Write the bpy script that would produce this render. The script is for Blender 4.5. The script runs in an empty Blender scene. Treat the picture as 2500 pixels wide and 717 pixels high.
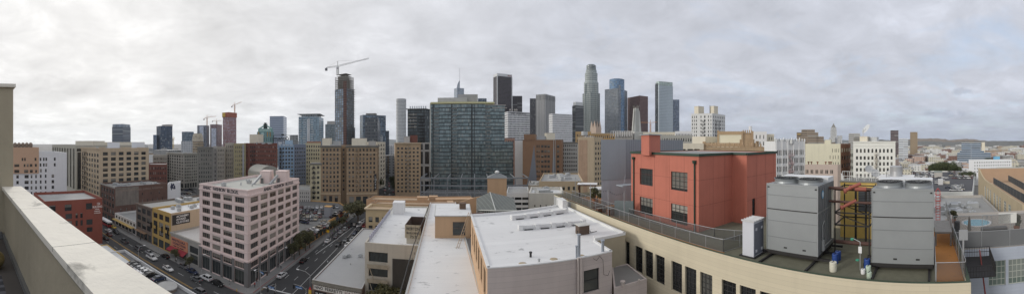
import bpy,bmesh,math,random
from math import sin,cos,tan,pi,radians,sqrt,atan2
from mathutils import Vector,Matrix
random.seed(7)
C = bpy.context.scene.collection
D_ = bpy.data
S = bpy.context.scene
# ------------------------------------------------------------------ camera
EYE = 45.0            # eye height above the street
F,X0,YH = 770.0,1060.0,347.0      # the panorama's scale and where due "north" and the horizon lie in it
def azi(px): return (px - X0) / F
cam = D_.cameras.new('camera');cam.type = 'PANO';cam.panorama_type = 'CENTRAL_CYLINDRICAL'
cam.central_cylindrical_range_u_min = -1250 / F;cam.central_cylindrical_range_u_max = 1250 / F
cam.central_cylindrical_range_v_min = -(717 - YH) / F;cam.central_cylindrical_range_v_max = YH / F
cam.central_cylindrical_radius = 1.0
cam.clip_start = 0.05;cam.clip_end = 30000
co = D_.objects.new('camera',cam);C.objects.link(co);S.camera = co
co.location = (0,0,EYE);co.rotation_euler = (pi / 2,0,-azi(1250))
# ------------------------------------------------------------------ sky and sun
SUN_AZ,SUN_EL = azi(170),radians(17)
w = D_.worlds.new('World');S.world = w;w.use_nodes = True
nt = w.node_tree;nt.nodes.clear()
def N(t,**k):
    n = nt.nodes.new(t)
    for a,b in k.items(): setattr(n,a,b)
    return n
def L(a,b): nt.links.new(a,b)
def mth(op,a,b=None,c=None,clamp=False):
    n = N('ShaderNodeMath',operation=op);n.use_clamp = clamp
    for i,v in enumerate((a,b,c)):
        if v is None: continue
        if isinstance(v,(int,float)): n.inputs[i].default_value = v
        else: L(v,n.inputs[i])
    return n.outputs[0]
def vmth(op,a,b=None):
    n = N('ShaderNodeVectorMath',operation=op)
    for i,v in enumerate((a,b)):
        if v is None: continue
        if isinstance(v,(tuple,list)): n.inputs[i].default_value = v
        else: L(v,n.inputs[i])
    return n
def ramp(fac,stops):
    n = N('ShaderNodeValToRGB');e = n.color_ramp.elements
    while len(e) < len(stops): e.new(0.5)
    for q,(p,c) in zip(e,stops):
        q.position = p;q.color = (c,c,c,1) if isinstance(c,(int,float)) else (*c,1)
    L(fac,n.inputs[0]);return n.outputs[0]
def mixc(f,a,b,mode='MIX'):
    n = N('ShaderNodeMix',data_type='RGBA',blend_type=mode)
    if isinstance(f,(int,float)): n.inputs[0].default_value = f
    else: L(f,n.inputs[0])
    for i,v in ((6,a),(7,b)):
        if isinstance(v,(tuple,list)): n.inputs[i].default_value = (*v,1) if len(v) == 3 else v
        else: L(v,n.inputs[i])
    return n.outputs[2]
def noise(vec,scale,detail=4,rough=.55,dist=0.0):
    n = N('ShaderNodeTexNoise');n.inputs['Scale'].default_value = scale;n.inputs['Detail'].default_value = detail
    n.inputs['Roughness'].default_value = rough;n.inputs['Distortion'].default_value = dist
    L(vec,n.inputs['Vector']);return n.outputs['Fac']
tc = N('ShaderNodeTexCoord');dirv = vmth('NORMALIZE',tc.outputs['Generated']).outputs[0]
sky = N('ShaderNodeTexSky',sky_type='NISHITA');sky.sun_disc = False
sky.sun_elevation = SUN_EL;sky.sun_rotation = SUN_AZ;sky.air_density = 1;sky.dust_density = 1.5;sky.ozone_density = 1
sep = N('ShaderNodeSeparateXYZ');L(dirv,sep.inputs[0]);zc = sep.outputs[2]
zz = mth('ADD',mth('MAXIMUM',zc,0.0),.20)
pl = N('ShaderNodeCombineXYZ')                     # cloud sheet: direction projected on a high plane
L(mth('DIVIDE',sep.outputs[0],zz),pl.inputs[0]);L(mth('DIVIDE',sep.outputs[1],zz),pl.inputs[1])
n1 = noise(pl.outputs[0],1.05,9,.58,.5);n2 = noise(pl.outputs[0],3.1,8,.62,.4)
cl = mth('ADD',mth('MULTIPLY',n1,.5),mth('MULTIPLY',n2,.5))
sd = (sin(SUN_AZ) * cos(SUN_EL),cos(SUN_AZ) * cos(SUN_EL),sin(SUN_EL))
sdot = vmth('DOT_PRODUCT',dirv,sd).outputs['Value']
glow = ramp(mth('MULTIPLY_ADD',sdot,.5,.5),[(0,.0),(.55,.14),(.80,.45),(.93,.72),(1,.95)])
base = mixc(glow,(.455,.475,.535),(.70,.69,.675))
hor = ramp(zc,[(0,.0),(.05,.35),(.16,1.0),(1,1.0)])
lowc = mixc(glow,(.37,.41,.49),(.86,.86,.83))
base = mixc(hor,lowc,base)
cv = ramp(cl,[(.33,.80),(.45,.93),(.54,1.03),(.68,1.28)])
clouds = mixc(1.0,base,cv,'MULTIPLY')
gap = ramp(mth('ADD',noise(pl.outputs[0],1.5,7,.62,.5),mth('MULTIPLY',glow,-.45)),[(.50,0),(.66,.5)])
skyc = mixc(1.0,sky.outputs[0],(.115,.115,.115),'MULTIPLY')
skyc = mixc(.6,skyc,(.46,.55,.70))
final = mixc(gap,clouds,skyc)
for px_,y_,su,sv,dk in ((2350,222,.046,.014,.80),(2300,278,.075,.016,.88),(1660,250,.30,.05,.93)):      # a few separate small clouds
    a_,e_ = azi(px_),math.atan((YH - y_) / F)
    uu = mth('DIVIDE',vmth('DOT_PRODUCT',dirv,(cos(a_),-sin(a_),0)).outputs['Value'],su);vv = mth('DIVIDE',mth('SUBTRACT',zc,sin(e_)),sv)
    fr_ = mth('GREATER_THAN',vmth('DOT_PRODUCT',dirv,(sin(a_),cos(a_),0)).outputs['Value'],0.0)
    rr = mth('ADD',mth('SQRT',mth('ADD',mth('MULTIPLY',uu,uu),mth('MULTIPLY',vv,vv))),mth('MULTIPLY_ADD',noise(dirv,38,5,.6),1.6,-.8))
    final = mixc(mth('MULTIPLY',fr_,ramp(rr,[(.55,1),(1.0,0)])),final,mixc(1.0,final,(dk * .98,dk,dk * 1.03),'MULTIPLY'))
bg = N('ShaderNodeBackground');L(final,bg.inputs[0]);bg.inputs[1].default_value = 1.0
wo = N('ShaderNodeOutputWorld');L(bg.outputs[0],wo.inputs[0])
sun = D_.lights.new('sun','SUN');sun.energy = 1.1;sun.angle = radians(14);sun.color = (1,.95,.88)
so = D_.objects.new('sun',sun);C.objects.link(so)
so.rotation_euler = Vector((-sd[0],-sd[1],-sd[2])).to_track_quat('-Z','Y').to_euler();so.location = (0,0,400)
S.view_settings.view_transform = 'Standard';S.view_settings.look = 'None'
S.view_settings.exposure = 0.42;S.view_settings.gamma = 1.0;S.view_settings.use_curve_mapping = False
S.cycles.max_bounces = 6;S.cycles.diffuse_bounces = 2;S.cycles.glossy_bounces = 2;S.cycles.volume_bounces = 0
S.cycles.transparent_max_bounces = 12;S.cycles.use_denoising = True
# ------------------------------------------------------------------ materials
MC = {}
def newmat(name):
    global nt
    m = D_.materials.new(name);m.use_nodes = True;nt = m.node_tree;nt.nodes.clear()
    p = N('ShaderNodeBsdfPrincipled');o = N('ShaderNodeOutputMaterial');L(p.outputs[0],o.inputs[0]);return m,p
def pos():
    return N('ShaderNodeNewGeometry').outputs['Position']
def scaled(v,s): return vmth('MULTIPLY',v,s).outputs[0]
def mat(name,col,rough=.85,var=.18,sc=.35,streak=0.0,metal=0.0,bump=0.0,dirt=None,spec=None,course=None):
    """plain surface: base colour with worn patches, optional vertical streaks, courses and dirt spots"""
    if name in MC: return MC[name]
    if max(col) > .06: col = tuple(x * min(1.2,.8 / max(col)) for x in col)
    m,p = newmat(name);P = pos()
    f = noise(P,sc,5,.6);c = mixc(f,tuple(x * (1 - var) for x in col),tuple(min(1,x * (1 + var)) for x in col))
    if streak:
        s = noise(scaled(P,(1.3,1.3,.09)),1.0,4,.6)
        c = mixc(ramp(s,[(.45,0),(.75,streak)]),c,tuple(x * .55 for x in col))
    if dirt:
        s = noise(scaled(P,dirt[2] if len(dirt) > 2 else (1,1,1)),dirt[0],6,.65)
        c = mixc(ramp(s,[(dirt[1],0),(dirt[1] + .10,.75)]),c,tuple(x * .22 for x in col))
    L(c,p.inputs['Base Color']);p.inputs['Roughness'].default_value = rough;p.inputs['Metallic'].default_value = metal
    if spec is not None: p.inputs['Specular IOR Level'].default_value = spec
    hgt = None
    if course:
        uv = N('ShaderNodeUVMap');b = N('ShaderNodeTexBrick');L(uv.outputs[0],b.inputs['Vector'])
        b.inputs['Scale'].default_value = 1;b.inputs['Brick Width'].default_value = course[0];b.inputs['Row Height'].default_value = course[1]
        b.inputs['Mortar Size'].default_value = course[2];b.inputs['Mortar Smooth'].default_value = .3
        b.inputs['Color1'].default_value = (1,1,1,1);b.inputs['Color2'].default_value = (.93,.93,.93,1);b.inputs['Mortar'].default_value = (course[3],) * 3 + (1,)
        c2 = mixc(1.0,c,b.outputs['Color'],'MULTIPLY');L(c2,p.inputs['Base Color'])
    if bump:
        bn = N('ShaderNodeBump');bn.inputs['Strength'].default_value = bump;bn.inputs['Distance'].default_value = .05
        L(noise(P,6.0,5,.6),bn.inputs['Height']);L(bn.outputs[0],p.inputs['Normal'])
    MC[name] = m;return m
def glassmat(name,dark=(.020,.022,.022),light=(.34,.32,.28),amount=.45,rough=.12):
    """window glass with a blind drawn to a different height in each window"""
    m,p = newmat(name)
    oi = N('ShaderNodeObjectInfo');uv = N('ShaderNodeUVMap');s = N('ShaderNodeSeparateXYZ');L(uv.outputs[0],s.inputs[0])
    cmb = N('ShaderNodeCombineXYZ');L(mth('FLOOR',s.outputs[0]),cmb.inputs[0]);L(mth('MULTIPLY',oi.outputs['Random'],977),cmb.inputs[1])
    wn = N('ShaderNodeTexWhiteNoise');wn.noise_dimensions = '3D';L(cmb.outputs[0],wn.inputs[0])
    r = wn.outputs['Value'];r2 = N('ShaderNodeSeparateColor');L(wn.outputs['Color'],r2.inputs[0])
    on = mth('LESS_THAN',r,amount);up = mth('GREATER_THAN',s.outputs[1],mth('MULTIPLY',r2.outputs[1],.9))
    f = mth('MULTIPLY',mth('MULTIPLY',on,up),mth('MULTIPLY_ADD',r2.outputs[2],.6,.4))
    dk = mixc(r2.outputs[0],dark,tuple(x * 3.2 for x in dark))
    c = mixc(f,dk,light);L(c,p.inputs['Base Color']);p.inputs['Roughness'].default_value = rough
    p.inputs['Specular IOR Level'].default_value = .6
    MC[name] = m;return m
GLASS = glassmat('window_glass');GLASS_DK = glassmat('dark_window_glass',(.008,.009,.01),(.12,.12,.11),.25)
GLASS_SHOP = glassmat('shop_glass',(.022,.026,.026),(.10,.11,.10),.3,.08)
def gridmat(name,wallc,glassc,fl=3.6,bay=1.6,wu=.7,wv=.6,var=.5,grough=.1,metal=0.0,blind=.10,blindc=(.3,.32,.31),uoff=0.0,wallrough=.75,big=None):
    """far facade: rows and columns of panes in metres (u along the wall, v up)"""
    if name in MC: return MC[name]
    wallc = tuple(min(.8,x * 1.12) for x in wallc);glassc = tuple(x * 1.25 for x in glassc)
    m,p = newmat(name);uv = N('ShaderNodeUVMap');s = N('ShaderNodeSeparateXYZ');L(uv.outputs[0],s.inputs[0])
    u = mth('DIVIDE',s.outputs[0],bay);v = mth('DIVIDE',s.outputs[1],fl)
    fu,fv = mth('FRACT',u),mth('FRACT',v)
    a = mth('LESS_THAN',mth('ABSOLUTE',mth('SUBTRACT',fu,.5)),wu / 2);b = mth('LESS_THAN',mth('ABSOLUTE',mth('SUBTRACT',fv,.5)),wv / 2)
    k = mth('MULTIPLY',a,b)
    cb = N('ShaderNodeCombineXYZ');L(mth('FLOOR',u),cb.inputs[0]);L(mth('FLOOR',v),cb.inputs[1])
    wn = N('ShaderNodeTexWhiteNoise');L(cb.outputs[0],wn.inputs[0])
    g = mixc(wn.outputs['Value'],tuple(x * (1 - var) for x in glassc),tuple(min(1,x * (1 + var)) for x in glassc))
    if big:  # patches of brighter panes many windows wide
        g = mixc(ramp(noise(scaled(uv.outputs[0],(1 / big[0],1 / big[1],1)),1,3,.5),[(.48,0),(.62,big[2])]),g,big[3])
    sc_ = N('ShaderNodeSeparateColor');L(wn.outputs['Color'],sc_.inputs[0])
    g = mixc(mth('MULTIPLY',mth('LESS_THAN',sc_.outputs[1],blind),.8),g,blindc)
    nf = noise(pos(),.05,4,.6);wc = mixc(nf,tuple(x * .85 for x in wallc),tuple(min(1,x * 1.12) for x in wallc))
    L(mixc(k,wc,g),p.inputs['Base Color'])
    L(mth('MULTIPLY_ADD',k,grough - wallrough,wallrough),p.inputs['Roughness'])
    if metal: L(mth('MULTIPLY',k,metal),p.inputs['Metallic'])
    MC[name] = m;return m
def linemat(name,col,pitch,frac,dark,axis=0,rough=.6,metal=0.0,var=.1):
    """ribs or seams every pitch metres across (axis 0) or up (axis 1) the wall"""
    if name in MC: return MC[name]
    m,p = newmat(name);uv = N('ShaderNodeUVMap');s = N('ShaderNodeSeparateXYZ');L(uv.outputs[0],s.inputs[0])
    f = mth('FRACT',mth('DIVIDE',s.outputs[axis],pitch));k = mth('LESS_THAN',f,frac)
    nf = noise(pos(),.4,4,.6);c = mixc(nf,tuple(x * (1 - var) for x in col),tuple(min(1,x * (1 + var)) for x in col))
    L(mixc(k,c,tuple(x * dark for x in col)),p.inputs['Base Color']);p.inputs['Roughness'].default_value = rough;p.inputs['Metallic'].default_value = metal
    MC[name] = m;return m
def paintmat(name,rough=.35):
    m,p = newmat(name);oi = N('ShaderNodeObjectInfo');L(oi.outputs['Color'],p.inputs['Base Color'])
    p.inputs['Roughness'].default_value = rough;p.inputs['Coat Weight'].default_value = .4;MC[name] = m;return m
PAINT = paintmat('car_paint')
def clothmat():
    m,p = newmat('cloth');oi = N('ShaderNodeObjectInfo');L(oi.outputs['Color'],p.inputs['Base Color']);p.inputs['Roughness'].default_value = .9;return m
CLOTH = clothmat()
# ------------------------------------------------------------------ mesh collecting
class MB:
    def __init__(s): s.v = [];s.f = [];s.m = [];s.uv = []
    def face(s,pts,m=0,uv=None):
        i = len(s.v);s.v += [tuple(p) for p in pts];s.f.append(tuple(range(i,i + len(pts))));s.m.append(m)
        if uv is None:
            a,b,c = Vector(pts[0]),Vector(pts[1]),Vector(pts[2]);n = (b - a).cross(c - a)
            if n.length > 0: n.normalize()
            if abs(n.z) < .7:
                t = Vector((-n.y,n.x,0));t = t.normalized() if t.length > 0 else Vector((1,0,0))
                uv = [(Vector(p).dot(t),p[2]) for p in pts]
            else: uv = [(p[0],p[1]) for p in pts]
        s.uv.append(uv)
    def box(s,x0,y0,z0,x1,y1,z1,m=0):
        s.prism([(x0,y0),(x1,y0),(x1,y1),(x0,y1)],z0,z1,m)
    def prism(s,pts,z0,z1,m=0,mt=None,bottom=True):
        n = len(pts)
        for i in range(n):
            a,b = pts[i],pts[(i + 1) % n]
            s.face([(*a[:2],z0),(*b[:2],z0),(*b[:2],z1),(*a[:2],z1)],m)
        s.face([(*p[:2],z1) for p in pts],m if mt is None else mt)
        if bottom: s.face([(*p[:2],z0) for p in reversed(pts)],m)
    def obox(s,o,ux,uy,dx,dy,z0,z1,m=0):
        """box from corner o along 2-D directions ux, uy"""
        o = Vector(o[:2]);a = o;b = o + Vector(ux) * dx;c = b + Vector(uy) * dy;d = o + Vector(uy) * dy
        pts = [a,b,c,d]
        if (b - a).cross(c - b) < 0: pts.reverse()
        s.prism([tuple(p) for p in pts],z0,z1,m)
    def bar(s,a,b,r,m=0,n=4):
        a,b = Vector(a),Vector(b);d = (b - a)
        if d.length < 1e-6: return
        d.normalize();h = Vector((0,0,1)) if abs(d.z) < .9 else Vector((1,0,0))
        u = d.cross(h).normalized();v = d.cross(u)
        o = pi / 4 if n == 4 else 0;k = r * (1.2 if n == 4 else 1)
        ra = [a + (u * cos(o + 2 * pi * i / n) + v * sin(o + 2 * pi * i / n)) * k for i in range(n)]
        rb = [p + (b - a) for p in ra]
        for i in range(n):
            j = (i + 1) % n;s.face([ra[j],ra[i],rb[i],rb[j]],m)
        s.face(ra,m);s.face(list(reversed(rb)),m)
    def path(s,pts,r,m=0,n=6):
        for a,b in zip(pts,pts[1:]): s.bar(a,b,r,m,n)
    def cyl(s,x,y,z0,z1,r0,r1=None,n=20,m=0,mt=None,cap=True):
        r1 = r0 if r1 is None else r1
        P = [(cos(2 * pi * i / n),sin(2 * pi * i / n)) for i in range(n)]
        for i in range(n):
            a,b = P[i],P[(i + 1) % n]
            s.face([(x + a[0] * r0,y + a[1] * r0,z0),(x + b[0] * r0,y + b[1] * r0,z0),(x + b[0] * r1,y + b[1] * r1,z1),(x + a[0] * r1,y + a[1] * r1,z1)],m)
        if cap and r1 > 1e-4: s.face([(x + a[0] * r1,y + a[1] * r1,z1) for a in P],m if mt is None else mt)
        if cap: s.face([(x + a[0] * r0,y + a[1] * r0,z0) for a in reversed(P)],m)
    def lathe(s,x,y,prof,n=24,m=0,a0=0,a1=2 * pi):
        for (r0,z0),(r1,z1) in zip(prof,prof[1:]):
            for i in range(n):
                t0,t1 = a0 + (a1 - a0) * i / n,a0 + (a1 - a0) * (i + 1) / n
                s.face([(x + r0 * cos(t0),y + r0 * sin(t0),z0),(x + r0 * cos(t1),y + r0 * sin(t1),z0),(x + r1 * cos(t1),y + r1 * sin(t1),z1),(x + r1 * cos(t0),y + r1 * sin(t0),z1)],m,
                       uv=[(r0 * t0,z0),(r0 * t1,z0),(r0 * t1,z1),(r0 * t0,z1)])
    def mesh(s,name,mats,off=(0,0,0)):
        me = D_.meshes.new(name);me.from_pydata([(p[0] - off[0],p[1] - off[1],p[2] - off[2]) for p in s.v],[],s.f)
        for q in mats: me.materials.append(q)
        ul = me.uv_layers.new(name='UVMap');flat = [c for f in s.uv for q in f for c in q];ul.data.foreach_set('uv',flat)
        me.polygons.foreach_set('material_index',s.m);me.update();return me
def part(name,mb,mats,parent=None,off=None,label=None):
    """link one mesh object; its origin is the parent's location"""
    if not isinstance(mats,(list,tuple)): mats = [mats]
    if off is None: off = tuple(parent['_o']) if parent is not None and '_o' in parent else (0,0,0)
    o = D_.objects.new(name,mb.mesh(name,mats,off));C.objects.link(o)
    if parent is not None: o.parent = parent
    else: o.location = off
    if '_o' not in o: o['_o'] = list(off)
    if label: o['label'] = label
    return o
def tag(o,label=None,cat=None,group=None,kind=None):
    for k,v in (('label',label),('category',cat),('group',group),('kind',kind)):
        if v: o[k] = v
    return o
def thing(name,label,cat,loc=(0,0,0),group=None):
    o = D_.objects.new(name,None);C.objects.link(o);o.location = loc;o['_o'] = list(loc);o.empty_display_size = .5
    return tag(o,label,cat,group)
def struct(name,mb,mats):
    return tag(part(name,mb,mats),kind='structure')
def place(me,name,M4,parent=None,color=None):
    """link a shared mesh with a world matrix, under a parent whose origin is parent['_o']"""
    o = D_.objects.new(name,me);C.objects.link(o)
    if parent is not None:
        o.parent = parent;M4 = Matrix.Translation(-Vector(parent['_o'])) @ M4
    o.matrix_basis = M4
    if color: o.color = color
    return o
def copy_tree(o,parent=None):
    c = o.copy();C.objects.link(c);c.parent = parent
    for ch in list(o.children): copy_tree(ch,c)
    return c
FONTS = {}
def text(s,parent,p,ux,h,m,name='lettering',spacing=1.0,width=None,bold=.0,extrude=.03,shear=0,align='LEFT',mirror=False):
    """raised lettering: lower left corner at p, running along the 2-D direction ux, letters h metres high; each word is a mesh"""
    if ' ' in s and width:
        i = 0;d = Vector((ux[0],ux[1])).normalized()
        for wd in s.split(' '):
            if wd: o = width * i / len(s);text(wd,parent,(p[0] + d.x * o,p[1] + d.y * o,p[2]),ux,h,m,name,spacing,width * len(wd) / len(s),bold,extrude,shear)
            i += len(wd) + 1
        return
    cu = D_.curves.new(name,'FONT');cu.body = s;cu.size = h * 1.38;cu.extrude = extrude;cu.space_character = spacing;cu.offset = bold;cu.shear = shear
    cu.space_line = .85;cu.align_x = align;cu.materials.append(m);t_ = D_.objects.new(name,cu);C.objects.link(t_)
    bpy.context.view_layer.update();me = D_.meshes.new_from_object(t_.evaluated_get(bpy.context.evaluated_depsgraph_get()));D_.objects.remove(t_);D_.curves.remove(cu)
    o = D_.objects.new(name,me);C.objects.link(o)
    ux = Vector((ux[0],ux[1],0)).normalized();up = Vector((0,0,1));n = ux.cross(up)
    R = Matrix(((ux.x,up.x,n.x),(ux.y,up.y,n.y),(ux.z,up.z,n.z))).to_4x4();sx = 1
    if width:
        sx = width / max(max(v.co.x for v in me.vertices) - min(v.co.x for v in me.vertices),.01)
    if mirror: sx = -sx
    Mx = Matrix.Translation(Vector(p)) @ R @ Matrix.Diagonal((sx,1,1,1))
    if parent is not None: o.parent = parent;Mx = Matrix.Translation(-Vector(parent['_o'])) @ Mx
    o.matrix_basis = Mx;return o
# ------------------------------------------------------------------ where things stand
def PD(px,d): a = azi(px);return Vector((d * sin(a),d * cos(a)))
def W(px,y,z): return PD(px,(EYE - z) * F / (y - YH))          # the point at height z
def ZT(y,d): return EYE - (y - YH) * d / F
def hit(px,P,az):
    """where the sight line through px meets the line from P running at bearing az"""
    a = azi(px);r = Vector((sin(a),cos(a)));u = Vector((sin(az),cos(az)))
    t = (P.x * r.y - P.y * r.x) / (u.y * r.x - u.x * r.y);return P + u * t
AA = -1.4545           # bearing of the avenue that runs off to the left
AL = AA
AR = AA + pi / 2       # its cross direction (far side)
def F2(pc,d,pl,pr,al=AA,ar=0.0,back=None):
    c = PD(pc,d);l = hit(pl,c,al);r = hit(pr,c,ar)
    return [c,r,l + (r - c),l]                # edge 0: right face, edge 3: left face
def F1(pl,pr,d,depth=20,az=None):
    """one wall seen, from the point at pl (distance d) to the sight line pr; az = its bearing"""
    a = PD(pl,d)
    if az is None: az = azi((pl + pr) / 2) + pi / 2
    b = hit(pr,a,az);u = (b - a).normalized();n = Vector((-u.y,u.x)) * depth
    return [a,b,b + n,a + n]
def inset(pts,t):
    n = len(pts);out = []
    for i in range(n):
        p0,p1,p2 = Vector(pts[i - 1][:2]),Vector(pts[i][:2]),Vector(pts[(i + 1) % n][:2])
        u1 = (p1 - p0).normalized();u2 = (p2 - p1).normalized();n1 = Vector((-u1.y,u1.x));n2 = Vector((-u2.y,u2.x))
        k = 1 + n1.dot(n2);k = max(k,.2);out.append(p1 + (n1 + n2) * (t / k))
    return out
# ------------------------------------------------------------------ windows and facades
WSTY = {'dh': (1,2),'one': (1,1),'two': (2,1),'four': (4,1),'three': (3,1),'pair': (2,2),'grid': (4,4),'grid6': (3,6),'shop': (3,1),'sash3': (3,2),'bal': (2,1)}
WM = {}
def winmesh(w,h,sty,fm,gm):
    key = (round(w,2),round(h,2),sty,fm.name,gm.name)
    if key in WM: return WM[key]
    nx,nz = WSTY[sty];mb = MB();win_into(mb,w,h,nx,nz,0)
    WM[key] = mb.mesh('window',[fm,gm]);return WM[key]
def win_into(mb,w,h,nx,nz,k,T=None):
    T = T or (lambda p: p);t = min(.09,w * .06);d = .06
    def bx(x0,z0,x1,z1,y0=-d):
        pts = [T((x0,y0,z0)),T((x1,y0,z0)),T((x1,y0,z1)),T((x0,y0,z1))];mb.face(pts,0)
        if x1 - x0 > z1 - z0: mb.face([T((x0,y0,z1)),T((x1,y0,z1)),T((x1,0,z1)),T((x0,0,z1))],0);mb.face([T((x0,0,z0)),T((x1,0,z0)),T((x1,y0,z0)),T((x0,y0,z0))],0)
        else:
            mb.face([T((x1,y0,z0)),T((x1,0,z0)),T((x1,0,z1)),T((x1,y0,z1))],0);mb.face([T((x0,0,z0)),T((x0,y0,z0)),T((x0,y0,z1)),T((x0,0,z1))],0)
    mb.face([T((0,0,0)),T((w,0,0)),T((w,0,h)),T((0,0,h))],1,uv=[(k + .02,0),(k + .98,0),(k + .98,1),(k + .02,1)])
    bx(0,0,w,t);bx(0,h - t,w,h);bx(0,t,t,h - t);bx(w - t,t,w,h - t)
    for i in range(1,nx): bx(w * i / nx - t * .4,t,w * i / nx + t * .4,h - t,-d * .8)
    for i in range(1,nz): bx(t,h * i / nz - t * .4,w - t,h * i / nz + t * .4,-d * .7)
FRAME_DK = mat('dark_frame',(.03,.03,.03),.6,0);FRAME_WH = mat('white_frame',(.55,.55,.52),.6,0.05);FRAME_BR = mat('brown_frame',(.12,.08,.06),.7,.1)
def rows(zb,zt,nf,nc,wf=.6,hf=.6,um=.5,sty='dh',sill=.2):
    """nf storeys of nc windows between heights zb and zt"""
    fh = (zt - zb) / nf;return [dict(z0=zb + i * fh + sill * fh,z1=zb + i * fh + min(sill + hf,.97) * fh,nc=nc,wf=wf,um=um,sty=sty) for i in range(nf)]
def cols_of(r,Ln):
    if 'cols' in r: return [(a * Ln,b * Ln) if r.get('frac',True) else (a,b) for a,b in r['cols']]
    bay = (Ln - 2 * r['um']) / r['nc'];return [(r['um'] + bay * (i + .5 - r['wf'] / 2),r['um'] + bay * (i + .5 + r['wf'] / 2)) for i in range(r['nc'])]
def wall_face(mb,A,B,z0,z1,rws,rec,wins,wm=0):
    A,B = Vector(A[:2]),Vector(B[:2]);u = (B - A);Ln = u.length;u.normalize();n = Vector((u.y,-u.x))
    def P(x,z,d=0): q = A + u * x - n * d;return (q.x,q.y,z)
    def Q(xa,xb,za,zb): 
        if xb - xa > 1e-3 and zb - za > 1e-3: mb.face([P(xa,za),P(xb,za),P(xb,zb),P(xa,zb)],wm)
    z = z0
    for r in sorted(rws,key=lambda r: r['z0']):
        Q(0,Ln,z,r['z0']);x = 0;m = r.get('wm',wm)
        for a,b in cols_of(r,Ln):
            Q(x,a,r['z0'],r['z1']);x = b
            mb.face([P(a,r['z0']),P(b,r['z0']),P(b,r['z0'],rec),P(a,r['z0'],rec)],m);mb.face([P(a,r['z1'],rec),P(b,r['z1'],rec),P(b,r['z1']),P(a,r['z1'])],m)
            mb.face([P(a,r['z0']),P(a,r['z0'],rec),P(a,r['z1'],rec),P(a,r['z1'])],m);mb.face([P(b,r['z0'],rec),P(b,r['z0']),P(b,r['z1']),P(b,r['z1'],rec)],m)
            wins.append((P(a,r['z0'],rec),u,n,b - a,r['z1'] - r['z0'],r['sty'],r.get('g')))
        Q(x,Ln,r['z0'],r['z1']);z = r['z1']
    Q(0,Ln,z,z1)
def wmatrix(p,u,n):
    return Matrix(((u.x,-n.x,0,p[0]),(u.y,-n.y,0,p[1]),(0,0,1,p[2]),(0,0,0,1)))
def add_windows(root,wins,fm,gm):
    wins = sorted(wins,key=lambda q: Vector(q[0][:2]).length - q[3] * 2)
    for p,u,n,ww,hh,sty,g in wins[:100]:
        f_ = fm
        if isinstance(g,tuple): g,f_ = g
        place(winmesh(ww,hh,sty,f_,g or gm),'window',wmatrix(p,u,n),root)
    if len(wins) > 100:
        mb = MB()
        for k,(p,u,n,ww,hh,sty,g) in enumerate(wins[100:]):
            M = wmatrix(p,u,n);nx,nz = WSTY[sty];win_into(mb,ww,hh,nx,nz,k,lambda q: tuple(M @ Vector(q)))
        o = part('window',mb,[fm,gm],root);o['kind'] = 'stuff'
ROOF = mat('roof_felt',(.30,.30,.29),.9,.25,.15,dirt=(.25,.62));ROOF_WH = mat('white_roof_coat',(.63,.63,.62),.8,.08,.25,dirt=(.42,.60,(1,1.5,1)),course=(40,1.15,.03,.90))
ROOF_DK = mat('dark_roof',(.12,.12,.12),.9,.25,.15)
def building(name,label,fp,z,faces=None,z0=0,wall=None,roof=None,par=.9,th=.35,fm=None,gm=None,rec=.22,corn=None,group=None,cat='building',coping=None,nobase=False):
    """a block on footprint fp up to height z; faces = {edge: rows} with real openings; corn = (overhang, thickness, material)"""
    fp = [Vector(p[:2]) for p in fp];a = sum((fp[i - 1].cross(fp[i]) for i in range(len(fp))))
    root = thing(name,label,cat,(fp[0].x,fp[0].y,z0),group)
    mb = MB();wins = [];faces = faces or {};n = len(fp)
    for i in range(n):
        wall_face(mb,fp[i],fp[(i + 1) % n],z0,z,faces.get(i,[]),rec,wins)
    if par > 0:
        ins = inset(fp,th)
        for i in range(n):
            a_,b_,c_,d_ = fp[i],fp[(i + 1) % n],ins[(i + 1) % n],ins[i]
            mb.face([(*a_,z),(*b_,z),(*c_,z),(*d_,z)],1 if coping else 0);mb.face([(*c_,z),(*c_,z - par),(*d_,z - par),(*d_,z)],0)
        rp = ins;rz = z - par + .01
    else: rp = fp;rz = z
    part('wall',mb,[wall] + ([coping] if coping else []),root)
    rb = MB();rb.face([(*p,rz) for p in rp]);part('roof',rb,roof or ROOF,root)
    if corn:
        cb = MB()
        for i in faces if len(corn) < 4 else corn[3]:
            a_,b_ = fp[i],fp[(i + 1) % n];u = (b_ - a_).normalized();q = Vector((u.y,-u.x))
            s = a_ - u * corn[0] * .5 + q * .003;cb.obox(s,u,q,(b_ - a_).length + corn[0],corn[0],z - corn[1],z + .05)
            cb.obox(s,u,q,(b_ - a_).length + corn[0],corn[0] * .5,z - corn[1] * 1.8,z - corn[1] - .003)
        part('cornice',cb,corn[2],root)
    if wins: add_windows(root,wins,fm or FRAME_DK,gm or GLASS)
    root['_fp'] = [c for p in fp for c in p];root['_z'] = z
    return root
def edge(root,i):
    f = root['_fp'];n = len(f) // 2;a = Vector((f[2 * i],f[2 * i + 1]));j = (i + 1) % n;b = Vector((f[2 * j],f[2 * j + 1]));u = (b - a).normalized()
    return a,b,u,Vector((u.y,-u.x)),(b - a).length
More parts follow.
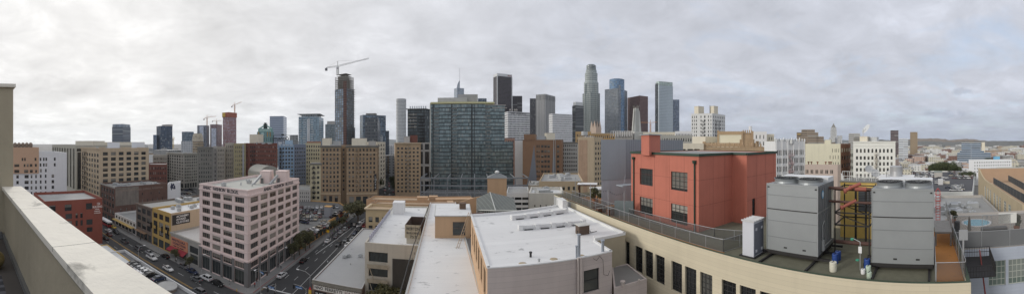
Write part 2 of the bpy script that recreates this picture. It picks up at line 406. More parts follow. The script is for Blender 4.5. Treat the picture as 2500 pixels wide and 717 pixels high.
def fire_escape(root,e,x,wd,zs,m,dep=1.1):
    a,b,u,n,Ln = edge(root,e);mb = MB()
    for k,z in enumerate(zs):
        o = a + u * x + n * .01;mb.obox(o,u,n,wd,dep,z,z + .08)
        c = [o,o + n * dep,o + n * dep + u * wd,o + u * wd]
        for h in (.5,1.0):
            for p,q in zip(c,c[1:]): mb.bar((*p,z + h),(*q,z + h),.035)
        for i in range(5): p = c[1] + u * wd * i / 4;mb.bar((*p,z),(*p,z + 1),.03)
        if k:
            s = 1 if k % 2 else -1;p = o + n * dep * .6 + u * (wd * .5 - s * wd * .4);q = o + n * dep * .6 + u * (wd * .5 + s * wd * .4)
            mb.bar((*p,zs[k - 1]),(*q,z),.12)
    return part('fire_escape',mb,m,root)
def box_on(name,label,cat,px,d,z0,w_,dp,h,m,az=0.0,group=None,top=None):
    """a small roof structure: walls and a slightly wider cap"""
    p = PD(px,d);r = thing(name,label,cat,(p.x,p.y,z0),group);u = Vector((cos(az),-sin(az)));v = Vector((sin(az),cos(az)))
    mb = MB();mb.obox(p - u * w_ / 2,u,v,w_,dp,z0,z0 + h);part('housing',mb,m,r)
    mb = MB();mb.obox(p - u * (w_ / 2 + .12) - v * .12,u,v,w_ + .24,dp + .24,z0 + h + .003,z0 + h + .15);part('cap',mb,top or m,r);return r
UNIT = mat('galvanised_unit',(.38,.39,.39),.5,.12,.8,metal=.3)
_um = []
def roof_unit_mesh():
    if not _um:
        mb = MB();mb.box(-.8,-.6,.15,.8,.6,1.15);mb.box(-.86,-.66,1.15,.86,.66,1.22);mb.cyl(0,0,1.22,1.42,.42,n=14);mb.box(-.7,-.5,0,-.5,.5,.15);mb.box(.5,-.5,0,.7,.5,.15)
        _um.append(mb.mesh('roof_unit',[UNIT]))
        mb = MB();mb.cyl(0,0,0,.8,.22,n=12);mb.cyl(0,0,.8,1.0,.4,.1,n=12);_um.append(mb.mesh('roof_vent',[UNIT]))
        mb = MB();mb.box(-1.6,-1.0,0,1.6,1.0,1.5);mb.box(-1.3,-1.2,.2,-.3,-1.0,1.2);mb.box(1.6,-.4,.3,2.6,.4,1.0);_um.append(mb.mesh('roof_unit',[UNIT]))
    return _um
def scatter_units(root,where,cnt,seed=0,kinds=(0,1,2),rng=(.15,.85,.15,.85)):
    """small plant standing on a roof"""
    rs = random.Random(seed);f = root['_fp'];n = len(f) // 2;P = [Vector((f[2 * i],f[2 * i + 1])) for i in range(n)];z = root['_z'] - .88
    for i in range(cnt):
        a,b = rs.uniform(*rng[:2]),rs.uniform(*rng[2:])
        p = P[0] + (P[1] - P[0]) * a + (P[-1] - P[0]) * b;k = rs.choice(kinds)
        o = place(roof_unit_mesh()[k],('roof_unit','roof_vent','roof_unit')[k],Matrix.Translation((p.x,p.y,z)) @ Matrix.Rotation(rs.choice((0,.12,pi / 2)),4,'Z'))
        tag(o,('small grey fan unit','short grey vent pipe','long grey air handling unit')[k] + ' on the roof of ' + where,('roof unit','vent','roof unit')[k],('fan units','vent pipes','air handlers')[k] + ' on the roof of ' + where)
# ================================================================== ground, streets
GROUND = mat('city_ground',(.17,.165,.155),.95,.3,.02)
ASPH = mat('asphalt',(.052,.052,.052),.9,.28,.12,dirt=(.08,.60));WALK = mat('sidewalk_concrete',(.21,.205,.195),.9,.2,.4,dirt=(.5,.63))
MARKW = mat('white_road_paint',(.55,.55,.53),.8,.2,2);MARKY = mat('yellow_road_paint',(.50,.29,.06),.8,.2,2);KRED = mat('red_kerb',(.22,.05,.05),.8,.2,2)
g = MB();n = 64
g.face([(7400 * cos(2 * pi * i / n),7400 * sin(2 * pi * i / n),0) for i in range(n)]);struct('ground',g,GROUND)
uA = Vector((sin(AA),cos(AA)));nA = Vector((cos(AA),-sin(AA)))     # along the avenue (to the left) and across it (away from us)
def AV(t,l): return uA * t + nA * l                                  # t metres to the left, l metres across
def sheet(name,pts,z,m): 
    b = MB();b.face([(*p,z) for p in pts]);return struct(name,b,m)
K0,K1,F0,F1L = 54.5,70.0,50.0,74.0                               # kerbs and building lines of the avenue
sheet('avenue_road',[AV(900,K0),AV(-600,K0),AV(-600,K1),AV(900,K1)],.012,ASPH)
BX0,BX1 = -51.0,-33.5
sheet('cross_street_road',[Vector((BX0,40)),Vector((BX1,40)),Vector((BX1 + 6,236)),Vector((BX0 + 4,236))],.008,ASPH)
fs = -.149;fu = Vector((sin(fs),cos(fs)));fv = Vector((cos(fs),-sin(fs)))
sheet('far_street_road',[fu * 222 - fv * 9,fu * 222 + fv * 9,fu * 3000 + fv * 9,fu * 3000 - fv * 9],.016,ASPH)
sheet('junction_road',[Vector((-260,205)),Vector((60,205)),Vector((60,224)),Vector((-260,224))],.020,ASPH)
def walk(name,pts,z=.14):
    b = MB();pts = [tuple(p) for p in pts]
    a = sum(Vector(pts[i - 1]).cross(Vector(pts[i])) for i in range(len(pts)))
    if a < 0: pts.reverse()
    b.prism(pts,0,z);return struct(name,b,WALK)
cA = lambda x,l: (l - x * nA.x) / nA.y      # y on the line l metres across at x
walk('far_sidewalk',[AV(900,K1),(BX0 - 3,cA(BX0 - 3,K1)),(BX0 - .8,cA(BX0,K1) + .9),(BX0,cA(BX0,K1) + 3),(BX0 + 3.4,203),(BX0 - 3,203),(-54.2,cA(-54.2,F1L)),AV(900,F1L)])
walk('corner_sidewalk',[(BX1,cA(BX1,K1) + 3),(BX1 + 1,cA(BX1,K1)),AV(-90,K1),AV(-90,F1L + 1),(BX1 + 3.5,cA(BX1,F1L + 1)),(BX1 + 8,204),(BX1 + 5,204)])
walk('near_sidewalk',[AV(900,K0),AV(BX0 * -1 + 2,K0),AV(BX0 * -1 + 2,F0 - 6),AV(900,F0 - 6)])
mk = MB()
def stripe(mb,a,b,wd,z):
    d = (b - a).normalized();q = Vector((-d.y,d.x)) * wd / 2;mb.face([(*(a - q),z),(*(b - q),z),(*(b + q),z),(*(a + q),z)])
for l in (65.2,):
    for t in range(66,330,9): stripe(mk,AV(t,l),AV(t + 3.2,l),.14,.018)
for t in range(66,330,9): stripe(mk,AV(t,58),AV(t + 3.2,58),.14,.018)
for l in (56.8,59.2,61.6,64,66.4,68.6): stripe(mk,AV(44 + 5,l),AV(44 + 8.5,l),.7,.018)
for x in (-48.6,-46.2,-43.8,-41.4,-39,-36.6): stripe(mk,Vector((x,76.5)),Vector((x,80)),.6,.0195)
for x,y0,y1,dash in ((-47.6,84,150,1),(-44.2,84,150,1),(-40.6,84,175,0),(-37.2,84,190,1)):
    y = y0
    while y < y1:
        stripe(mk,Vector((x,y)),Vector((x + .03 * 0,y + (3.0 if dash else 8.9))),.14,.0185);y += 9 if dash else 8.9
stripe(mk,Vector((-46.5,118)),Vector((-41,182)),.22,.0195);stripe(mk,Vector((-50.6,84)),Vector((-40.9,84)),.5,.0195)
for k in range(5): stripe(mk,AV(104 + k * 1.1,66.5),AV(104.6 + k * 1.1,69.6),.35,.0195)
struct('road_markings',mk,MARKW)
mk = MB()
for l in (61.4,61.75): stripe(mk,AV(52,l),AV(420,l),.12,.018)
for x in (-50.0,): stripe(mk,Vector((x,82)),Vector((x + .1,84)),.1,.018)
struct('road_centre_markings',mk,MARKY)
mk = MB();stripe(mk,Vector((BX0 - .12,79)),Vector((BX0 - .12,128)),.22,.148);stripe(mk,AV(53,K1 + .12),AV(72,K1 + .12),.22,.148)
struct('red_painted_kerb',mk,KRED)
# ================================================================== pink corner building
PINK = mat('pink_plaster',(.66,.535,.495),.85,.12,.3,streak=.25);PGREY = mat('grey_plaster_base',(.15,.145,.14),.85,.15,.4)
PROOF = mat('pink_building_roof',(.40,.40,.36),.9,.15,.08,dirt=(.12,.62));LET = mat('grey_lettering',(.055,.055,.06),.7,.05)
FRAME_PK = mat('tan_window_frame',(.36,.27,.22),.7,.1)
pc = PD(605,97.3)
fp = [pc,hit(730,pc,0.0),None,hit(487,pc,AA)];fp[2] = fp[3] + (fp[1] - fp[0])
def pinkrows(nc):
    R = []
    for k in range(7): R.append(dict(z0=8.45 + k * 2.9,z1=10.25 + k * 2.9,nc=nc,wf=.76,um=.9,sty='four'))
    R.append(dict(z0=5.4,z1=7.3,nc=nc,wf=.80,um=.9,sty='four'));R.append(dict(z0=.35,z1=4.7,nc=nc,wf=.84,um=.9,sty='shop',g=(GLASS_SHOP,PGREY)));return R
pink = building('office_building','pale pink eight storey corner block with grey lettering along its parapet',fp,30.2,{0: pinkrows(6),3: pinkrows(4)},wall=PINK,roof=PROOF,par=1.0,fm=FRAME_PK,rec=.3)
gb = MB()
for i in (0,3):                                        # grey base: piers and spandrel, ledges
    a,b,u,q,Ln = edge(pink,i);ncl = 6 if i == 0 else 4
    bay = (Ln - 1.8) / ncl
    for k in range(ncl + 1):
        c = a + u * (.9 + bay * k);wdt = bay * .2
        gb.obox(c - u * wdt / 2 + q * .004,u,q,wdt,.16,0,7.75)
    for s_ in (a - u * .16,b - u * .8): gb.obox(s_ + q * .006,u,q,.96,.17,0,7.76)
    gb.obox(a + q * .004,u,q,Ln,.12,4.75,5.3)
part('stone_base',gb,PGREY,pink)
lb = MB()
for i in (0,3):
    a,b,u,q,Ln = edge(pink,i)
    for k in range(8): 
        z = 7.85 + k * 2.9 if k < 8 else 0;lb.obox(a - u * .1 + q * .003,u,q,Ln + .2,.32 if k in (0,7) else .12,z - .02,z + (.42 if k in (0,7) else .14))
    lb.obox(a - u * .1 + q * .003,u,q,Ln + .2,.16,29.75,30.1)
part('ledge',lb,PINK,pink)
a,b,u,q,Ln = edge(pink,3)
p = a + u * 2.0 + q * .05;text('ANJAC FASHION BLDGS.',pink,(*p,28.5),u,1.3,LET,width=Ln * .74,bold=.05)
a,b,u,q,Ln = edge(pink,0)
p = a + u * 9.5 + q * .05;text('ANJAC FASHION BLDGS.',pink,(*p,28.5),u,1.3,LET,width=Ln * .60,bold=.05)
for i,w_,px_,dd in ((0,4.0,646,121),(1,4.2,686,121)):
    r = box_on('stair_house',('pink rooftop stair house nearer the middle of the pink block','pink rooftop stair house with orange edge near the right end of the pink block')[i],'roof hut',px_,dd,29.2,w_,5,4.6,PINK,az=-.2)
    mb = MB();p0 = PD(px_ - 9,dd - .3);mb.obox(p0,(1,0),(0,-1),1.1,.12,29.3,31.3);part('door',mb,PGREY,r)
    mb = MB();mb.bar((p0.x - 1,p0.y - 4,29.3),(p0.x + .4,p0.y - .5,32.4),.45);part('stair',mb,UNIT,r)
scatter_units(pink,'the pink corner block',7,3,(0,1))
# ================================================================== far side of the avenue, walking left from the pink block
def AVF(pl,pr,depth,line=F1L):
    """a lot on the far side of the avenue: its street wall spans pl..pr"""
    o = nA * line;a = hit(pl,o,AA);b = hit(pr,o,AA);return [a,b,b + nA * depth,a + nA * depth]
STONE = mat('grey_limestone',(.34,.325,.29),.85,.15,.3,streak=.3);TAN = mat('tan_plaster',(.45,.36,.25),.85,.12,.25,streak=.25)
OCHRE = mat('ochre_paint',(.42,.28,.09),.8,.12,.4,streak=.2);BRN = mat('weathered_brown_brick',(.16,.125,.10),.9,.25,.5,streak=.3)
CREAM = mat('cream_plaster',(.62,.57,.46),.85,.08,.2,streak=.2);RBRICK = mat('dark_red_brick',(.155,.062,.047),.9,.2,.5)
f = AVF(417,489.5,34)
b7 = building('shop_building','low grey stone shop building with an orange lettered panel and a red awning',f,8.9,{0: [dict(z0=.3,z1=3.6,cols=[(.04,.27),(.3,.54),(.68,.92)],sty='shop',g=GLASS_SHOP),dict(z0=4.1,z1=6.6,cols=[(.66,.93)],sty='four')],1: [],3: []},wall=STONE,roof=mat('pale_grey_roof',(.52,.52,.50),.9,.1,.1,dirt=(.3,.64)),corn=(.4,.5,STONE,(0,)),par=.8)
a,b,u,q,Ln = edge(b7,0)
ORG = mat('orange_sign_panel',(.58,.25,.15),.8,.12,.6);SG = MB();SG.obox(a + u * .5 + q * .01,u,q,Ln * .58,.25,3.5,7.3)
part('sign_panel',SG,linemat('orange_slats',(.58,.25,.15),1.15,.06,.4),b7)
for s,z,h,wd,x in (('MASTELORA',6.0,.85,.46,.07),('CONECTION',4.75,.85,.44,.1),('MENS FOR WOMEN',3.85,.4,.36,.12)):
    text(s,b7,(*(a + u * Ln * x + q * .28),z),u,h,mat('dark_blue_letter',(.05,.035,.06),.7,0),width=Ln * wd,bold=.02)
RED = mat('red_canvas',(.25,.025,.035),.8,.15,1);aw = MB()
for s in (0,1):
    p0 = a + u * (.2 + s * Ln * .31);p1 = p0 + u * Ln * .29
    aw.face([(*(p0 + q * 2.4),2.6),(*(p1 + q * 2.4),2.6),(*(p1 + q * .28),3.5),(*(p0 + q * .28),3.5)]);aw.face([(*(p0 + q * 2.4),2.2),(*(p1 + q * 2.4),2.2),(*(p1 + q * 2.4),2.6),(*(p0 + q * 2.4),2.6)])
part('awning',aw,RED,b7);scatter_units(b7,'the low shop building with the orange panel',2,5,(0,))
f = AVF(371.5,417,38)
R6 = rows(4.5,15.0,3,3,.72,.66,.4,'pair') + [dict(z0=.4,z1=3.8,nc=3,wf=.84,um=.4,sty='shop',g=GLASS_SHOP)]
b6 = building('loft_building','ochre yellow four storey building with a pale side wall and a black sign panel',f,16.2,{0: R6,1: [dict(z0=11.2,z1=13.6,cols=[(.42,.55),(.6,.64)],sty='three')]},wall=OCHRE,roof=ROOF_WH,par=.9)
a,b,u,q,Ln = edge(b6,1);sw = MB();sw.obox(a + q * .003,u,q,Ln,.12,8.9,16.25)
# pale render on the side wall with the window strip left open
sw = MB();wn_ = [];wall_face(sw,a + q * .12,b + q * .12,8.9,16.3,[dict(z0=11.2,z1=13.6,cols=[(.42,.55),(.6,.64)],sty='three')],.1,wn_)
part('side_wall',sw,TAN,b6)
BLK = mat('black_sign',(.02,.02,.02),.6,0);WHL = mat('white_lettering',(.75,.75,.72),.7,0)
SG = MB();SG.obox(a + u * .6 + q * .125,u,q,9.2,.12,11.3,15.4);part('sign_panel',SG,BLK,b6)
for i,s in enumerate(('ACADEMY','AWARD','CLOTHES')): text(s,b6,(*(a + u * 2.6 + q * .26),14.2 - i * 1.2),u,.85,WHL,width=(6.6,5.0,6.6)[i],bold=.02)
a,b,u,q,Ln = edge(b6,0)
for k in range(4):                                         # black blade signs along the front
    r = thing('banner','narrow black blade sign hanging on the ochre and brown fronts','sign',(*(a + u * (.1 + k * Ln * .30) + q * .3),6.5),'black blade signs on the ochre front')
    mb = MB();mb.obox(a + u * (.1 + k * Ln * .30) + q * .25,q,u,.75,.14,7.2,9.9);part('panel',mb,BLK,r)
scatter_units(b6,'the ochre building',9,8,(0,1))
f = AVF(332.5,371.5,45)
b5 = building('loft_building','soot brown four storey brick building between the ochre front and the low white shops',f,15.9,{0: rows(4.2,14.8,3,3,.76,.68,.6,'sash3') + [dict(z0=.4,z1=3.4,nc=4,wf=.8,um=.4,sty='shop',g=GLASS_SHOP)]},wall=BRN,roof=mat('beige_roof',(.36,.35,.32),.9,.15,.1),corn=(.5,.5,BRN,(0,)))
a,b,u,q,Ln = edge(b5,0);aw = MB();aw.obox(a + u * 1 + q * .02,u,q,Ln - 5,1.8,3.6,3.75);part('awning',aw,mat('brown_canvas',(.24,.15,.09),.9),b5);scatter_units(b5,'the soot brown brick building',6,18,(0,2))
f = AVF(280.5,332.5,30)
b4 = building('shop_building','low white shop row with yellow awnings beside the soot brown building',f,6.4,{0: [dict(z0=.4,z1=3.0,nc=6,wf=.82,um=.4,sty='shop',g=GLASS_SHOP),dict(z0=4.0,z1=5.4,nc=7,wf=.6,um=.5,sty='two')]},wall=mat('off_white_plaster',(.58,.57,.54),.85,.1,.3),roof=ROOF)
a,b,u,q,Ln = edge(b4,0)
aw = MB();aw.obox(a + u * .3 + q * .02,u,q,Ln * .92,2.0,3.2,3.5);part('awning',aw,mat('yellow_canvas',(.45,.32,.12),.9),b4);scatter_units(b4,'the low white shop row',5,21,(0,2))
f = AVF(246,280.5,60);f[1:] = [f[1],f[1] + nA * hit(409,f[1],AR).__sub__(f[1]).length,f[0] + nA * hit(409,f[1],AR).__sub__(f[1]).length]
SBR = [dict(z0=10.5,z1=12.2,nc=9,wf=.16,um=2,sty='dh'),dict(z0=6.6,z1=8.4,nc=9,wf=.16,um=2,sty='dh'),dict(z0=14.6,z1=16.0,nc=5,wf=.12,um=3,sty='dh')]
b3 = building('brick_building','old brown brick five storey building with faded painted lettering and a dark side wall',f,20.4,{0: rows(4,19.2,4,5,.62,.62,.6,'dh') + [dict(z0=.4,z1=3.2,nc=4,wf=.8,um=.4,sty='shop',g=GLASS_SHOP)],1: SBR},wall=mat('mottled_brown_brick',(.125,.072,.055),.9,.35,.22,streak=.4),roof=ROOF,corn=(.4,.5,STONE,(0,)))
a,b,u,q,Ln = edge(b3,1);mb = MB();mb.obox(a + u * .3 + q * .003,u,q,Ln * .42,.05,10,20.0);part('painted_patch',mb,mat('faded_grey_brick_paint',(.19,.165,.14),.9,.5,.35,streak=.5),b3)
text('LIGHTING FIXTURES OFFICE FURNITURE',b3,(*(a + u * 2 + q * .06),17.6),u,1.1,mat('ghost_lettering',(.26,.20,.16),.9,.3),width=Ln * .85)
scatter_units(b3,'the old brown brick building',12,9)
# mural cube and the parked block behind
f = F2(438,200,409,445,AR + pi,AA + pi);
a0 = PD(409,196);fpm = [a0,PD(437,204),PD(441,214),PD(413,206)]
mu = building('mural_building','small white windowless building with a dark blue painted figure, beyond the brown brick block',fpm,ZT(447,200),{},wall=mat('white_mural_wall',(.70,.70,.70),.85,.05,.3),roof=ROOF,par=.4)
a,b,u,q,Ln = edge(mu,0);mb = MB();rs = random.Random(4);z0 = ZT(470,200)
for k,(cx,cz,r_) in enumerate(((.36,3.2,1.0),(.5,3.6,.9),(.3,2.0,.9),(.42,2.0,1.1),(.58,2.2,.9),(.34,.8,.8),(.55,1.0,1.0),(.64,.9,.6),(.35,4.5,.6))):
    pts = [((a + u * (Ln * cx + r_ * cos(t * pi / 4) * rs.uniform(.6,1.1)) + q * (.02 + k * .003)),z0 + 2.0 + cz * .85 + r_ * sin(t * pi / 4) * rs.uniform(.7,1.2)) for t in range(8)]
    mb.face([(*p,z) for p,z in pts])
part('painted_figure',mb,mat('dark_blue_mural_paint',(.03,.035,.07),.8,.3,3),mu)
# ---- further along
BEIGE = mat('beige_stone',(.37,.335,.28),.85,.12,.2,streak=.25)
d = F1L / sin(azi(243) - AA)
f = F2(243,d,198,363,AA,AR)
gy = building('loft_building','tan eleven storey block with a fire escape on its street side',f,41.4,{0: rows(3,39.5,11,6,.62,.62,1.2,'four'),3: rows(5,38.5,10,7,.6,.6,.6,'dh')},wall=TAN,roof=ROOF,corn=(.6,.7,TAN,(3,)),rec=.25)
fire_escape(gy,3,3,9,[8 + k * 3.35 for k in range(10)],mat('rusty_brown_iron',(.11,.085,.065),.8));scatter_units(gy,'the tan block with the fire escape',8,11)
r = thing('roof_screen','white plant screens on the roof of the tan block','screen',(*PD(262,205),40.6));
for p_,w_ in (((262,205),8),((322,222),9)): mb = MB();mb.obox(PD(*p_),(.55,.83),(-.83,.55),w_,6,40.6,44.9);part('panel',mb,mat('white_metal_panel',(.7,.71,.72),.6,.05),r)
d = 83 / sin(azi(184) - AA)
f = F2(184,d,127,332,AA,AR)
rib = building('office_building','beige ribbed office block with dark vertical window strips, behind the tan block',f,42.3,{3: [dict(z0=5,z1=39.5,nc=9,wf=.55,um=.4,sty='one',g=GLASS_DK)],0: [dict(z0=37.2,z1=39.6,nc=9,wf=.8,um=.6,sty='two',g=GLASS_DK),dict(z0=5,z1=36.5,cols=[(.03,.09),(.11,.16)],sty='one',g=GLASS_DK)]},wall=mat('beige_concrete',(.38,.36,.30),.85,.08,.1,streak=.15),roof=ROOF,rec=.8,par=.6)
box_on('penthouse','long cream penthouse on the ribbed office block','penthouse',205,d + 12,41.8,18,22,4.2,CREAM,az=-.55);box_on('penthouse','wide cream upper block behind the ribbed office block','penthouse',295,d + 30,30,44,26,15.0,CREAM,az=-.9)
WPL = mat('white_painted_wall',(.66,.655,.645),.85,.06,.3,streak=.12)
# near side of the avenue, left
p0 = PD(163,190);az1 = AR
def facew(px_r,d_r,pl,depth):       # a wall facing us whose right end is given
    b = PD(px_r,d_r);a = hit(pl,b,AR + pi);u = (b - a).normalized();q = Vector((-u.y,u.x));return [a,b,b + q * depth,a + q * depth]
f = facew(163,190,20,30);zt = ZT(372,190);LnW = (f[1] - f[0]).length
def pxrow(z0,z1,lst,f,sty='dh'):
    """openings given by the sight lines that bound them"""
    a,b = f[0],f[1];Ln = (b - a).length;u = (b - a).normalized();az = atan2(u.x,u.y)
    return dict(z0=z0,z1=z1,cols=[((hit(p,a,az) - a).length / Ln,(hit(q_,a,az) - a).length / Ln) for p,q_ in lst],sty=sty)
WR = []
for k in range(9):
    z1_ = ZT(383.5 + 13.4 * k,192);xs = [(60,70),(75,79),(86,90),(97.5,101.5),(109.5,113.5),(126,132)] if k > 2 else ([(97,101),(105,109),(111,115),(131.5,136)] if k < 2 else [(97.5,102),(110,114)])
    if k > 1: xs = [(40,46)] + xs if k > 2 else xs
    WR.append(pxrow(z1_ - 1.9,z1_,xs,f))
building('apartment_building','white painted building with small scattered black windows, left of the ribbed block',f,zt,{0: WR},wall=WPL,roof=ROOF)
d_ = hit(95,f[1],AR).length - .5;f = facew(95,d_,10,20);pe = building('apartment_building','peach painted building with round tanks on its roof, above the white painted wall',f,ZT(359,196),{0: [pxrow(ZT(391,190),ZT(384,190),[(53,57),(59,63),(84.5,89)],f),pxrow(ZT(405,190),ZT(398.5,190),[(35,47),(58,62),(65.5,70),(72.5,79),(85,90)],f),pxrow(ZT(419,190),ZT(412,190),[(35,47),(59,69),(73,80),(86,90.5)],f)]},z0=ZT(421,190),wall=mat('peach_paint',(.50,.33,.22),.85,.06,.3),roof=ROOF)
for i in range(5): 
    p = PD(37 + i * 9.5,192);mb = MB();mb.lathe(p.x,p.y,[(0.01,44.9),(.6,44.7),(1.1,44.1),(1.25,43.3),(1.1,42.3),(.8,41.6)],14)
    tag(part('roof_tank',mb,mat('brown_tank',(.20,.15,.11),.7)),'round brown tank on the roof of the peach building','tank','round tanks on the peach building')
# red 124 building
d = 140;f = facew(250,d,108,24);fr = f
zr = ZT(483,140);RB = mat('brick_red_paint',(.225,.068,.046),.88,.14,.4,streak=.2)
RR = [pxrow(ZT(508,140),ZT(493,140),[(120,136),(158,175),(210,225)],f,'grid'),pxrow(ZT(527,140),ZT(515,140),[(138,144),(160,176),(184.5,190),(196,202)],f,'dh'),pxrow(ZT(545,140),ZT(532,140),[(158,176),(184.5,190),(196.5,202),(211,226)],f,'dh'),pxrow(ZT(562,140),ZT(551,140),[(160,174),(212,226)],f,'two')]
red124 = building('warehouse','brick red painted warehouse with white painted lettering at its upper corner',f,zr,{0: RR},wall=RB,roof=ROOF,par=1.2)
a,b,u,q,Ln = edge(red124,0);WLT = mat('white_painted_letter',(.62,.55,.5),.9,.1)
for s,px_,y_,h,wd in (('124',236,499,1.1,1.4),('BUILDING',226,505.5,.9,4.4),('OFFICES',232,510,.35,2.0),('WAREHOUSE',230,514.5,.35,2.8),('STORAGE',230,519,.35,3.0)):
    p = hit(px_,a,atan2(u.x,u.y));text(s,red124,(*(p + q * .05),ZT(y_,140)),u,h,WLT,width=wd,bold=.03)
# low white roof, rooftop parking and drum on the near side of the avenue
o = nA * F0
fp = [hit(340,o,AA),hit(262,o,AA),None,None];fp = [fp[1] - nA * 14,fp[0] - nA * 14,fp[0],fp[1]]
lw = building('shed','low shed with a patched white metal roof and yellow end wall beside the avenue',fp,5.2,{},wall=OCHRE,roof=mat('patched_white_roof',(.50,.51,.50),.8,.25,.5),par=.25)
t0,t1 = 50,104
DZ = 4.4;fp = [AV(t1,F0 - 12),AV(t0,F0 - 12),AV(t0,K0 - 1.2),AV(t1,K0 - 1.2)]
deck = building('parking_deck','roof level parking deck with a white wall beside the avenue',fp,DZ + .9,{},wall=mat('white_deck_wall',(.55,.55,.54),.85,.1,.4),roof=mat('deck_asphalt',(.12,.12,.12),.9),par=.9,th=.3)
p = PD(409,87);r = thing('drum_building','small round tower with a grey cap at the end of the parking deck','tower',(p.x,p.y,0));mb = MB();mb.cyl(p.x,p.y,0,5.2,2.5,n=28);part('wall',mb,mat('drum_brown',(.18,.15,.12),.8),r)
mb = MB();mb.cyl(p.x,p.y,5.203,5.5,2.75,n=28);part('cap',mb,mat('drum_cap',(.30,.30,.29),.8),r)
# ================================================================== blocks beyond the avenue buildings
f = F2(449,306,407,482.5,AA + .1,.2);zz_ = ZT(374,306)
st = building('office_building','grey stone office block with a heavy cornice, corner towards us, beyond the mural',f,zz_,{0: rows(6,zz_ - 2,9,7,.62,.62,.6,'two') + [dict(z0=.5,z1=5,nc=5,wf=.8,um=.6,sty='shop')],3: rows(6,zz_ - 2,9,7,.62,.62,.6,'two') + [dict(z0=.5,z1=5,nc=5,wf=.8,um=.6,sty='shop')]},wall=STONE,roof=ROOF,corn=(1.0,.9,STONE),rec=.35)
scatter_units(st,'the grey stone office block',5,31)
def blk(name,label,pl,pr,d,y,nf,nc,m,az=None,depth=22,side=None,sty='dh',wf=.5,hf=.55,z0b=4,um=.8,**k):
    f = F1(pl,pr,d,depth,az);z = ZT(y,d);fc = {0: rows(z0b,z - 1.2,nf,nc,wf,hf,um,sty)} if nf else {}
    if side: fc[side[0]] = rows(z0b,z - 1.2,nf,side[1],wf,hf,um,sty)
    return building(name,label,f,z,fc,wall=m,roof=k.pop('roof',ROOF),par=.8,rec=.22,**k)
DG = mat('dark_grey_stone',(.19,.185,.165),.9,.12,.2,streak=.3);LG = mat('light_grey_stone',(.40,.38,.35),.85,.12,.2,streak=.25);YG = mat('dull_yellow_brick',(.30,.26,.15),.9,.1,.3)
GRB = mat('grey_brown_stone',(.33,.30,.255),.9,.12,.2,streak=.3)
blk('office_building','dark grey stone block right of the stone office block with the cornice',482,520,262,359,10,6,DG,wf=.45,corn=(.6,.6,DG,(0,)))
blk('office_building','narrow white edged block between the dark grey and tan blocks',520,530.5,268,357,10,1,LG,wf=.4)
blk('office_building','brown grey block with close set windows, second from the yellow brick one',530,549,266,358,10,4,GRB,wf=.5)
blk('office_building','light tan narrow block left of the yellow brick one',549,571,270,349,11,4,BEIGE,wf=.45)
blk('apartment_building','dull yellow brick block with a grey vertical sign strip',571,600,255,350,11,5,YG,wf=.42)
r = F1(592,595.5,254,1);mb = MB();mb.prism([tuple(x) for x in r],8,43);b_ = thing('vertical_sign','tall thin grey sign strip on the dull yellow brick block','sign',(*r[0],8));part('panel',mb,mat('sign_grey',(.3,.31,.33),.6),b_)
rb = F2(607,258,596,677,-1.9,azi(640) + pi / 2 - .05);
redb = building('loft_building','dark red brick block with long rows of windows, left of the blue building',rb,ZT(349,258),{0: rows(4,43,11,13,.45,.5,.8,'dh'),3: rows(4,43,11,3,.4,.5,.6,'dh')},wall=RBRICK,roof=ROOF)
fire_escape(redb,0,1.5,4,[6 + k * 3.5 for k in range(11)],FRAME_DK);scatter_units(redb,'the dark red brick block',10,33)
box_on('penthouse','cream penthouse on the left of the dark red brick block','penthouse',620,268,43,9,8,8.5,CREAM)
blk('apartment_building','low dark red brick building with cream top, beyond the old brown brick building',363,408,268,401,5,10,RBRICK,wf=.5);blk('apartment_building','brown and cream mid rise above the low dark red brick building',373,409,330,379,6,9,GRB,wf=.5)
# barn roofed hall behind the pink block
p = PD(622,216);r = thing('vaulted_hall','hall with a pale curved metal roof behind the pink block','hall',(p.x,p.y,0));a_,b_ = PD(634,216),PD(682,224);u = (b_ - a_).normalized();v = Vector((-u.y,u.x));Ln = (b_ - a_).length
mb = MB();mb.obox(a_,u,v,Ln,18,0,ZT(427,215));part('wall',mb,mat('olive_beige_wall',(.36,.33,.25),.9),r)
mb = MB();zb = ZT(427,215) + .003;K = 10
prof = [(Ln * (1 - cos(pi * i / K)) / 2,sin(pi * i / K) * 6) for i in range(K + 1)]
for (x0,h0),(x1,h1) in zip(prof,prof[1:]):
    A0,A1 = a_ + u * x0,a_ + u * x1;mb.face([(*A0,zb + h0),(*A1,zb + h1),(*(A1 + v * 18),zb + h1),(*(A0 + v * 18),zb + h0)])
mb.face([(*(a_ + u * x),zb + h) for x,h in prof]);part('roof',mb,linemat('ribbed_pale_metal',(.34,.33,.285),2.2,.06,.75,0),r)
# blue building
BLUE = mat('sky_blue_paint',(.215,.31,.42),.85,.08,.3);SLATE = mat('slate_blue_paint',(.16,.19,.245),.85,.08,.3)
f = F2(718,268,679.5,747,azi(700) - pi / 2 - .25,.62);zb = ZT(352,268)
blu = building('loft_building','sky blue painted twelve storey building with white lettering and a fire escape',f,zb,{3: rows(4,zb - 2,12,5,.62,.55,.5,'three'),0: rows(4,zb - 2,12,6,.62,.5,.5,'two')},wall=BLUE,roof=ROOF)
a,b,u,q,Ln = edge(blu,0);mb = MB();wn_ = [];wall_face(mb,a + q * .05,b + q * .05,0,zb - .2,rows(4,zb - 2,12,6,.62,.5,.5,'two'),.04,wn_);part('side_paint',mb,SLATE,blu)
a,b,u,q,Ln = edge(blu,3);fire_escape(blu,3,1.2,2.4,[6 + k * 3.3 for k in range(11)],FRAME_DK)
text('824  THE MAIN BLDG',blu,(*(a + u * .2 + q * .06),zb - 1.2),u,.9,WHL,width=Ln * .9,bold=.03)
text('824',blu,(*(a + u * .2 + q * .06),zb + .3),u,1.6,WHL,width=2.6,bold=.05)
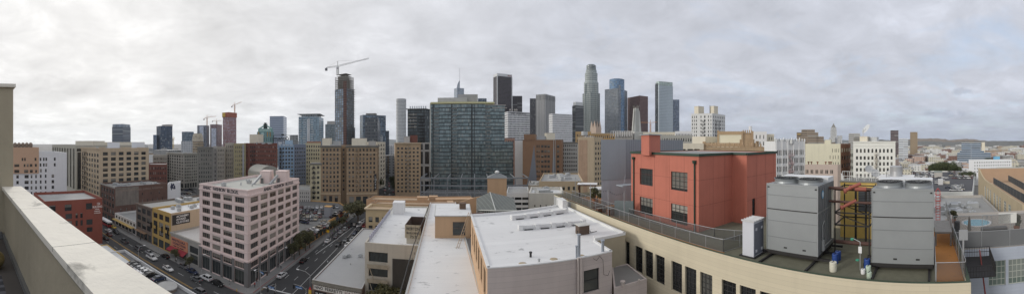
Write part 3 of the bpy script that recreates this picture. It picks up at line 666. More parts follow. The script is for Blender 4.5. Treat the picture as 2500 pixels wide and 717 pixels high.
box_on('penthouse','pale blue penthouse on the sky blue building','penthouse',703,272,zb - .8,5.5,4,4.2,mat('pale_blue_paint',(.33,.45,.56),.8))
# cream and terracotta blocks between blue and the loft block
YC = mat('yellow_cream_stone',(.47,.42,.28),.85,.1,.2,streak=.2)
blk('apartment_building','yellow cream stone block between the sky blue building and the brown lofts',745,783,285,349,11,6,YC,wf=.5,sty='two')
blk('apartment_building','terracotta striped block rising behind the yellow cream one',749,784,310,345,11,3,mat('terracotta_stripes',(.29,.15,.10),.85,.1),wf=.75,sty='four')
nb = blk('apartment_building','narrow mustard stone building with dark cornice, next to the brown lofts',757.5,785,224,398,7,2,YC,wf=.5,sty='pair',corn=(.6,.7,DG,(0,)))
fire_escape(nb,0,1.0,3.0,[6 + k * 3.4 for k in range(7)],FRAME_DK)
blk('shop_building','small white two storey building beside the car park',728,758,215,462,3,5,LG,wf=.35)
# brown loft block with two wings and recess
BRL = mat('golden_brown_brick',(.30,.215,.135),.88,.12,.3,streak=.25);BRT = mat('pale_terracotta',(.50,.40,.27),.85,.1,.3)
D0 = 224
A_ = PD(782.5,D0);azf = azi(850) + pi / 2 - .02;def_ = lambda p: hit(p,A_,azf)
P1,P2,P3,P4 = def_(832),def_(846),def_(921),None
nn = Vector((-sin(azf - pi / 2) * -1,cos(azf - pi / 2)));nn = Vector((sin(azf - pi / 2),cos(azf - pi / 2)))
bk = 42;fpL = [A_,P1,P1 + nn * 5,P2 + nn * 5,P2,P3,P3 + fu * bk,A_ + nn * bk]
zl = ZT(355,D0)
def wing(nc): return rows(9.5,zl - 1.5,10,nc,.5,.6,.9,'dh')
grd = [dict(z0=1,z1=7,nc=3,wf=.55,um=1.2,sty='shop')]
lof = building('loft_building','golden brown twelve storey loft block in two wings with a vertical sign',fpL,zl,{0: wing(5) + grd,4: wing(8) + [dict(z0=1,z1=6.5,nc=4,wf=.7,um=1.2,sty='shop')],2: rows(9.5,zl - 1.5,10,1,.4,.5,.5,'dh'),5: rows(9.5,zl - 1.5,10,8,.5,.55,.9,'dh')},wall=BRL,roof=ROOF,rec=.3,corn=(1.1,.8,DG,(0,4,5)))
for i in (0,4):
    a,b,u,q,Ln = edge(lof,i);mb = MB()
    for z,t,k in ((8.2,.6,.35),(zl - 5.6,.35,.25),(zl - 2.2,.3,.3)): mb = MB();mb.obox(a - u * .05 + q * .003,u,q,Ln + .1,k,z,z + t);part('belt_course',mb,BRT,lof)
fire_escape(lof,4,6.5,2.6,[11 + k * 3.1 for k in range(10)],mat('tan_iron',(.42,.32,.22),.7))
a,b,u,q,Ln = edge(lof,4);e_ = b - u * 2.2
r = thing('vertical_sign','black vertical blade sign with white letters on the golden brown loft block','sign',(*(e_ + q * .4),10));mb = MB();mb.obox(e_ + q * .3,u,q,1.6,.3,11.5,22.5);part('panel',mb,BLK,r)
for i,ch in enumerate('LOFTS'): text(ch,r,(*(e_ + u * .35 + q * .62),19.8 - i * 1.9),u,1.3,WHL)
for k,(pl,pr,dd,h_,m_) in enumerate(((786,806,236,6,CREAM),(812,828,238,4,UNIT),(858,893,238,6,CREAM),(900,915,240,4,LG))):
    box_on('penthouse',('cream hut with a window','grey metal hut','long cream hut','small pale hut')[k] + ' on the roof of the golden brown loft block','penthouse',(pl + pr) / 2,dd,zl - .8,(pr - pl) / F * dd,5,h_,m_)
blk('office_building','cream white block behind the loft block on the far street',920,941,300,346,10,3,CREAM,az=azi(930) + .4,wf=.4)
f = [fu * 270 - fv * 17,fu * 270 - fv * 9.6,fu * 330 - fv * 9.6,fu * 330 - fv * 22]
building('office_building','pale green grey block facing the far street behind the loft block',f,ZT(368,275),{0: rows(3,35,10,2,.5,.5,.6,'dh'),1: rows(3,35,10,8,.5,.5,.6,'dh')},wall=YC,roof=ROOF)
f = [fu * 340 - fv * 24,fu * 340 - fv * 10,fu * 480 - fv * 10,fu * 480 - fv * 24]
building('office_building','dark grey office slab lining the left of the far street',f,72,{},wall=gridmat('dark_slab',(.10,.11,.12),(.05,.06,.07),3.5,1.8),roof=ROOF)
f = [fu * 560 - fv * 30,fu * 560 - fv * 8,fu * 700 - fv * 8,fu * 700 - fv * 30]
building('office_building','pale office block at the far end of the street',f,56,{},wall=gridmat('pale_slab',(.42,.43,.43),(.10,.12,.13),3.5,2.2),roof=ROOF)
f = [fu * 330 + fv * 12,fu * 330 + fv * 40,fu * 480 + fv * 40,fu * 480 + fv * 12]
building('office_building','brown office block lining the right of the far street',f,44,{},wall=gridmat('brown_slab',(.22,.18,.15),(.05,.05,.05),3.5,2.2),roof=ROOF)
# tan hotel right of the far street
HT = mat('warm_tan_brick',(.40,.29,.18),.88,.1,.3,streak=.25)
f = F1(965,1027,262,30,azi(990) + pi / 2 + .05);f[3] = f[0] + fu * 30;zh = ZT(348,262)
ho = building('apartment_building','warm tan brick block with a central fire escape right of the far street',f,zh,{0: rows(3,zh - 3,12,6,.5,.5,.8,'dh')},wall=HT,roof=ROOF,corn=(.9,.7,BRT,(0,)))
a,b,u,q,Ln = edge(ho,0);fire_escape(ho,0,Ln * .42,3.2,[6 + k * 3.4 for k in range(12)],mat('pale_iron',(.4,.36,.3),.7))
box_on('penthouse','pale metal hut on the warm tan brick block','penthouse',993,268,zh - .8,5,5,6,LG);box_on('penthouse','red brick hut on the warm tan brick block','penthouse',1010,270,zh - .8,6,5,7,RBRICK)
f = F1(1025,1053,268,20,azi(1038) + pi / 2);zf = ZT(348,268)
wfm = building('office_building','grey white framed building with tall dark openings beside the glass tower',f,zf,{0: [dict(z0=z_,z1=z_ + 10.5,cols=[(.06,.26),(.44,.80),(.86,.95)],sty='grid',g=GLASS_DK) for z_ in (1.5,14,26.5)] + [dict(z0=38.6,z1=zf - 1,cols=[(.06,.26),(.44,.80),(.86,.95)],sty='two',g=GLASS_DK)]},wall=LG,roof=ROOF,rec=.8)
scatter_units(lof,'the golden brown loft block',9,71);scatter_units(ho,'the warm tan brick block',5,72);scatter_units(rib,'the beige ribbed office block',6,73)
# ================================================================== skyline towers
def tower(label,pl,pr,d,y,m,pc=None,t=.5,depth=None,name='skyscraper',roof=None,par=.6,z0=0,wallm2=None):
    if pc is None:
        f = F1(pl,pr,d,depth or (pr - pl) / F * d * .8)
    else:
        al = azi(pc) - pi / 2 + t;f = F2(pc,d,pl,pr,al,al + pi / 2)
    return building(name,label,f,ZT(y,d),{},z0=z0,wall=m,roof=roof or ROOF_DK,par=par,cat='tower')
CR = mat('crane_white',(.55,.55,.52),.6,0);CRO = mat('crane_orange',(.45,.22,.10),.6,0)
def crane(label,px,d,yb,yt,tip,back,m,r=.9):
    """mast from yb to yt; tip, back = (px, y) of the jib end and the counter-jib end"""
    p = PD(px,d);zb,zt = ZT(yb,d),ZT(yt,d);R = thing('tower_crane',label,'crane',(p.x,p.y,zb));k = d / F
    def pt(q): 
        s = (q[0] - px) * k;a = azi(px);return Vector((p.x + s * cos(a),p.y - s * sin(a),ZT(q[1],d)))
    T_,B_ = pt(tip),pt(back)
    mb = MB();h = 1.0 * r
    for sx in (-h,h):
        for sy in (-h,h): mb.bar((p.x + sx,p.y + sy,zb),(p.x + sx,p.y + sy,zt),.28 * r)
    z = zb;s = 1
    while z < zt - 2: mb.bar((p.x - h * s,p.y - h,z),(p.x + h * s,p.y - h,z + 2.5),.14 * r);mb.bar((p.x - h * s,p.y + h,z),(p.x + h * s,p.y + h,z + 2.5),.14 * r);z += 2.5;s = -s
    part('mast',mb,m,R);top = Vector((p.x,p.y,zt + 7 * r))
    for nm,E_,w_ in (('jib',T_,1.6 * r),('counter_jib',B_,1.6 * r)):
        st = Vector((p.x,p.y,zt));mb = MB();n = max(3,int((E_ - st).length / 4));up = Vector((0,0,w_))
        mb.bar(st,E_,.22 * r);mb.bar(st + up,E_ + up * .5,.22 * r)
        for i in range(n):
            a,b = st.lerp(E_,i / n),st.lerp(E_,(i + .5) / n);mb.bar(a,b + up,.12 * r);mb.bar(b + up,st.lerp(E_,(i + 1) / n),.12 * r)
        part(nm,mb,m,R)
    mb = MB();mb.bar((p.x,p.y,zt),top,.35 * r);mb.bar(top,st.lerp(T_,.75) + Vector((0,0,1)),.09 * r);mb.bar(top,B_,.09 * r);part('stay',mb,m,R)
    mb = MB();mb.box(B_.x - 1.2 * r,B_.y - 1.2 * r,B_.z - 3 * r,B_.x + 1.2 * r,B_.y + 1.2 * r,B_.z);part('counterweight',mb,mat('crane_weight',(.15,.15,.16),.8),R)
    mb = MB();mb.box(p.x - 1.2 * r,p.y - 1.6 * r,zt - 2.6 * r,p.x + 1.2 * r,p.y - .2,zt - .2);part('cab',mb,mat('crane_cab',(.5,.5,.5),.5),R);return R
GT = lambda n,w_,g_,**k: gridmat(n,w_,g_,**k)
t_ = tower('far grey blue office tower with a glazed crown, leftmost of the distant towers',273.5,319,900,309,GT('g_left',(.16,.18,.21),(.055,.07,.09),fl=4.2,bay=60,wu=.99,wv=.6),pc=300,t=.5)
a,b,u,q,Ln = edge(t_,0);mb = MB();P = [Vector(t_['_fp'][2 * i:2 * i + 2]) for i in range(4)];mb.prism([tuple(x) for x in inset(P,1)],t_['_z'],t_['_z'] + 8);part('crown',mb,GT('g_crown',(.35,.38,.42),(.16,.2,.25),fl=8,bay=5,wv=.8,wu=.8),t_)
t_ = tower('slim dark blue residential tower with a lower left wing, far left',382,421,760,307,GT('g_blue1',(.075,.10,.14),(.03,.05,.08),fl=3.4,bay=4,wu=.75,wv=.6,var=.7),pc=393,t=1.1)
building('skyscraper','lower pale blue wing on the left of the slim dark blue tower',F1(374,383,765,20),ZT(329,765),{},wall=GT('g_blue2',(.16,.20,.26),(.07,.10,.15),fl=3.4,bay=3),roof=ROOF_DK,cat='tower')
box_on('penthouse','stepped cap on the slim dark blue tower','penthouse',403,775,ZT(307,760) - .6,24,14,4.5,LG)
tower('dark blue glass mid rise behind the cream art deco tower',444,473,800,321,GT('g_blue3',(.14,.19,.24),(.05,.08,.11),fl=3.8,bay=3),pc=455,t=.9)
tower('white low residential block in front of the dark blue mid rise',442,471,560,344,GT('g_wh1',(.55,.56,.57),(.10,.12,.14),fl=3.4,bay=3.4,wu=.55),depth=20)
t_ = tower('cream art deco tower with a tiered round top',470,497,480,345,GT('g_cr1',(.36,.29,.20),(.12,.10,.08),fl=4,bay=2.4),pc=482,t=.8)
p = PD(483,494);mb = MB();z = ZT(345,480) - .5;mb.lathe(p.x,p.y,[(8.6,z),(8.6,z + 7),(7.8,z + 7),(7.8,z + 11),(6.4,z + 11.5),(6.4,z + 13),(.1,z + 13)],16);part('tiered_top',mb,GT('g_cr2',(.52,.46,.36),(.28,.24,.18),fl=7,bay=2.2,wv=.8,wu=.4),t_)
CON = (.20,.20,.21)
tower('grey glass tower under construction, left of the pair with cranes',481.5,511,850,305.5,GT('g_uc1',(.26,.27,.30),(.10,.12,.16),fl=3.6,bay=3.2),pc=503,t=.35)
tower('red and silver tower under construction, right of the pair with cranes',513,542,850,303,GT('g_uc2',(.27,.15,.14),(.14,.15,.18),fl=3.6,bay=3),pc=530,t=.4)
building('skyscraper','silver wrapped core of the tower under construction on the left',F1(487,497,845,6),ZT(308,845),{},wall=GT('g_uc3',(.5,.53,.6),(.4,.43,.5),fl=3.6,bay=3,wu=.5),roof=ROOF_DK,cat='tower')
building('skyscraper','silver wrapped core of the tower under construction on the right',F1(516,528,845,6),ZT(313,845),{},wall=MC['g_uc3'],roof=ROOF_DK,cat='tower')
t_ = tower('tall red and yellow topped tower under construction, left skyline',544,577,820,274,GT('g_uc4',(.27,.10,.085),(.30,.33,.38),fl=3.8,bay=3.6,wu=.55),pc=558,t=.75)
P = [Vector(t_['_fp'][2 * i:2 * i + 2]) for i in range(4)];mb = MB();mb.prism([tuple(x) for x in inset(P,-1.2)],t_['_z'] - 12,t_['_z'] + .5);part('formwork',mb,mat('red_formwork',(.30,.09,.05),.8,.5,.2),t_)
mb = MB();a,b,u,q,Ln = edge(t_,3);mb.obox(a + q * 1.3,u,q,Ln * .5,1,t_['_z'] - 11,t_['_z']);part('safety_screen',mb,mat('yellow_mesh',(.50,.33,.05),.8,.2),t_)
crane('small crane over the left of the pair of towers under construction',505.5,850,306,287,(527.5,284),(498,290),CRO,1.0)
crane('low small crane over the right of the pair of towers under construction',529,860,304,296,(541,294),(519,295),CRO,.9)
crane('small crane over the red and yellow topped tower',573,820,275,256,(590.5,249),(566,259),CRO,1.0)
crane('thin yellow crane with no jib showing beside the slim dark blue tower',423,700,362,340,(426.5,337),(421,340),mat('crane_yellow',(.5,.36,.08),.6),.9)
# near-centre left
t_ = tower('pale blue striped glass tower behind the reversed theatre sign',658.5,700,700,283,linemat('g_strip',(.36,.42,.52),4.2,.35,.45,1,.2),pc=692,t=.2)
tower('low grey residential block right of the striped glass tower',709,728,620,329,GT('g_lowg',(.33,.33,.32),(.12,.12,.12),fl=3.3,bay=3))
t_ = tower('pale blue glass residential tower with a flat white roof canopy',729,790,520,284,GT('g_pb',(.33,.41,.46),(.13,.20,.25),fl=3.3,bay=2.6,wu=.8,wv=.7,var=.5),pc=779,t=.18)
P = [Vector(t_['_fp'][2 * i:2 * i + 2]) for i in range(4)];zt_ = t_['_z']
mb = MB();mb.prism([tuple(x) for x in inset(P,4)],zt_,zt_ + 4);part('penthouse',mb,GT('g_pb2',(.6,.62,.62),(.2,.25,.28),fl=4,bay=3),t_)
mb = MB();mb.prism([tuple(x) for x in inset(P,-2.0)],zt_ + 4.003,zt_ + 4.8);part('roof_canopy',mb,mat('white_canopy',(.62,.62,.6),.7),t_)
mb = MB();a,b,u,q,Ln = edge(t_,3);mb.obox(a + u * Ln * .42 + q * .005,u,q,Ln * .13,.6,0,zt_ - 4);part('stair_core',mb,GT('g_core',(.62,.63,.63),(.10,.1,.1),fl=3.3,bay=2.8,wu=.3,wv=.45),t_)
BALM = mat('balcony_white',(.55,.56,.56),.7)
for e,fr_ in ((3,(0.0,.24,.60)),(0,(.15,))):
    a,b,u,q,Ln = edge(t_,e)
    for fx in fr_:
        for k in range(14):
            mb = MB();mb.obox(a + u * Ln * fx + q * .01,u,q,Ln * .12,1.5,zt_ - 6 - k * 3.9,zt_ - 5.2 - k * 3.9);part('balcony',mb,BALM,t_)
tower('small pale grey glass block with a curved roof left of the tall tower under construction',794,822,600,303,GT('g_pg',(.25,.28,.29),(.12,.15,.16),fl=3.4,bay=2.4))
box_on('penthouse','pale barrel topped plant house behind the tall tower under construction','penthouse',808,612,ZT(303,600) - .5,16,10,7,LG)
tower('dark slim block just right of the tall tower under construction',859,867,640,311,GT('g_ds',(.10,.12,.14),(.05,.06,.08),fl=3.4,bay=2.4))
# tall tower under construction with the big crane
d = 430;al = azi(846) - pi / 2 + .62;f = F2(846,d,817.5,864.5,al,al + pi / 2);zt_ = ZT(216,d)
ut = building('skyscraper','tallest tower under construction with a white crane on top',f,zt_,{},wall=GT('g_ut',(.17,.15,.13),(.22,.28,.34),fl=3.3,bay=3.4,wu=.8,wv=.8,var=.4),roof=ROOF_DK,cat='tower')
CONC = mat('raw_concrete',(.23,.215,.19),.9,.2,.2)
P = [Vector(f[i]) for i in range(4)]
mb = MB();ztt = ZT(180,d)
core = inset(P,3.0);mb.prism([tuple(core[0] * .5 + core[3] * .5),tuple(core[0]),tuple(core[1] * .5 + core[0] * .5),tuple(core[2]),tuple(core[3])],zt_,ZT(182,d));part('concrete_core',mb,CONC,ut)
for k in range(9):
    z = zt_ - 2 + k * 2.9;ins = inset(P,.4 if k < 6 else 2.5)
    mb = MB();mb.prism([tuple(x) for x in ins],z,z + .45);part('floor_slab',mb,CONC,ut)
mb = MB()
for i in (0,3):
    a,b = P[i],P[(i + 1) % 4]
    for k in range(8):
        p = a.lerp(b,(k + .5) / 8) + (P[2] - P[0]).normalized() * 1.0;mb.bar((*p,zt_ - 8),(*p,zt_ + 18),.4)
part('column',mb,CONC,ut)
a,b,u,q,Ln = edge(ut,3);mb = MB();mb.obox(a + u * Ln * .78 + q * .01,u,q,Ln * .24,1.5,0,zt_ + 10);part('hoist',mb,linemat('rust_hoist',(.15,.075,.055),3.3,.35,.5,1),ut)
a,b,u,q,Ln = edge(ut,0);
for k in range(38):
    mb = MB();mb.obox(a + u * Ln * .06 + q * .01,u,q,Ln * .96,1.7,20 + k * 2.45 + 8,20 + k * 2.45 + 8.5);part('balcony',mb,CONC,ut)
crane('big white tower crane on the tallest tower under construction',824.5,440,184,163,(900.5,142.5),(796.5,166),CR,1.15)
t_ = tower('dark blue glass residential block with pale upper right corner, left of the far street',878.5,942,560,280,GT('g_db',(.045,.05,.06),(.13,.18,.23),fl=3.3,bay=2.3,wu=.72,wv=.8,var=.6),pc=886,t=1.25)
box_on('penthouse','dark plant house on the dark blue glass block','penthouse',905,580,ZT(280,560) - .6,18,14,5,DG)
tower('thin dark tower edge beside the far street',942,950,600,319,GT('g_ds',(.1,.12,.14),(.05,.06,.08)))
# white round tower
p = PD(979.5,760);R_ = 12.3 / F * 760;z = ZT(242,760);mb = MB();mb.lathe(p.x,p.y,[(R_,0),(R_,z),(R_ * .9,z),(R_ * .9,z - 1),(.01,z - 1)],40)
r = thing('skyscraper','white round tower with a fine grid of windows','tower',(p.x,p.y,0));part('wall',mb,GT('g_rd',(.55,.56,.55),(.10,.11,.12),fl=3.4,bay=2.6,wu=.62,wv=.5),r)
# dark unfinished block left of the glass tower
f = F2(1038,330,995,1050,azi(1020) - pi / 2 + .1,.55);zt_ = ZT(266,330)
r = building('skyscraper','dark glass block with unfinished open upper floors beside the broad green grey glass tower',f,zt_,{},wall=GT('g_df',(.02,.022,.024),(.055,.07,.075),fl=3.3,bay=1.6,wu=.85,wv=.78,var=.5),roof=ROOF_DK,cat='tower')
P = [Vector(x) for x in f];mb = MB();mb.prism([tuple(x) for x in inset(P,-1.0)],zt_ - .4,zt_ + .5);part('roof_slab',mb,mat('near_black',(.02,.02,.02),.7),r)
a,b,u,q,Ln = edge(r,3)
for k in range(5): mb = MB();mb.obox(a + u * .8 + q * .01,u,q,Ln * .48,.5,zt_ - 6 - k * 3.3,zt_ - 5.2 - k * 3.3);part('floor_slab',mb,CONC,r)
for k in range(9): mb = MB();mb.obox(a + u * Ln * .62 + q * .01,u,q,Ln * .36,1.6,zt_ - 8 - k * 3.3,zt_ - 7.5 - k * 3.3);part('balcony',mb,mat('near_black',(.02,.02,.02)),r)
mb = MB()
for k in range(8): pp = P[0].lerp(P[3],k / 8);mb.obox(pp,u,q,1.2,.2,zt_ + .5,zt_ + 3.2)
part('screen',mb,mat('pale_screen',(.5,.53,.56),.5),r)
# ---- green grey glass tower in the middle
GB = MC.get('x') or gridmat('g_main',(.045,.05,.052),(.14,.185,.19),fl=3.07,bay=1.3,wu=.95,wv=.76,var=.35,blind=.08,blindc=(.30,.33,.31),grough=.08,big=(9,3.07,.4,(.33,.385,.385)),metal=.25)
zA = ZT(251,262);z2 = ZT(257,262);z3 = ZT(346,258)
az_ = azi(1150) + pi / 2;o = PD(1052,264)
pA = [o,hit(1184,o,az_)];nrm = Vector((-sin(az_ + pi / 2) * -1,0));uu = (pA[1] - pA[0]).normalized();nn = Vector((-uu.y,uu.x))
f = [pA[0],pA[1],pA[1] + nn * 26,pA[0] + nn * 26]
gt = building('skyscraper','broad green grey glass apartment tower with a pale yellow roof edge',f,zA,{},wall=GB,roof=ROOF,cat='tower')
mb = MB();pB = [pA[1] - nn * .4,hit(1232,pA[1],az_) - nn * .4];mb.prism([tuple(pB[0]),tuple(pB[1]),tuple(pB[1] + nn * 24),tuple(pB[0] + nn * 24)],0,z2);part('east_wing',mb,GB,gt)
mb = MB();pC = [pA[1] - uu * 3 - nn * 2.6,hit(1252,pA[1],az_) - nn * 2.6];mb.prism([tuple(pC[0]),tuple(pC[1]),tuple(pC[1] + nn * 24),tuple(pC[0] + nn * 24)],0,z3);part('low_wing',mb,GB,gt)
YEL = mat('yellow_sheathing',(.52,.50,.28),.8,.1,1)
mb = MB();mb.obox(pA[0] - uu * .3 + nn * -.25,uu,nn,(hit(1208,pA[0],az_) - pA[0]).length,26.4,zA - .6,zA + .9);part('roof_edge',mb,YEL,gt)
mb = MB();mb.obox(pB[0] - nn * .6 + uu * 6,uu,nn,(pB[1] - pB[0]).length - 4,3,z2 - 2.2,z2 - 1.7);mb.obox(pB[0] - nn * .7,uu,nn,(pB[1] - pB[0]).length + 1,24,z2 + .003,z2 + .5);part('roof_slab',mb,LG,gt)
DKM = mat('dark_mullion',(.035,.04,.042),.6,0)
for px_ in (1056,1101.5,1150.5,1158):
    s = hit(px_,pA[0],az_);mb = MB();mb.obox(s - nn * .25,uu,nn,1.0 if px_ != 1158 else .4,.26,0,zA - .6);part('fin',mb,DKM,gt)
BG = mat('balcony_glass',(.10,.12,.12),.15,.1)
for pl_,pr_ in ((1059,1072),(1103,1116),(1185,1197)):
    s,e_ = hit(pl_,pA[0],az_),hit(pr_,pA[0],az_);wd = (e_ - s).length;off_ = 1.5 if pl_ < 1180 else 1.9
    for k in range(21):
        z = zA - 5.0 - k * 3.07
        if z < 6: break
        if pl_ > 1180 and z < z3: off_ = 4.2
        mb = MB();mb.obox(s - nn * off_,uu,nn,wd,1.48,z,z + .22,0);mb.obox(s - nn * (off_ + .04),uu,nn,wd,.05,z + .22,z + 1.2,1);part('balcony',mb,[LG,BG],gt)
mb = MB();s,e_ = hit(1067,pA[0],az_),hit(1140,pA[0],az_);mb.obox(s + nn * 5,uu,nn,(e_ - s).length,14,zA - .6,ZT(238.5,268));part('penthouse',mb,mat('concrete_panel',(.40,.40,.395),.9),gt)
mb = MB();s,e_ = hit(1117,pA[0],az_),hit(1167,pA[0],az_);mb.obox(s + nn * 9,uu,nn,(e_ - s).length,12,zA - .6,ZT(230.5,272));part('lift_house',mb,mat('concrete_panel2',(.34,.335,.325),.9),gt)
mb = MB();mb.obox(pA[0] - uu * 1.2 + nn * 2,uu,nn,1.1,22,20,zA + .5);part('side_screen',mb,mat('white_screen',(.55,.55,.5),.8),gt)
# steel trellis parking structure in front of the glass tower
STL = mat('grey_steel',(.17,.18,.19),.6,.1,.5);PKC = mat('garage_concrete',(.33,.33,.32),.9,.1,.3)
o = PD(1027,205);azg = azi(1158) + pi / 2;e_ = hit(1290,o,azg);u = (e_ - o).normalized();q = Vector((u.y,-u.x));Ln = (e_ - o).length
gr = thing('parking_structure','grey steel trellis parking structure in front of the green grey glass tower','car park',(o.x,o.y,0));zt_ = ZT(434,205)
mb = MB();mb.obox(o - q * 44,u,-q,Ln,-42 if False else .3,0,ZT(462,245));mb.obox(o,u,-q,Ln,30,0,ZT(478,205));part('wall',mb,GT('g_gar',(.16,.16,.16),(.02,.02,.02),fl=3.0,bay=8,wu=.96,wv=.55,blind=0),gr)
for z in (zt_,ZT(452,205),ZT(468,205)): mb = MB();mb.bar((*o,z),(*e_,z),.45);part('beam',mb,STL,gr)
for k in range(9): p = o.lerp(e_,k / 8);mb = MB();mb.bar((*p,0),(*p,zt_),.38);part('column',mb,STL,gr)
for k in range(9): p = o.lerp(e_,k / 8);mb = MB();mb.bar((*p,zt_),(*(p - q * 28),zt_),.3);part('beam',mb,STL,gr)
HEDGE_AT = (o,u,q,Ln,ZT(478,205))
# white slotted garage
f = F1(1237,1292,176,24,azi(1265) + pi / 2);zt_ = ZT(470,176)
wg = building('parking_structure','white car park with long dark slots behind the tan chimney tower',f,zt_,{0: [dict(z0=1.2 + k * 2.9,z1=2.7 + k * 2.9,cols=[(.02,.33),(.36,.66),(.69,.98)],sty='one',g=GLASS_DK) for k in range(5)]},wall=mat('white_garage',(.56,.57,.57),.85,.08,.3),roof=ROOF,rec=.8,cat='car park')
# ---- distant centre
t_ = tower('far glass tower with a sail shaped crown and tall spire',1108.5,1133,1700,214,GT('g_wg',(.34,.38,.42),(.16,.20,.26),fl=8,bay=8,wu=.6,wv=.6),pc=1116,t=1.1)
p = PD(1121,1720);zt_ = t_['_z'];mb = MB();u = Vector((cos(azi(1121)),-sin(azi(1121))));v = Vector((-u.y,u.x))
K = 8;prf = [(-12,zt_)] + [(-12 + 14 * (i / K) ** 2.2,zt_ + 42 * (i / K)) for i in range(1,K + 1)] + [(3,zt_ + 42),(3,zt_)]
for s in (-8,8): pts = [(*(p + u * x + v * s),z) for x,z in prf];mb.face(pts if s < 0 else list(reversed(pts)))
for (x0,z0),(x1,z1) in zip(prf,prf[1:]): mb.face([(*(p + u * x0 + v * -8),z0),(*(p + u * x0 + v * 8),z0),(*(p + u * x1 + v * 8),z1),(*(p + u * x1 + v * -8),z1)])
part('sail_crown',mb,mat('sail_glass',(.30,.34,.38),.2),t_);mb = MB();mb.bar((p.x + 3,p.y,zt_),(p.x + 3,p.y,ZT(166,1720)),.9);part('spire',mb,UNIT,t_)
tower('dark blue flat topped block just right of the concrete lift house',1167,1188,900,240,GT('g_dbf',(.09,.12,.16),(.05,.07,.1),fl=4,bay=3))
# black tower with white cap
al = azi(1214) - pi / 2 + 1.15;f = F2(1214,1000,1205,1250,al,al + pi / 2);zt_ = ZT(185,1000)
ao = building('skyscraper','tall brown black slab tower with a white cap',f,zt_,{},wall=GT('g_ao',(.055,.045,.05),(.028,.024,.028),fl=4.2,bay=3,wv=.6,wu=1.0,blind=0),roof=ROOF_DK,cat='tower')
P = [Vector(x) for x in f];WC = mat('tower_cap_white',(.55,.56,.56),.8,.05);mb = MB();mb.prism([tuple(x) for x in inset(P,-.3)],zt_ + .003,ZT(178.5,1000));part('cap',mb,WC,ao)
for i in (0,1,3): mb = MB();c = P[i];mb.prism([(c.x - 1.3,c.y - 1.3),(c.x + 1.3,c.y - 1.3),(c.x + 1.3,c.y + 1.3),(c.x - 1.3,c.y + 1.3)],0,zt_);part('corner_pier',mb,WC,ao)
a,b,u,q,Ln = edge(ao,0);text('Aon',ao,(*(b - u * 16 + q * .6),zt_ + 1.8),u,4.6,mat('dark_red_sign',(.20,.02,.03),.6),width=14,bold=.2)
tower('lower black block to the right of the brown black slab',1251,1275,1050,234,GT('g_bl',(.045,.04,.045),(.03,.027,.03),fl=4.2,bay=40,wu=.99,wv=.5))
# white grid block with sign
d = 600;al = azi(1240) - pi / 2 + 1.2;f = F2(1240,d,1231.5,1294,al,al + pi / 2);zt_ = ZT(272,d)
ow = building('skyscraper','white gridded office block with black roof lettering',f,zt_,{},wall=GT('g_ow',(.62,.62,.62),(.05,.055,.06),fl=4.3,bay=2.8,wu=.72,wv=.55,blind=.1),roof=ROOF,cat='tower')
a,b,u,q,Ln = edge(ow,0);text('ONE WILSHIRE',ow,(*(a + u * Ln * .12 + q * .4),zt_ - 4.6),u,3.2,BLK,width=Ln * .68,bold=.06)
mb = MB();c = a + u * 14 - q * 12;
for dx in (-5,0,6,10): mb.bar((c.x + dx,c.y,zt_ - 1),(c.x + dx * .8,c.y,zt_ + (12 if dx == 0 else 7)),.5);mb.cyl(c.x + dx * .9,c.y,zt_ + 4,zt_ + 6,1.4,n=10)
part('antenna',mb,LG,ow)
# finned grey tower and dark neighbour
tower('dark slim slab left of the pale finned tower',1293.5,1309,930,240,GT('g_dk3',(.08,.08,.09),(.045,.045,.05),fl=4,bay=2,wv=1.0,wu=.5),depth=24)
al = azi(1328) - pi / 2 + .55;f = F2(1331,880,1308.5,1355.5,al,al + pi / 2);zt_ = ZT(229,880)
cf = building('skyscraper','pale vertically finned tower with a dark band at its top',f,zt_,{},wall=linemat('g_fin',(.40,.40,.40),3.0,.4,.35,0,.6),roof=ROOF_DK,cat='tower')
P = [Vector(x) for x in f];mb = MB();mb.prism([tuple(x) for x in inset(P,-.25)],zt_ - 16,zt_ - 3);part('top_band',mb,linemat('g_finb',(.12,.12,.12),3.0,.3,2.4,0),cf)
for i in (0,3):
    a,b,u,q,Ln = edge(cf,i)
    for k in range(7): mb = MB();mb.obox(a + u * (Ln * (k + .1) / 7) + q * .01,u,q,1.1,.9,0,zt_);part('fin',mb,mat('fin_stone',(.46,.46,.45),.8),cf)
al = azi(1350) - pi / 2 + 1.1;f = F2(1349,560,1340,1396.5,al,al + pi / 2)
building('office_building','white panelled mid rise with thin window strips between the finned and dark towers',f,ZT(277,560),{},wall=GT('g_wp',(.60,.60,.60),(.24,.25,.26),fl=4.0,bay=1.8,wu=.8,wv=.35),roof=ROOF,cat='tower')
t_ = tower('dark banded tower with a white stepped top, left of the tallest round topped tower',1397,1425,900,257,GT('g_bd',(.13,.135,.14),(.035,.04,.045),fl=4.2,bay=60,wu=.99,wv=.6),pc=1405,t=1.0)
P = [Vector(t_['_fp'][2 * i:2 * i + 2]) for i in range(4)];mb = MB();mb.prism([tuple(x) for x in inset(P,2)],t_['_z'],ZT(248,900));part('cap',mb,WC,t_)
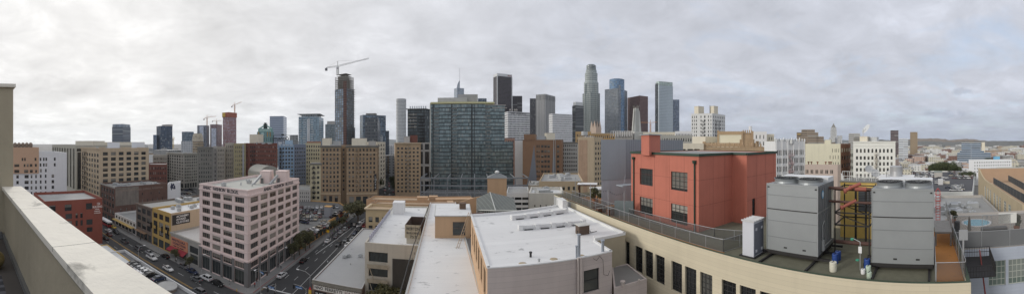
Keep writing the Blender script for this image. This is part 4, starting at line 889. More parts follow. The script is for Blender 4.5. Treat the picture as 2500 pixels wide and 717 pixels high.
# tallest: stepped round topped
p = PD(1443.5,1020);k = 1020 / F;zz = lambda y: ZT(y,1000);US = GT('g_us',(.36,.39,.37),(.13,.155,.16),fl=6.5,bay=3.2,wu=.5,wv=.5,var=.3)
r = thing('skyscraper','tallest pale stone tower with a stepped shaft and round crown','tower',(p.x,p.y,0))
for nm,prf,nn_ in (('base_shaft',[(19.5 * k,0),(19.5 * k,zz(228))],12),('middle_shaft',[(19.5 * k,zz(228)),(18 * k,zz(228)),(18 * k,zz(200)),(15.5 * k,zz(196)),(15.5 * k,zz(176))],16),('upper_shaft',[(15.5 * k,zz(176)),(13.2 * k,zz(174)),(13.2 * k,zz(168)),(11.2 * k,zz(167))],20)):
    mb = MB();mb.lathe(p.x,p.y,prf,nn_);part(nm,mb,US,r)
for i in range(8):
    a_ = i * pi / 4 + .2;mb = MB();c = Vector((p.x + cos(a_) * 18.6 * k,p.y + sin(a_) * 18.6 * k));mb.cyl(c.x,c.y,0,zz(226 if i % 2 else 204),3.0 * k,n=8);part('buttress',mb,US,r)
mb = MB();mb.lathe(p.x,p.y,[(11.2 * k,zz(167)),(11.8 * k,zz(166)),(11.8 * k,zz(157)),(10 * k,zz(155.5)),(9 * k,zz(154.5)),(.01,zz(154.5))],24);part('crown',mb,GT('g_uc',(.30,.33,.32),(.08,.10,.11),fl=9,bay=4.5,wu=.5,wv=.8),r)
text('us',r,(p.x - 5,p.y - 11.9 * k,zz(162)),(1,0),4,BLK,width=9)
# blue curved crown tower
al = azi(1504) - pi / 2 + .5;f = F2(1510,920,1476.5,1531.5,al,al + pi / 2);zt_ = ZT(215,920)
gc = building('skyscraper','blue grey glass tower with a tall curved blue crown',f,zt_,{},wall=GT('g_gc',(.20,.215,.23),(.075,.10,.13),fl=4.2,bay=2.4,wu=.7,wv=.55,var=.5,big=(14,30,.35,(.26,.28,.30))),roof=ROOF_DK,cat='tower')
c = PD(1506,950);R_ = 18.5 * 950 / F;mb = MB();mb.lathe(c.x,c.y,[(R_,30),(R_,ZT(195,950)),(.01,ZT(193,950))],40);part('crown',mb,GT('g_gc2',(.16,.24,.34),(.12,.20,.32),fl=5,bay=5),gc)
a,b,u,q,Ln = edge(gc,0);mb = MB();mb.obox(a + u * 2 + q * .01,u,q,Ln * .55,1.2,60,ZT(207,920));part('tall_bay',mb,GT('g_gc3',(.30,.32,.34),(.11,.13,.16),fl=4.2,bay=2.4),gc)
al = azi(1560) - pi / 2 + .9;f = F2(1562,960,1532,1582,al,al + pi / 2)
building('skyscraper','broad brown red granite tower right of the blue crowned tower',f,ZT(233,960),{},wall=GT('g_br',(.17,.105,.095),(.07,.05,.05),fl=4.2,bay=3.2,wu=.55,wv=.5,blind=0),roof=ROOF_DK,cat='tower')
# silver blue rounded tower with darker companion
al = azi(1613) - pi / 2 + .8;f = F2(1609,860,1600,1643,azi(1609) - pi / 2 + .75,azi(1609) + 1.2);zt_ = ZT(208,860)
ke = building('skyscraper','silver blue mirrored tower with a pale top band',f,zt_,{},wall=GT('g_ke',(.40,.45,.48),(.36,.42,.46),fl=4.2,bay=1.6,wu=.9,wv=.6,var=.1,big=(60,200,.5,(.26,.31,.35)),metal=.2,grough=.25,blind=0),roof=ROOF_DK,cat='tower')
P = [Vector(x) for x in f];mb = MB();mb.prism([tuple(x) for x in inset(P,.6)],zt_,ZT(198,860));part('top_band',mb,GT('g_ke2',(.42,.50,.47),(.36,.44,.42),fl=5,bay=3),ke)
a,b,u,q,Ln = edge(ke,3);mb = MB();mb.obox(a - u * .3 + q * .01,u,q,Ln * .75,.8,0,ZT(203,860));part('dark_fin',mb,GT('g_kd',(.05,.06,.07),(.03,.035,.04),fl=4.2,bay=2),ke)
tower('slate blue glass slab right of the silver blue mirrored tower',1643,1658.5,900,243,GT('g_sb',(.15,.18,.24),(.09,.12,.17),fl=4.2,bay=2,wu=.9,wv=.6),depth=30)
crane('long low orange crane between the brown red and the mirrored tower',1588,560,330,300,(1603,298.5),(1560,299),CRO,.8)
# ================================================================== middle distance, centre and right
BRO = mat('orange_brown_paint',(.20,.118,.07),.88,.1,.2);GPT = mat('grey_mural_paint',(.15,.16,.18),.9,.06,.3)
d = 235;al = azi(1300) - pi / 2 - .1
f = F1(1276,1371,235,26,azi(1322) + pi / 2 + .12);zt_ = ZT(341,235)
bb = building('loft_building','orange brown painted block with tall grey painted peaks on its side',f,zt_,{0: [dict(z0=4 + k * 3.7,z1=5.9 + k * 3.7,cols=[(.36,.39),(.41,.44),(.48,.54),(.56,.62),(.64,.70),(.88,.94)],sty='dh') for k in range(11)]},wall=BRO,roof=ROOF,rec=.2)
a,b,u,q,Ln = edge(bb,0)
mb = MB();mb.obox(a + u * 1,u,-q,Ln * .28,10,zt_ - .8,ZT(328,240));part('upper_block',mb,BRO,bb)
mb = MB()
for x0,x1,xm,zp in ((.0,.36,.30,zt_ - 3.5),(.70,.86,.80,zt_ - .5)):
    mb.face([(*(a + u * Ln * x0 + q * .02),1),(*(a + u * Ln * x1 + q * .02),1),(*(a + u * Ln * x1 + q * .02),zp * .45),(*(a + u * Ln * xm + q * .02),zp),(*(a + u * Ln * (xm * .6 + x0 * .4) + q * .02),zp * .5)])
part('painted_peak',mb,GPT,bb)
for x in (.80,.84): mb = MB();s = a + u * Ln * x + q * .3;mb.bar((*s,6),(*s,zt_ + 1),.16,n=6);part('pipe',mb,UNIT,bb)
box_on('roof_unit','long silver plant house on the orange brown block','roof unit',1322,245,zt_ - .8,12,4,3.5,UNIT);box_on('penthouse','cream hut on the right of the orange brown block','penthouse',1345,246,zt_ - .8,7,5,6,CREAM)
blk('warehouse','plain white blank walled block left of the orange brown block',1257,1279,262,344,0,0,mat('blank_white_wall',(.60,.59,.56),.85,.08,.2,streak=.2))
blk('office_building','terracotta pink block with an ornate top, beside the blank white wall',1232,1257,330,337,9,4,mat('terracotta_pink',(.37,.22,.17),.9,.1),wf=.5)
blk('office_building','white grey stone block with rows of dark windows and a grey base',1366,1411.5,262,347,12,8,mat('pale_grey_stone',(.40,.40,.38),.85,.08,.2,streak=.15),wf=.55,corn=(.6,.7,DG,(0,)),az=azi(1388) + pi / 2,sty='dh')
f = F2(1450,205,1411,1472,azi(1411) - pi / 2 + .25,azi(1450) + .9);
tb = building('office_building','tall tan block with a blank buff side wall and windows at its right',f,ZT(334,205),{0: rows(3,46,13,3,.55,.55,.6,'pair')},wall=mat('buff_side_wall',(.41,.335,.235),.88,.10,.25,streak=.3),roof=ROOF)
a,b,u,q,Ln = edge(tb,3);mb = MB();mb.obox(a + u * Ln * .05 + q * .003,u,q,Ln * .55,.06,8,ZT(341,205));part('faded_sign',mb,mat('faded_pinkish_paint',(.36,.25,.175),.9,.25,.35,streak=.5),tb)
p = PD(1427,212);r = thing('water_tank','silver water tank on legs on the tall tan block','tank',(p.x,p.y,tb['_z']));mb = MB();mb.cyl(p.x,p.y,tb['_z'] + 1.2,tb['_z'] + 3.8,2.2,n=20);part('drum',mb,UNIT,r)
for k in range(4): mb = MB();x = p.x + 1.4 * cos(k * pi / 2 + .7);y = p.y + 1.4 * sin(k * pi / 2 + .7);mb.bar((x,y,tb['_z'] - .8),(x,y,tb['_z'] + 1.2),.15);part('leg',mb,UNIT,r)
OY = mat('orange_yellow_stone',(.46,.31,.15),.88,.12)
blk('office_building','orange yellow stone block behind the tall tan one',1405,1443,265,321,12,8,OY,wf=.5);blk('office_building','long orange yellow stone block below the gabled tower',1440,1512,300,325,11,14,OY,wf=.5,corn=(.6,.6,BRT,(0,)))
# gabled tower
f = F2(1455,330,1441,1468,azi(1455) - pi / 2 + .75,azi(1455) + .75);zt_ = ZT(312,330)
gb_ = building('tower','pinkish gabled tower with steep dark roof in front of the tallest tower',f,zt_,{},wall=mat('pinkish_cream_stone',(.46,.37,.30),.88,.1),roof=ROOF,par=0,cat='tower')
P = [Vector(x) for x in f];c = (P[0] + P[2]) / 2;zr_ = ZT(293,330)
mb = MB();dk = MB()
for i in range(4):
    a,b = P[i],P[(i + 1) % 4];u = b - a
    for s0,s1 in ((0,.5),(.5,1)):
        g0,g1 = a + u * s0,a + u * s1;m_ = (g0 + g1) / 2;mb.face([(*g0,zt_),(*g1,zt_),(*m_,zt_ + 8)])
    mm = (a + b) / 2;dk.face([(*(a * .9 + c * .1),zt_),(*(b * .9 + c * .1),zt_),(*(c + (mm - c) * .35),zr_)]);
part('gable',mb,mat('pinkish_cream_stone',(.46,.37,.30)),gb_);part('roof_slope',dk,mat('dark_tile_roof',(.12,.085,.07),.8),gb_)
for i in (0,3):
    a,b,u,q,Ln = edge(gb_,i)
    for k in range(3):
        for j in range(3): mb = MB();mb.obox(a + u * Ln * (.15 + .3 * k) + q * .02,u,q,1.2,.05,zt_ - 9 - j * 4.4,zt_ - 6.5 - j * 4.4);part('window',mb,GLASS_DK,gb_)
# slender white spire tower
p = PD(1553,300);r = thing('tower','slender white art deco spire with buttresses and a lattice top','tower',(p.x,p.y,0));SPW = mat('spire_white',(.48,.48,.45),.8,.1)
mb = MB();s = 7.5;z0 = ZT(322,300);mb.prism([(p.x - s,p.y - s),(p.x + s,p.y - s),(p.x + s,p.y + s),(p.x - s,p.y + s)],0,z0);part('base',mb,SPW,r)
mb = MB();mb.box(p.x - 1.9,p.y - 1.9,z0,p.x + 1.9,p.y + 1.9,ZT(264,300));part('shaft',mb,linemat('spire_ribs',(.48,.48,.45),1.2,.3,.5,0),r)
for sx in (-1,1): mb = MB();mb.face([(p.x + sx * 4.5,p.y - 2.2,z0),(p.x + sx * 1.9,p.y - 2.2,z0),(p.x + sx * 1.9,p.y - 2.2,ZT(268,300)),(p.x + sx * 2.6,p.y - 2.2,ZT(272,300))]);mb.bar((p.x + sx * 4.2,p.y,z0),(p.x + sx * 2.2,p.y,ZT(266,300)),.7);part('buttress',mb,SPW,r)
mb = MB();zc_ = ZT(264,300)
for a_ in range(6): mb.bar((p.x + 2.4 * cos(a_),p.y + 2.4 * sin(a_),zc_),(p.x + 3 * cos(a_ + .5),p.y + 3 * sin(a_ + .5),ZT(257.5,300)),.22)
part('lattice_crown',mb,DG,r)
# wide low blocks between
for args in (('white roof block with plant frames right of the gabled tower',1501,1545,270,322,LG,4),('grey roofed cream block with a small turret behind the red penthouse',1570,1648,290,322,CREAM,5),('low white block with grey trim right of the slate blue slab',1648,1692,280,320,WPL,4),('long grey cornice block behind the red building',1600,1692,250,330,mat('grey_cornice_stone',(.36,.355,.32),.85,.1),6)):
    blk('office_building',args[0],args[1],args[2],args[3],args[4],10,int((args[2] - args[1]) / args[6]),args[5],wf=.45)
p = PD(1520,262);r = thing('roof_gantry','white pipe frame standing on the white roof block','frame',(p.x,p.y,ZT(330,265)));mb = MB();z0,z1 = ZT(333,262),ZT(320,262)
for k in range(9): x = (k - 4) * 1.9;q_ = p + Vector((x * cos(azi(1520)),-x * sin(azi(1520))));mb.bar((*q_,z0),(*q_,z1),.12);mb.bar((q_.x,q_.y + 4,z0),(q_.x,q_.y + 4,z1),.12);mb.bar((*q_,z1),(q_.x,q_.y + 4,z1),.12)
part('pipe',mb,WPL,r)
# cream industrial block behind the red building with big windows
f = F1(1636,1718,150,30,azi(1676) + pi / 2 + .05)
building('warehouse','cream warehouse with broad factory windows just behind the red building',f,ZT(350,150),{0: [dict(z0=36.5,z1=41.8,cols=[(.02,.12),(.18,.34),(.39,.46),(.52,.68),(.72,.88)],sty='grid'),dict(z0=28,z1=33,cols=[(.02,.12),(.18,.34),(.52,.68),(.72,.88)],sty='grid')]},wall=CREAM,roof=ROOF,par=.5)
f = F2(1722,175,1690,1752,azi(1722) - pi / 2 + .35,azi(1722) + .75)
cb_ = building('warehouse','cream stair block with one dark opening, left of the sandstone building',f,ZT(333,175),{0: [dict(z0=43,z1=44.8,cols=[(.34,.46),(.6,.75)],sty='one')]},wall=CREAM,roof=ROOF,par=.4)
# white ribbed tower with balconies
WRB = mat('white_ribbed_wall',(.60,.60,.58),.85,.06,.2,streak=.12)
f = F2(1739,330,1688,1770,azi(1739) - pi / 2 + .42,azi(1739) + .42 + .02);zt_ = ZT(276,330)
f = F2(1739,330,1687.5,1770.5,azi(1739) - pi / 2 + .30,azi(1739) + .55)
wt = building('apartment_building','tall white narrow windowed block with fire balconies, alone on the right skyline',f,zt_,{3: [dict(z0=20 + k * 3.9,z1=22.3 + k * 3.9,cols=[(.04,.08),(.14,.17),(.23,.27),(.45,.49),(.62,.68),(.80,.84),(.92,.95)],sty='one',g=GLASS_DK) for k in range(14)],0: [dict(z0=20 + k * 3.9,z1=22.3 + k * 3.9,nc=7,wf=.4,um=.6,sty='one',g=GLASS_DK) for k in range(14)]},wall=WRB,roof=ROOF,rec=.3)
for e_,x,w_ in ((3,12,3),(0,6,2.6),(0,12.5,2.6)): fire_escape(wt,e_,x,w_,[24 + k * 3.9 for k in range(12)],FRAME_DK)
box_on('penthouse','cream stair head on the tall white balconied block','penthouse',1712,338,zt_ - .6,9,6,8.5,CREAM);box_on('penthouse','cream hut with a black tank on the tall white balconied block','penthouse',1748,340,zt_ - .6,7,6,9,CREAM)
p = PD(1733,340);mb = MB();mb.bar((*p,zt_),(*p,ZT(257,340)),.25);tag(part('antenna_mast',mb,DG),'thin mast on the tall white balconied block','mast')
# sandstone gothic building
SS = mat('gothic_sandstone',(.37,.265,.165),.9,.2,.6,streak=.3)
def crenel(root,e,z,m,step=2.2,h=1.8,w_=.8):
    a,b,u,q,Ln = edge(root,e);n = max(2,int(Ln / step))
    for k in range(n + 1):
        mb = MB();c = a + u * (Ln * k / n);hh = h * (1.35 if k % 3 == 0 else 1)
        mb.obox(c - u * w_ / 2 - q * .4,u,q,w_,.5,z,z + hh * .7);pt = c - q * .15;s_ = w_ / 2
        for i in range(4):
            A_ = [(pt.x - s_,pt.y - s_),(pt.x + s_,pt.y - s_),(pt.x + s_,pt.y + s_),(pt.x - s_,pt.y + s_)];p0,p1 = A_[i],A_[(i + 1) % 4];mb.face([(*p0,z + hh * .7),(*p1,z + hh * .7),(pt.x,pt.y,z + hh * 1.25)])
        part('pinnacle',mb,m,root)
f = F1(1716,1868,150,28,azi(1790) + pi / 2 + .02);zt_ = ZT(359,150)
sb = building('theatre_building','sandstone gothic fronted building with pinnacles right behind the red building',f,zt_,{},wall=SS,roof=mat('cream_roof',(.55,.52,.45),.9,.1),par=.6,cat='theatre');crenel(sb,0,zt_,SS,2.0,1.5,.7)
a,b,u,q,Ln = edge(sb,0)
mb = MB();z1 = ZT(350,162);s = hit(1717,a - q * 10,atan2(u.x,u.y));e_ = hit(1851,a - q * 10,atan2(u.x,u.y));L2 = (e_ - s).length
mb.obox(s,u,-q,L2,12,zt_ - 1,z1);part('upper_wall',mb,mat('cream_upper_wall',(.60,.56,.44),.9,.05),sb)
mb = MB();mb.obox(s - u * .3 + q * .2,u,-q,L2 + .6,.5,z1 - 1.6,z1 + .3);mb.obox(s - u * .3 + q * .22,u,-q,1.6,.6,zt_ - 1,z1 + 1.0);mb.obox(e_ - u * 1.2 + q * .22,u,-q,1.6,.6,zt_ - 1,z1 + 1.2);part('stone_frieze',mb,SS,sb)
s2,e2 = hit(1753,a - q * 22,atan2(u.x,u.y)),hit(1818,a - q * 22,atan2(u.x,u.y));z2_ = ZT(323,176)
mb = MB();mb.obox(s2,u,-q,(e2 - s2).length,9,zt_,z2_);part('fly_tower',mb,mat('cream_upper_wall',(.60,.56,.44)),sb)
mb = MB();mb.obox(s2 - u * .4 + q * .3,u,-q,(e2 - s2).length + .8,.7,z2_ - 1.3,z2_ + .4);mb.obox(s2 - u * .4 + q * .32,u,-q,.9,.7,zt_,z2_ + 1);part('stone_frieze',mb,SS,sb)
s3,e3 = hit(1806,a - q * 3,atan2(u.x,u.y)),hit(1842,a - q * 3,atan2(u.x,u.y));z3_ = ZT(324,153);L3 = (e3 - s3).length
mb = MB();wn_ = [];s4,e4 = s3 + u * L3 * .18,s3 + u * L3 * .86;wall_face(mb,s4,e4,zt_ - 1,z3_,[dict(z0=ZT(345,153),z1=ZT(334.5,153),cols=[(.2,.32),(.44,.56),(.68,.80)],sty='one')],.3,wn_)
mb.obox(s4 - q * .004,u,-q,(e4 - s4).length,5,zt_ - 1,z3_ - .01);mb.obox(s3 - q * .5,u,-q,L3,4,zt_ - 1,z3_ - 3.2);mb.obox(s4 - u * .5 + q * .4,u,-q,.9,1,zt_ - 1,z3_ + .8);mb.obox(e4 - u * .4 + q * .4,u,-q,.9,1,zt_ - 1,z3_ + .8)
for k in range(5): c = s4 + u * ((e4 - s4).length * (k + .5) / 5);mb.bar((*(c + q * .1),z3_ - .5),(*(c + q * .1),z3_ + 1.3),.22)
tw = part('gothic_tower',mb,SS,sb)
for p_,uu_,n_,ww,hh,sty,g_ in wn_: place(winmesh(ww,hh,sty,SS,GLASS_DK),'window',wmatrix(p_,uu_,n_),sb)
blk('warehouse','plain white block with two narrow windows behind the sandstone tower',1839,1872,200,321,3,3,WPL,wf=.25,z0b=38)
p = PD(1832,215);mb = MB();mb.cyl(p.x,p.y,45,ZT(308,215),1.1,n=14);tag(part('round_stack',mb,WPL),'round white stack above the sandstone tower','chimney')
blk('warehouse','small cream hut block right of the plain white block with two narrow windows',1872,1890,220,327,2,2,CREAM,wf=.3,z0b=42)
# white gothic ribbed building
WG = mat('white_terracotta',(.66,.665,.66),.8,.06,.3,streak=.1)
f = F2(1893,118,1866,1965,azi(1893) - pi / 2 + .42,azi(1893) + 1.05);zt_ = ZT(345,118)
wgo = building('office_building','white ribbed building with pinnacles and grouped narrow windows, right of the red building',f,zt_,{0: [dict(z0=zt_ - 5.3 - k * 3.1,z1=zt_ - 3.3 - k * 3.1,cols=[(.055 + .19 * j + .055 * i,.055 + .19 * j + .055 * i + .034) for j in range(5) for i in range(3)],sty='dh') for k in range(7)]},wall=WG,roof=ROOF,rec=.3,fm=FRAME_WH)
crenel(wgo,0,zt_,WG,1.2,1.0,.4);a,b,u,q,Ln = edge(wgo,0)
for k in range(6): mb = MB();mb.obox(a + u * (Ln * (.015 + .19 * k)) + q * .003,u,q,.3,.35,0,zt_ + .9);part('rib',mb,WG,wgo)
fire_escape(wgo,0,Ln * .40,2.4,[zt_ - 5.6 - k * 3.1 for k in range(6)],mat('pink_iron',(.40,.27,.27),.8));scatter_units(wgo,'the white ribbed building with pinnacles',3,44)
# cream terrace blocks
CY = mat('cream_yellow_wall',(.58,.555,.43),.88,.06,.2,streak=.2)
f = F1(1966,2018,190,25,azi(1990) + pi / 2);building('office_building','cream terraced block with small square windows behind the ribbed building',f,ZT(351,190),{0: [dict(z0=ZT(362,190),z1=ZT(358,190),nc=5,wf=.3,um=.5,sty='one')]},wall=CY,roof=mat('green_roof',(.12,.14,.09),.9,.4,1),par=.8)
f = F2(2052,150,1966,2076,azi(2052) - pi / 2 + .08,azi(2052) + .35);zt_ = ZT(351,150)
cyb = building('office_building','cream yellow block with scattered dark windows and a brown brick right side',f,zt_,{3: [dict(z0=zt_ - 4.0 - k * 3.2,z1=zt_ - 2.3 - k * 3.2,cols=[(.70,.715),(.79,.805),(.85,.865),(.93,.945)] if k else [(.77,.785),(.84,.855),(.88,.895),(.94,.955)],sty='dh') for k in range(7)]},wall=CY,roof=ROOF,par=.5)
a,b,u,q,Ln = edge(cyb,0);mb = MB();wn_ = [];wall_face(mb,a + q * .1,b + q * .1,0,zt_ + .1,rows(2,zt_ - 1,11,4,.5,.5,.4),.08,wn_);bs = part('brick_side',mb,mat('warm_brown_brick',(.24,.12,.07),.9,.15),cyb)
for p_,uu_,n_,ww,hh,sty,g_ in wn_[:40]: place(winmesh(ww,hh,'dh',FRAME_BR,GLASS_DK),'window',wmatrix(p_,uu_,n_),cyb)
a,b,u,q,Ln = edge(cyb,3);mb = MB();s,e_ = hit(2013,a,atan2(u.x,u.y)),hit(2028,a,atan2(u.x,u.y));mb.obox(s - q * .3,u,-q,(e_ - s).length,5,zt_ - .5,ZT(341,150));part('stair_head',mb,CY,cyb)
f = F2(2045,120,1965,2053,azi(2045) - pi / 2 + .06,azi(2045) + .8);zt_ = ZT(402,120)
pk_ = building('apartment_building','low pinkish beige block with paired windows and small roof stacks',f,zt_,{3: [dict(z0=zt_ - 3.4 - k * 3.0,z1=zt_ - 2.0 - k * 3.0,cols=[(.03 + .15 * j + .045 * i,.03 + .15 * j + .045 * i + .032) for j in range(6) for i in range(2)],sty='dh') for k in range(3)]},wall=mat('pinkish_beige_paint',(.46,.38,.33),.88,.06,.2,streak=.1),roof=WPL,par=.4)
for k,px_ in enumerate((1974,1981,1996,2016,2024,2029)):
    p = PD(px_,128);mb = MB();mb.cyl(p.x,p.y,zt_ - .4,zt_ + .35,.2,n=10);mb.cyl(p.x,p.y,zt_ + .35,zt_ + .7,.42,n=10);tag(part('roof_vent',mb,mat('rusty_vent',(.20,.085,.05),.8)),'rusty capped vent on the low pinkish beige block','vent','rusty vents on the pinkish beige block')
blk('office_building','grey green narrow block between the brown brick side and the arched building',2073,2086,200,366,9,2,mat('greenish_stone',(.33,.33,.29),.9),wf=.6)
# arched white building
WA = mat('arched_white_wall',(.70,.70,.65),.85,.05,.3,streak=.1)
f = F1(2083,2186,118,24,azi(2134) + pi / 2 - .02);zt_ = ZT(345,118)
wa = building('loft_building','white block with a row of arched top windows and a central fire escape',f,zt_,{0: [dict(z0=zt_ - 4.6 - k * 2.2,z1=zt_ - 3.35 - k * 2.2,nc=10,wf=.52,um=.7,sty='sash3') for k in range(1,8)] + [dict(z0=zt_ - 4.2,z1=zt_ - 3.1,nc=10,wf=.48,um=.7,sty='two')]},wall=WA,roof=mat('white_roof_plain',(.6,.6,.58),.9),rec=.22)
a,b,u,q,Ln = edge(wa,0);bay = (Ln - 1.4) / 10
for k in range(10):
    c = a + u * (.7 + bay * (k + .5)) + q * .012;r_ = bay * .24;mb = MB();mb.face([(*(c + u * r_ * cos(t * pi / 10)),zt_ - 3.1 + r_ * sin(t * pi / 10)) for t in range(11)]);part('arch_light',mb,GLASS_DK,wa)
fire_escape(wa,0,.7 + bay * 5.05,bay * .8,[zt_ - 5 - k * 2.2 for k in range(7)],mat('pale_iron',(.4,.36,.3)))
mb = MB();mb.obox(a - u * .1 + q * .003,u,q,Ln + .2,.3,zt_ - .35,zt_ + .05);mb.obox(a - u * .1 + q * .003,u,q,Ln + .2,.15,zt_ - 1.6,zt_ - 1.45);part('cornice',mb,WA,wa)
box_on('penthouse','cream hut behind a mast on the arched white building','penthouse',2120,124,zt_ - .8,4.6,3,2.6,CREAM);box_on('penthouse','grey slatted hut on the arched white building','penthouse',2143,126,zt_ - .8,4.4,3,2.4,UNIT)
f = F1(2084,2120,150,12,azi(2100) + pi / 2);building('warehouse','dark grey metal shed behind the arched white building',f,ZT(336,150),{},wall=DG,roof=ROOF)
p = PD(2107,128);r = thing('roof_sign','tilted silver rooftop dish sign on a post above the arched white building','sign',(p.x,p.y,ZT(345,128)));k = 128 / F;a_ = azi(2110);U = Vector((cos(a_),-sin(a_),0))
mb = MB();mb.bar((*p,ZT(345,128)),(*p,ZT(314,128)),.16);part('post',mb,UNIT,r)
mb = MB();c = Vector((p.x,p.y,ZT(314,128))) + U * 1.2;ax = (U * .8 + Vector((0,0,1.0))).normalized();w__ = U.cross(Vector((0,0,1)));sd_ = ax.cross(w__).normalized()
mb.face([tuple(c + ax * (2.2 * cos(t * pi / 8)) + sd_ * (.9 * sin(t * pi / 8))) for t in range(16)]);mb.face([tuple(c + w__ * -.15 + ax * (2.2 * cos(t * pi / 8)) + sd_ * (.9 * sin(t * pi / 8))) for t in range(16)]);part('dish',mb,mat('silver_sheet',(.6,.62,.63),.4),r)
mb = MB();mb.bar((*p,ZT(322,128)),tuple(c),.1);mb.bar((*p,ZT(330,128)),tuple(c - ax * 2),.08);part('strut',mb,UNIT,r)
# civic tower with pyramid top
p = PD(2035,1500);s = 7.6 * 1500 / F;z = ZT(318,1500);r = thing('civic_tower','slender white civic tower with a stepped pyramid top','tower',(p.x,p.y,0));CHM = GT('g_ch',(.50,.50,.48),(.22,.23,.24),fl=5,bay=4.5,wu=.5,wv=.75,blind=0)
def sq(c,s,a_): return [(c.x + s * 1.414 * cos(a_ + pi / 4 + i * pi / 2),c.y + s * 1.414 * sin(a_ + pi / 4 + i * pi / 2)) for i in range(4)]
aa = -azi(2035)
mb = MB();mb.prism(sq(p,s,aa),0,z);part('shaft',mb,CHM,r);mb = MB();mb.prism(sq(p,s * .85,aa),z,ZT(311,1500));part('belfry',mb,CHM,r)
mb = MB();A_ = sq(p,s * .7,aa);z0,z1 = ZT(311,1500),ZT(300.5,1500)
for i in range(4): mb.face([(*A_[i],z0),(*A_[(i + 1) % 4],z0),(p.x,p.y,z1)])
part('pyramid_roof',mb,DG,r);mb = MB();mb.prism([(p.x - s * 1.6,p.y - s),(p.x + s * 3,p.y - s),(p.x + s * 3,p.y + s),(p.x - s * 1.6,p.y + s)],0,ZT(336,1500));part('wing',mb,CHM,r)
# stepped tan office with scaffolding, slabs, towers far right
f = F1(1945,1998,700,40);st_ = building('office_building','large stepped tan office block with yellow scaffolding on its left',f,ZT(323,700),{},wall=GT('g_tn',(.30,.24,.18),(.12,.10,.08),fl=3.8,bay=60,wu=.99,wv=.5),roof=ROOF)
a,b,u,q,Ln = edge(st_,0);mb = MB();mb.obox(a + u * Ln * .22,u,-q,Ln * .62,30,st_['_z'] - 1,ZT(316,700));part('upper_storeys',mb,MC['g_tn'],st_);mb = MB();mb.obox(a + u * Ln * .9,u,-q,Ln * .35,30,0,ZT(333,700));part('low_wing',mb,MC['g_tn'],st_)
mb = MB();mb.obox(a + u * Ln * .03 + q * .1,u,q,Ln * .16,1.5,60,st_['_z'] - 2);part('scaffold',mb,linemat('scaffold_yellow',(.42,.30,.12),4,.3,.3,1),st_)
tower('pale grey slab block left of the arched white building on the skyline',2072,2100,620,325.5,GT('g_pgs',(.42,.41,.38),(.16,.16,.16),fl=3.8,bay=60,wu=.99,wv=.4))
tower('pale low civic block beside the slender white tower',2044,2056,900,331,GT('g_ch',(.5,.5,.48),(.2,.2,.2)))
tower('brown reflective tower on the right skyline',2174,2193.5,800,318,GT('g_brt',(.13,.10,.10),(.07,.06,.065),fl=4,bay=40,wu=.99,wv=.5))
tower('white banded mid rise between the brown and the tan towers',2194,2217,700,338,GT('g_whb',(.55,.56,.57),(.2,.23,.26),fl=4,bay=40,wu=.99,wv=.4))
tower('tan striped tower on the right skyline',2222,2240,800,322,linemat('g_tns',(.34,.26,.17),3,.4,.55,0))
# far hills
def hillband(name,px0,px1,d,prof,m,base=-5):
    mb = MB();n = 70;rs = random.Random(int(d));P0 = []
    for i in range(n + 1):
        px = px0 + (px1 - px0) * i / n;t = i / n;y = 0
        for (x0,h0),(x1,h1) in zip(prof,prof[1:]):
            if x0 <= px <= x1: k_ = (px - x0) / (x1 - x0);k_ = k_ * k_ * (3 - 2 * k_);y = h0 + (h1 - h0) * k_
        P0.append((PD(px,d),ZT(y,d) + rs.uniform(-6,6),PD(px,d - 900),PD(px,d - 500)))
    for a,b in zip(P0,P0[1:]):
        ma,mb_ = a[1] * .55 + rs.uniform(-8,8),b[1] * .55 + rs.uniform(-8,8)
        mb.face([(*a[2],base),(*b[2],base),(*b[3],b[1] * .5),(*a[3],a[1] * .5)]);mb.face([(*a[3],a[1] * .5),(*b[3],b[1] * .5),(*b[0],b[1]),(*a[0],a[1])])
        mb.face([(*a[0],a[1]),(*b[0],b[1]),(*PD(px0,d + 800),base),(*PD(px0,d + 800),base)][:3])
    return struct(name,mb,m)
HILL = mat('dry_hillside',(.19,.15,.11),.95,.35,.008);HILL2 = mat('green_brown_hillside',(.13,.13,.115),.95,.45,.02)
hillband('hills',2150,2560,4200,[(2150,344),(2250,338),(2290,338),(2330,342),(2365,339),(2400,343),(2440,346),(2560,345)],HILL)
hillband('hills',2080,2560,3300,[(2080,341),(2120,340),(2180,342),(2250,344.5),(2330,346),(2400,344.5),(2470,345),(2560,343.5)],HILL2)
hillband('hills',1480,2110,5600,[(1480,344),(1640,340),(1780,337),(1900,339),(2000,341),(2110,343)],mat('far_hillside',(.14,.15,.14),.95,.3,.01))
hillband('hills',700,1100,6500,[(700,345),(850,343),(945,340),(1000,341),(1100,344)],MC['far_hillside'])
# ================================================================== right: car park roof, modern housing, garages
f = [W(2180,490.6,1.0),None];zl = 10.0
c0,c1 = W(2225,471,zl),W(2375,471,zl);c2,c3 = W(2380,420,zl),W(2228,418,zl)
lotb = building('parking_building','long white parking building with a car filled roof deck and dark slot openings',[c0,c1,c2,c3],zl + 1.1,{0: [dict(z0=4,z1=8.2,cols=[(.02,.20),(.24,.46),(.50,.62),(.65,.94)],sty='four',g=GLASS_DK)]},wall=mat('white_parking_wall',(.66,.66,.62),.85,.05,.1),roof=mat('dark_deck',(.075,.075,.08),.9,.2,.1),par=1.1,rec=.8,cat='car park')
box_on('stair_house','white stair house with an orange window on the far car park roof','roof hut',2302,262,zl,4.6,4,4.2,WPL);box_on('stair_house','pale green roofed shed on the far car park roof','roof hut',2300,320,zl,15,8,5,LG,top=mat('green_roof_sheet',(.2,.23,.2),.8));box_on('stair_house','low beige shed beside the ramp on the far car park roof','roof hut',2318,268,zl,4,7,1.6,CREAM)
f = F2(2375,330,2365,2470,azi(2375) - pi / 2 + .6,azi(2375) + 1.35);zt_ = ZT(390,330)
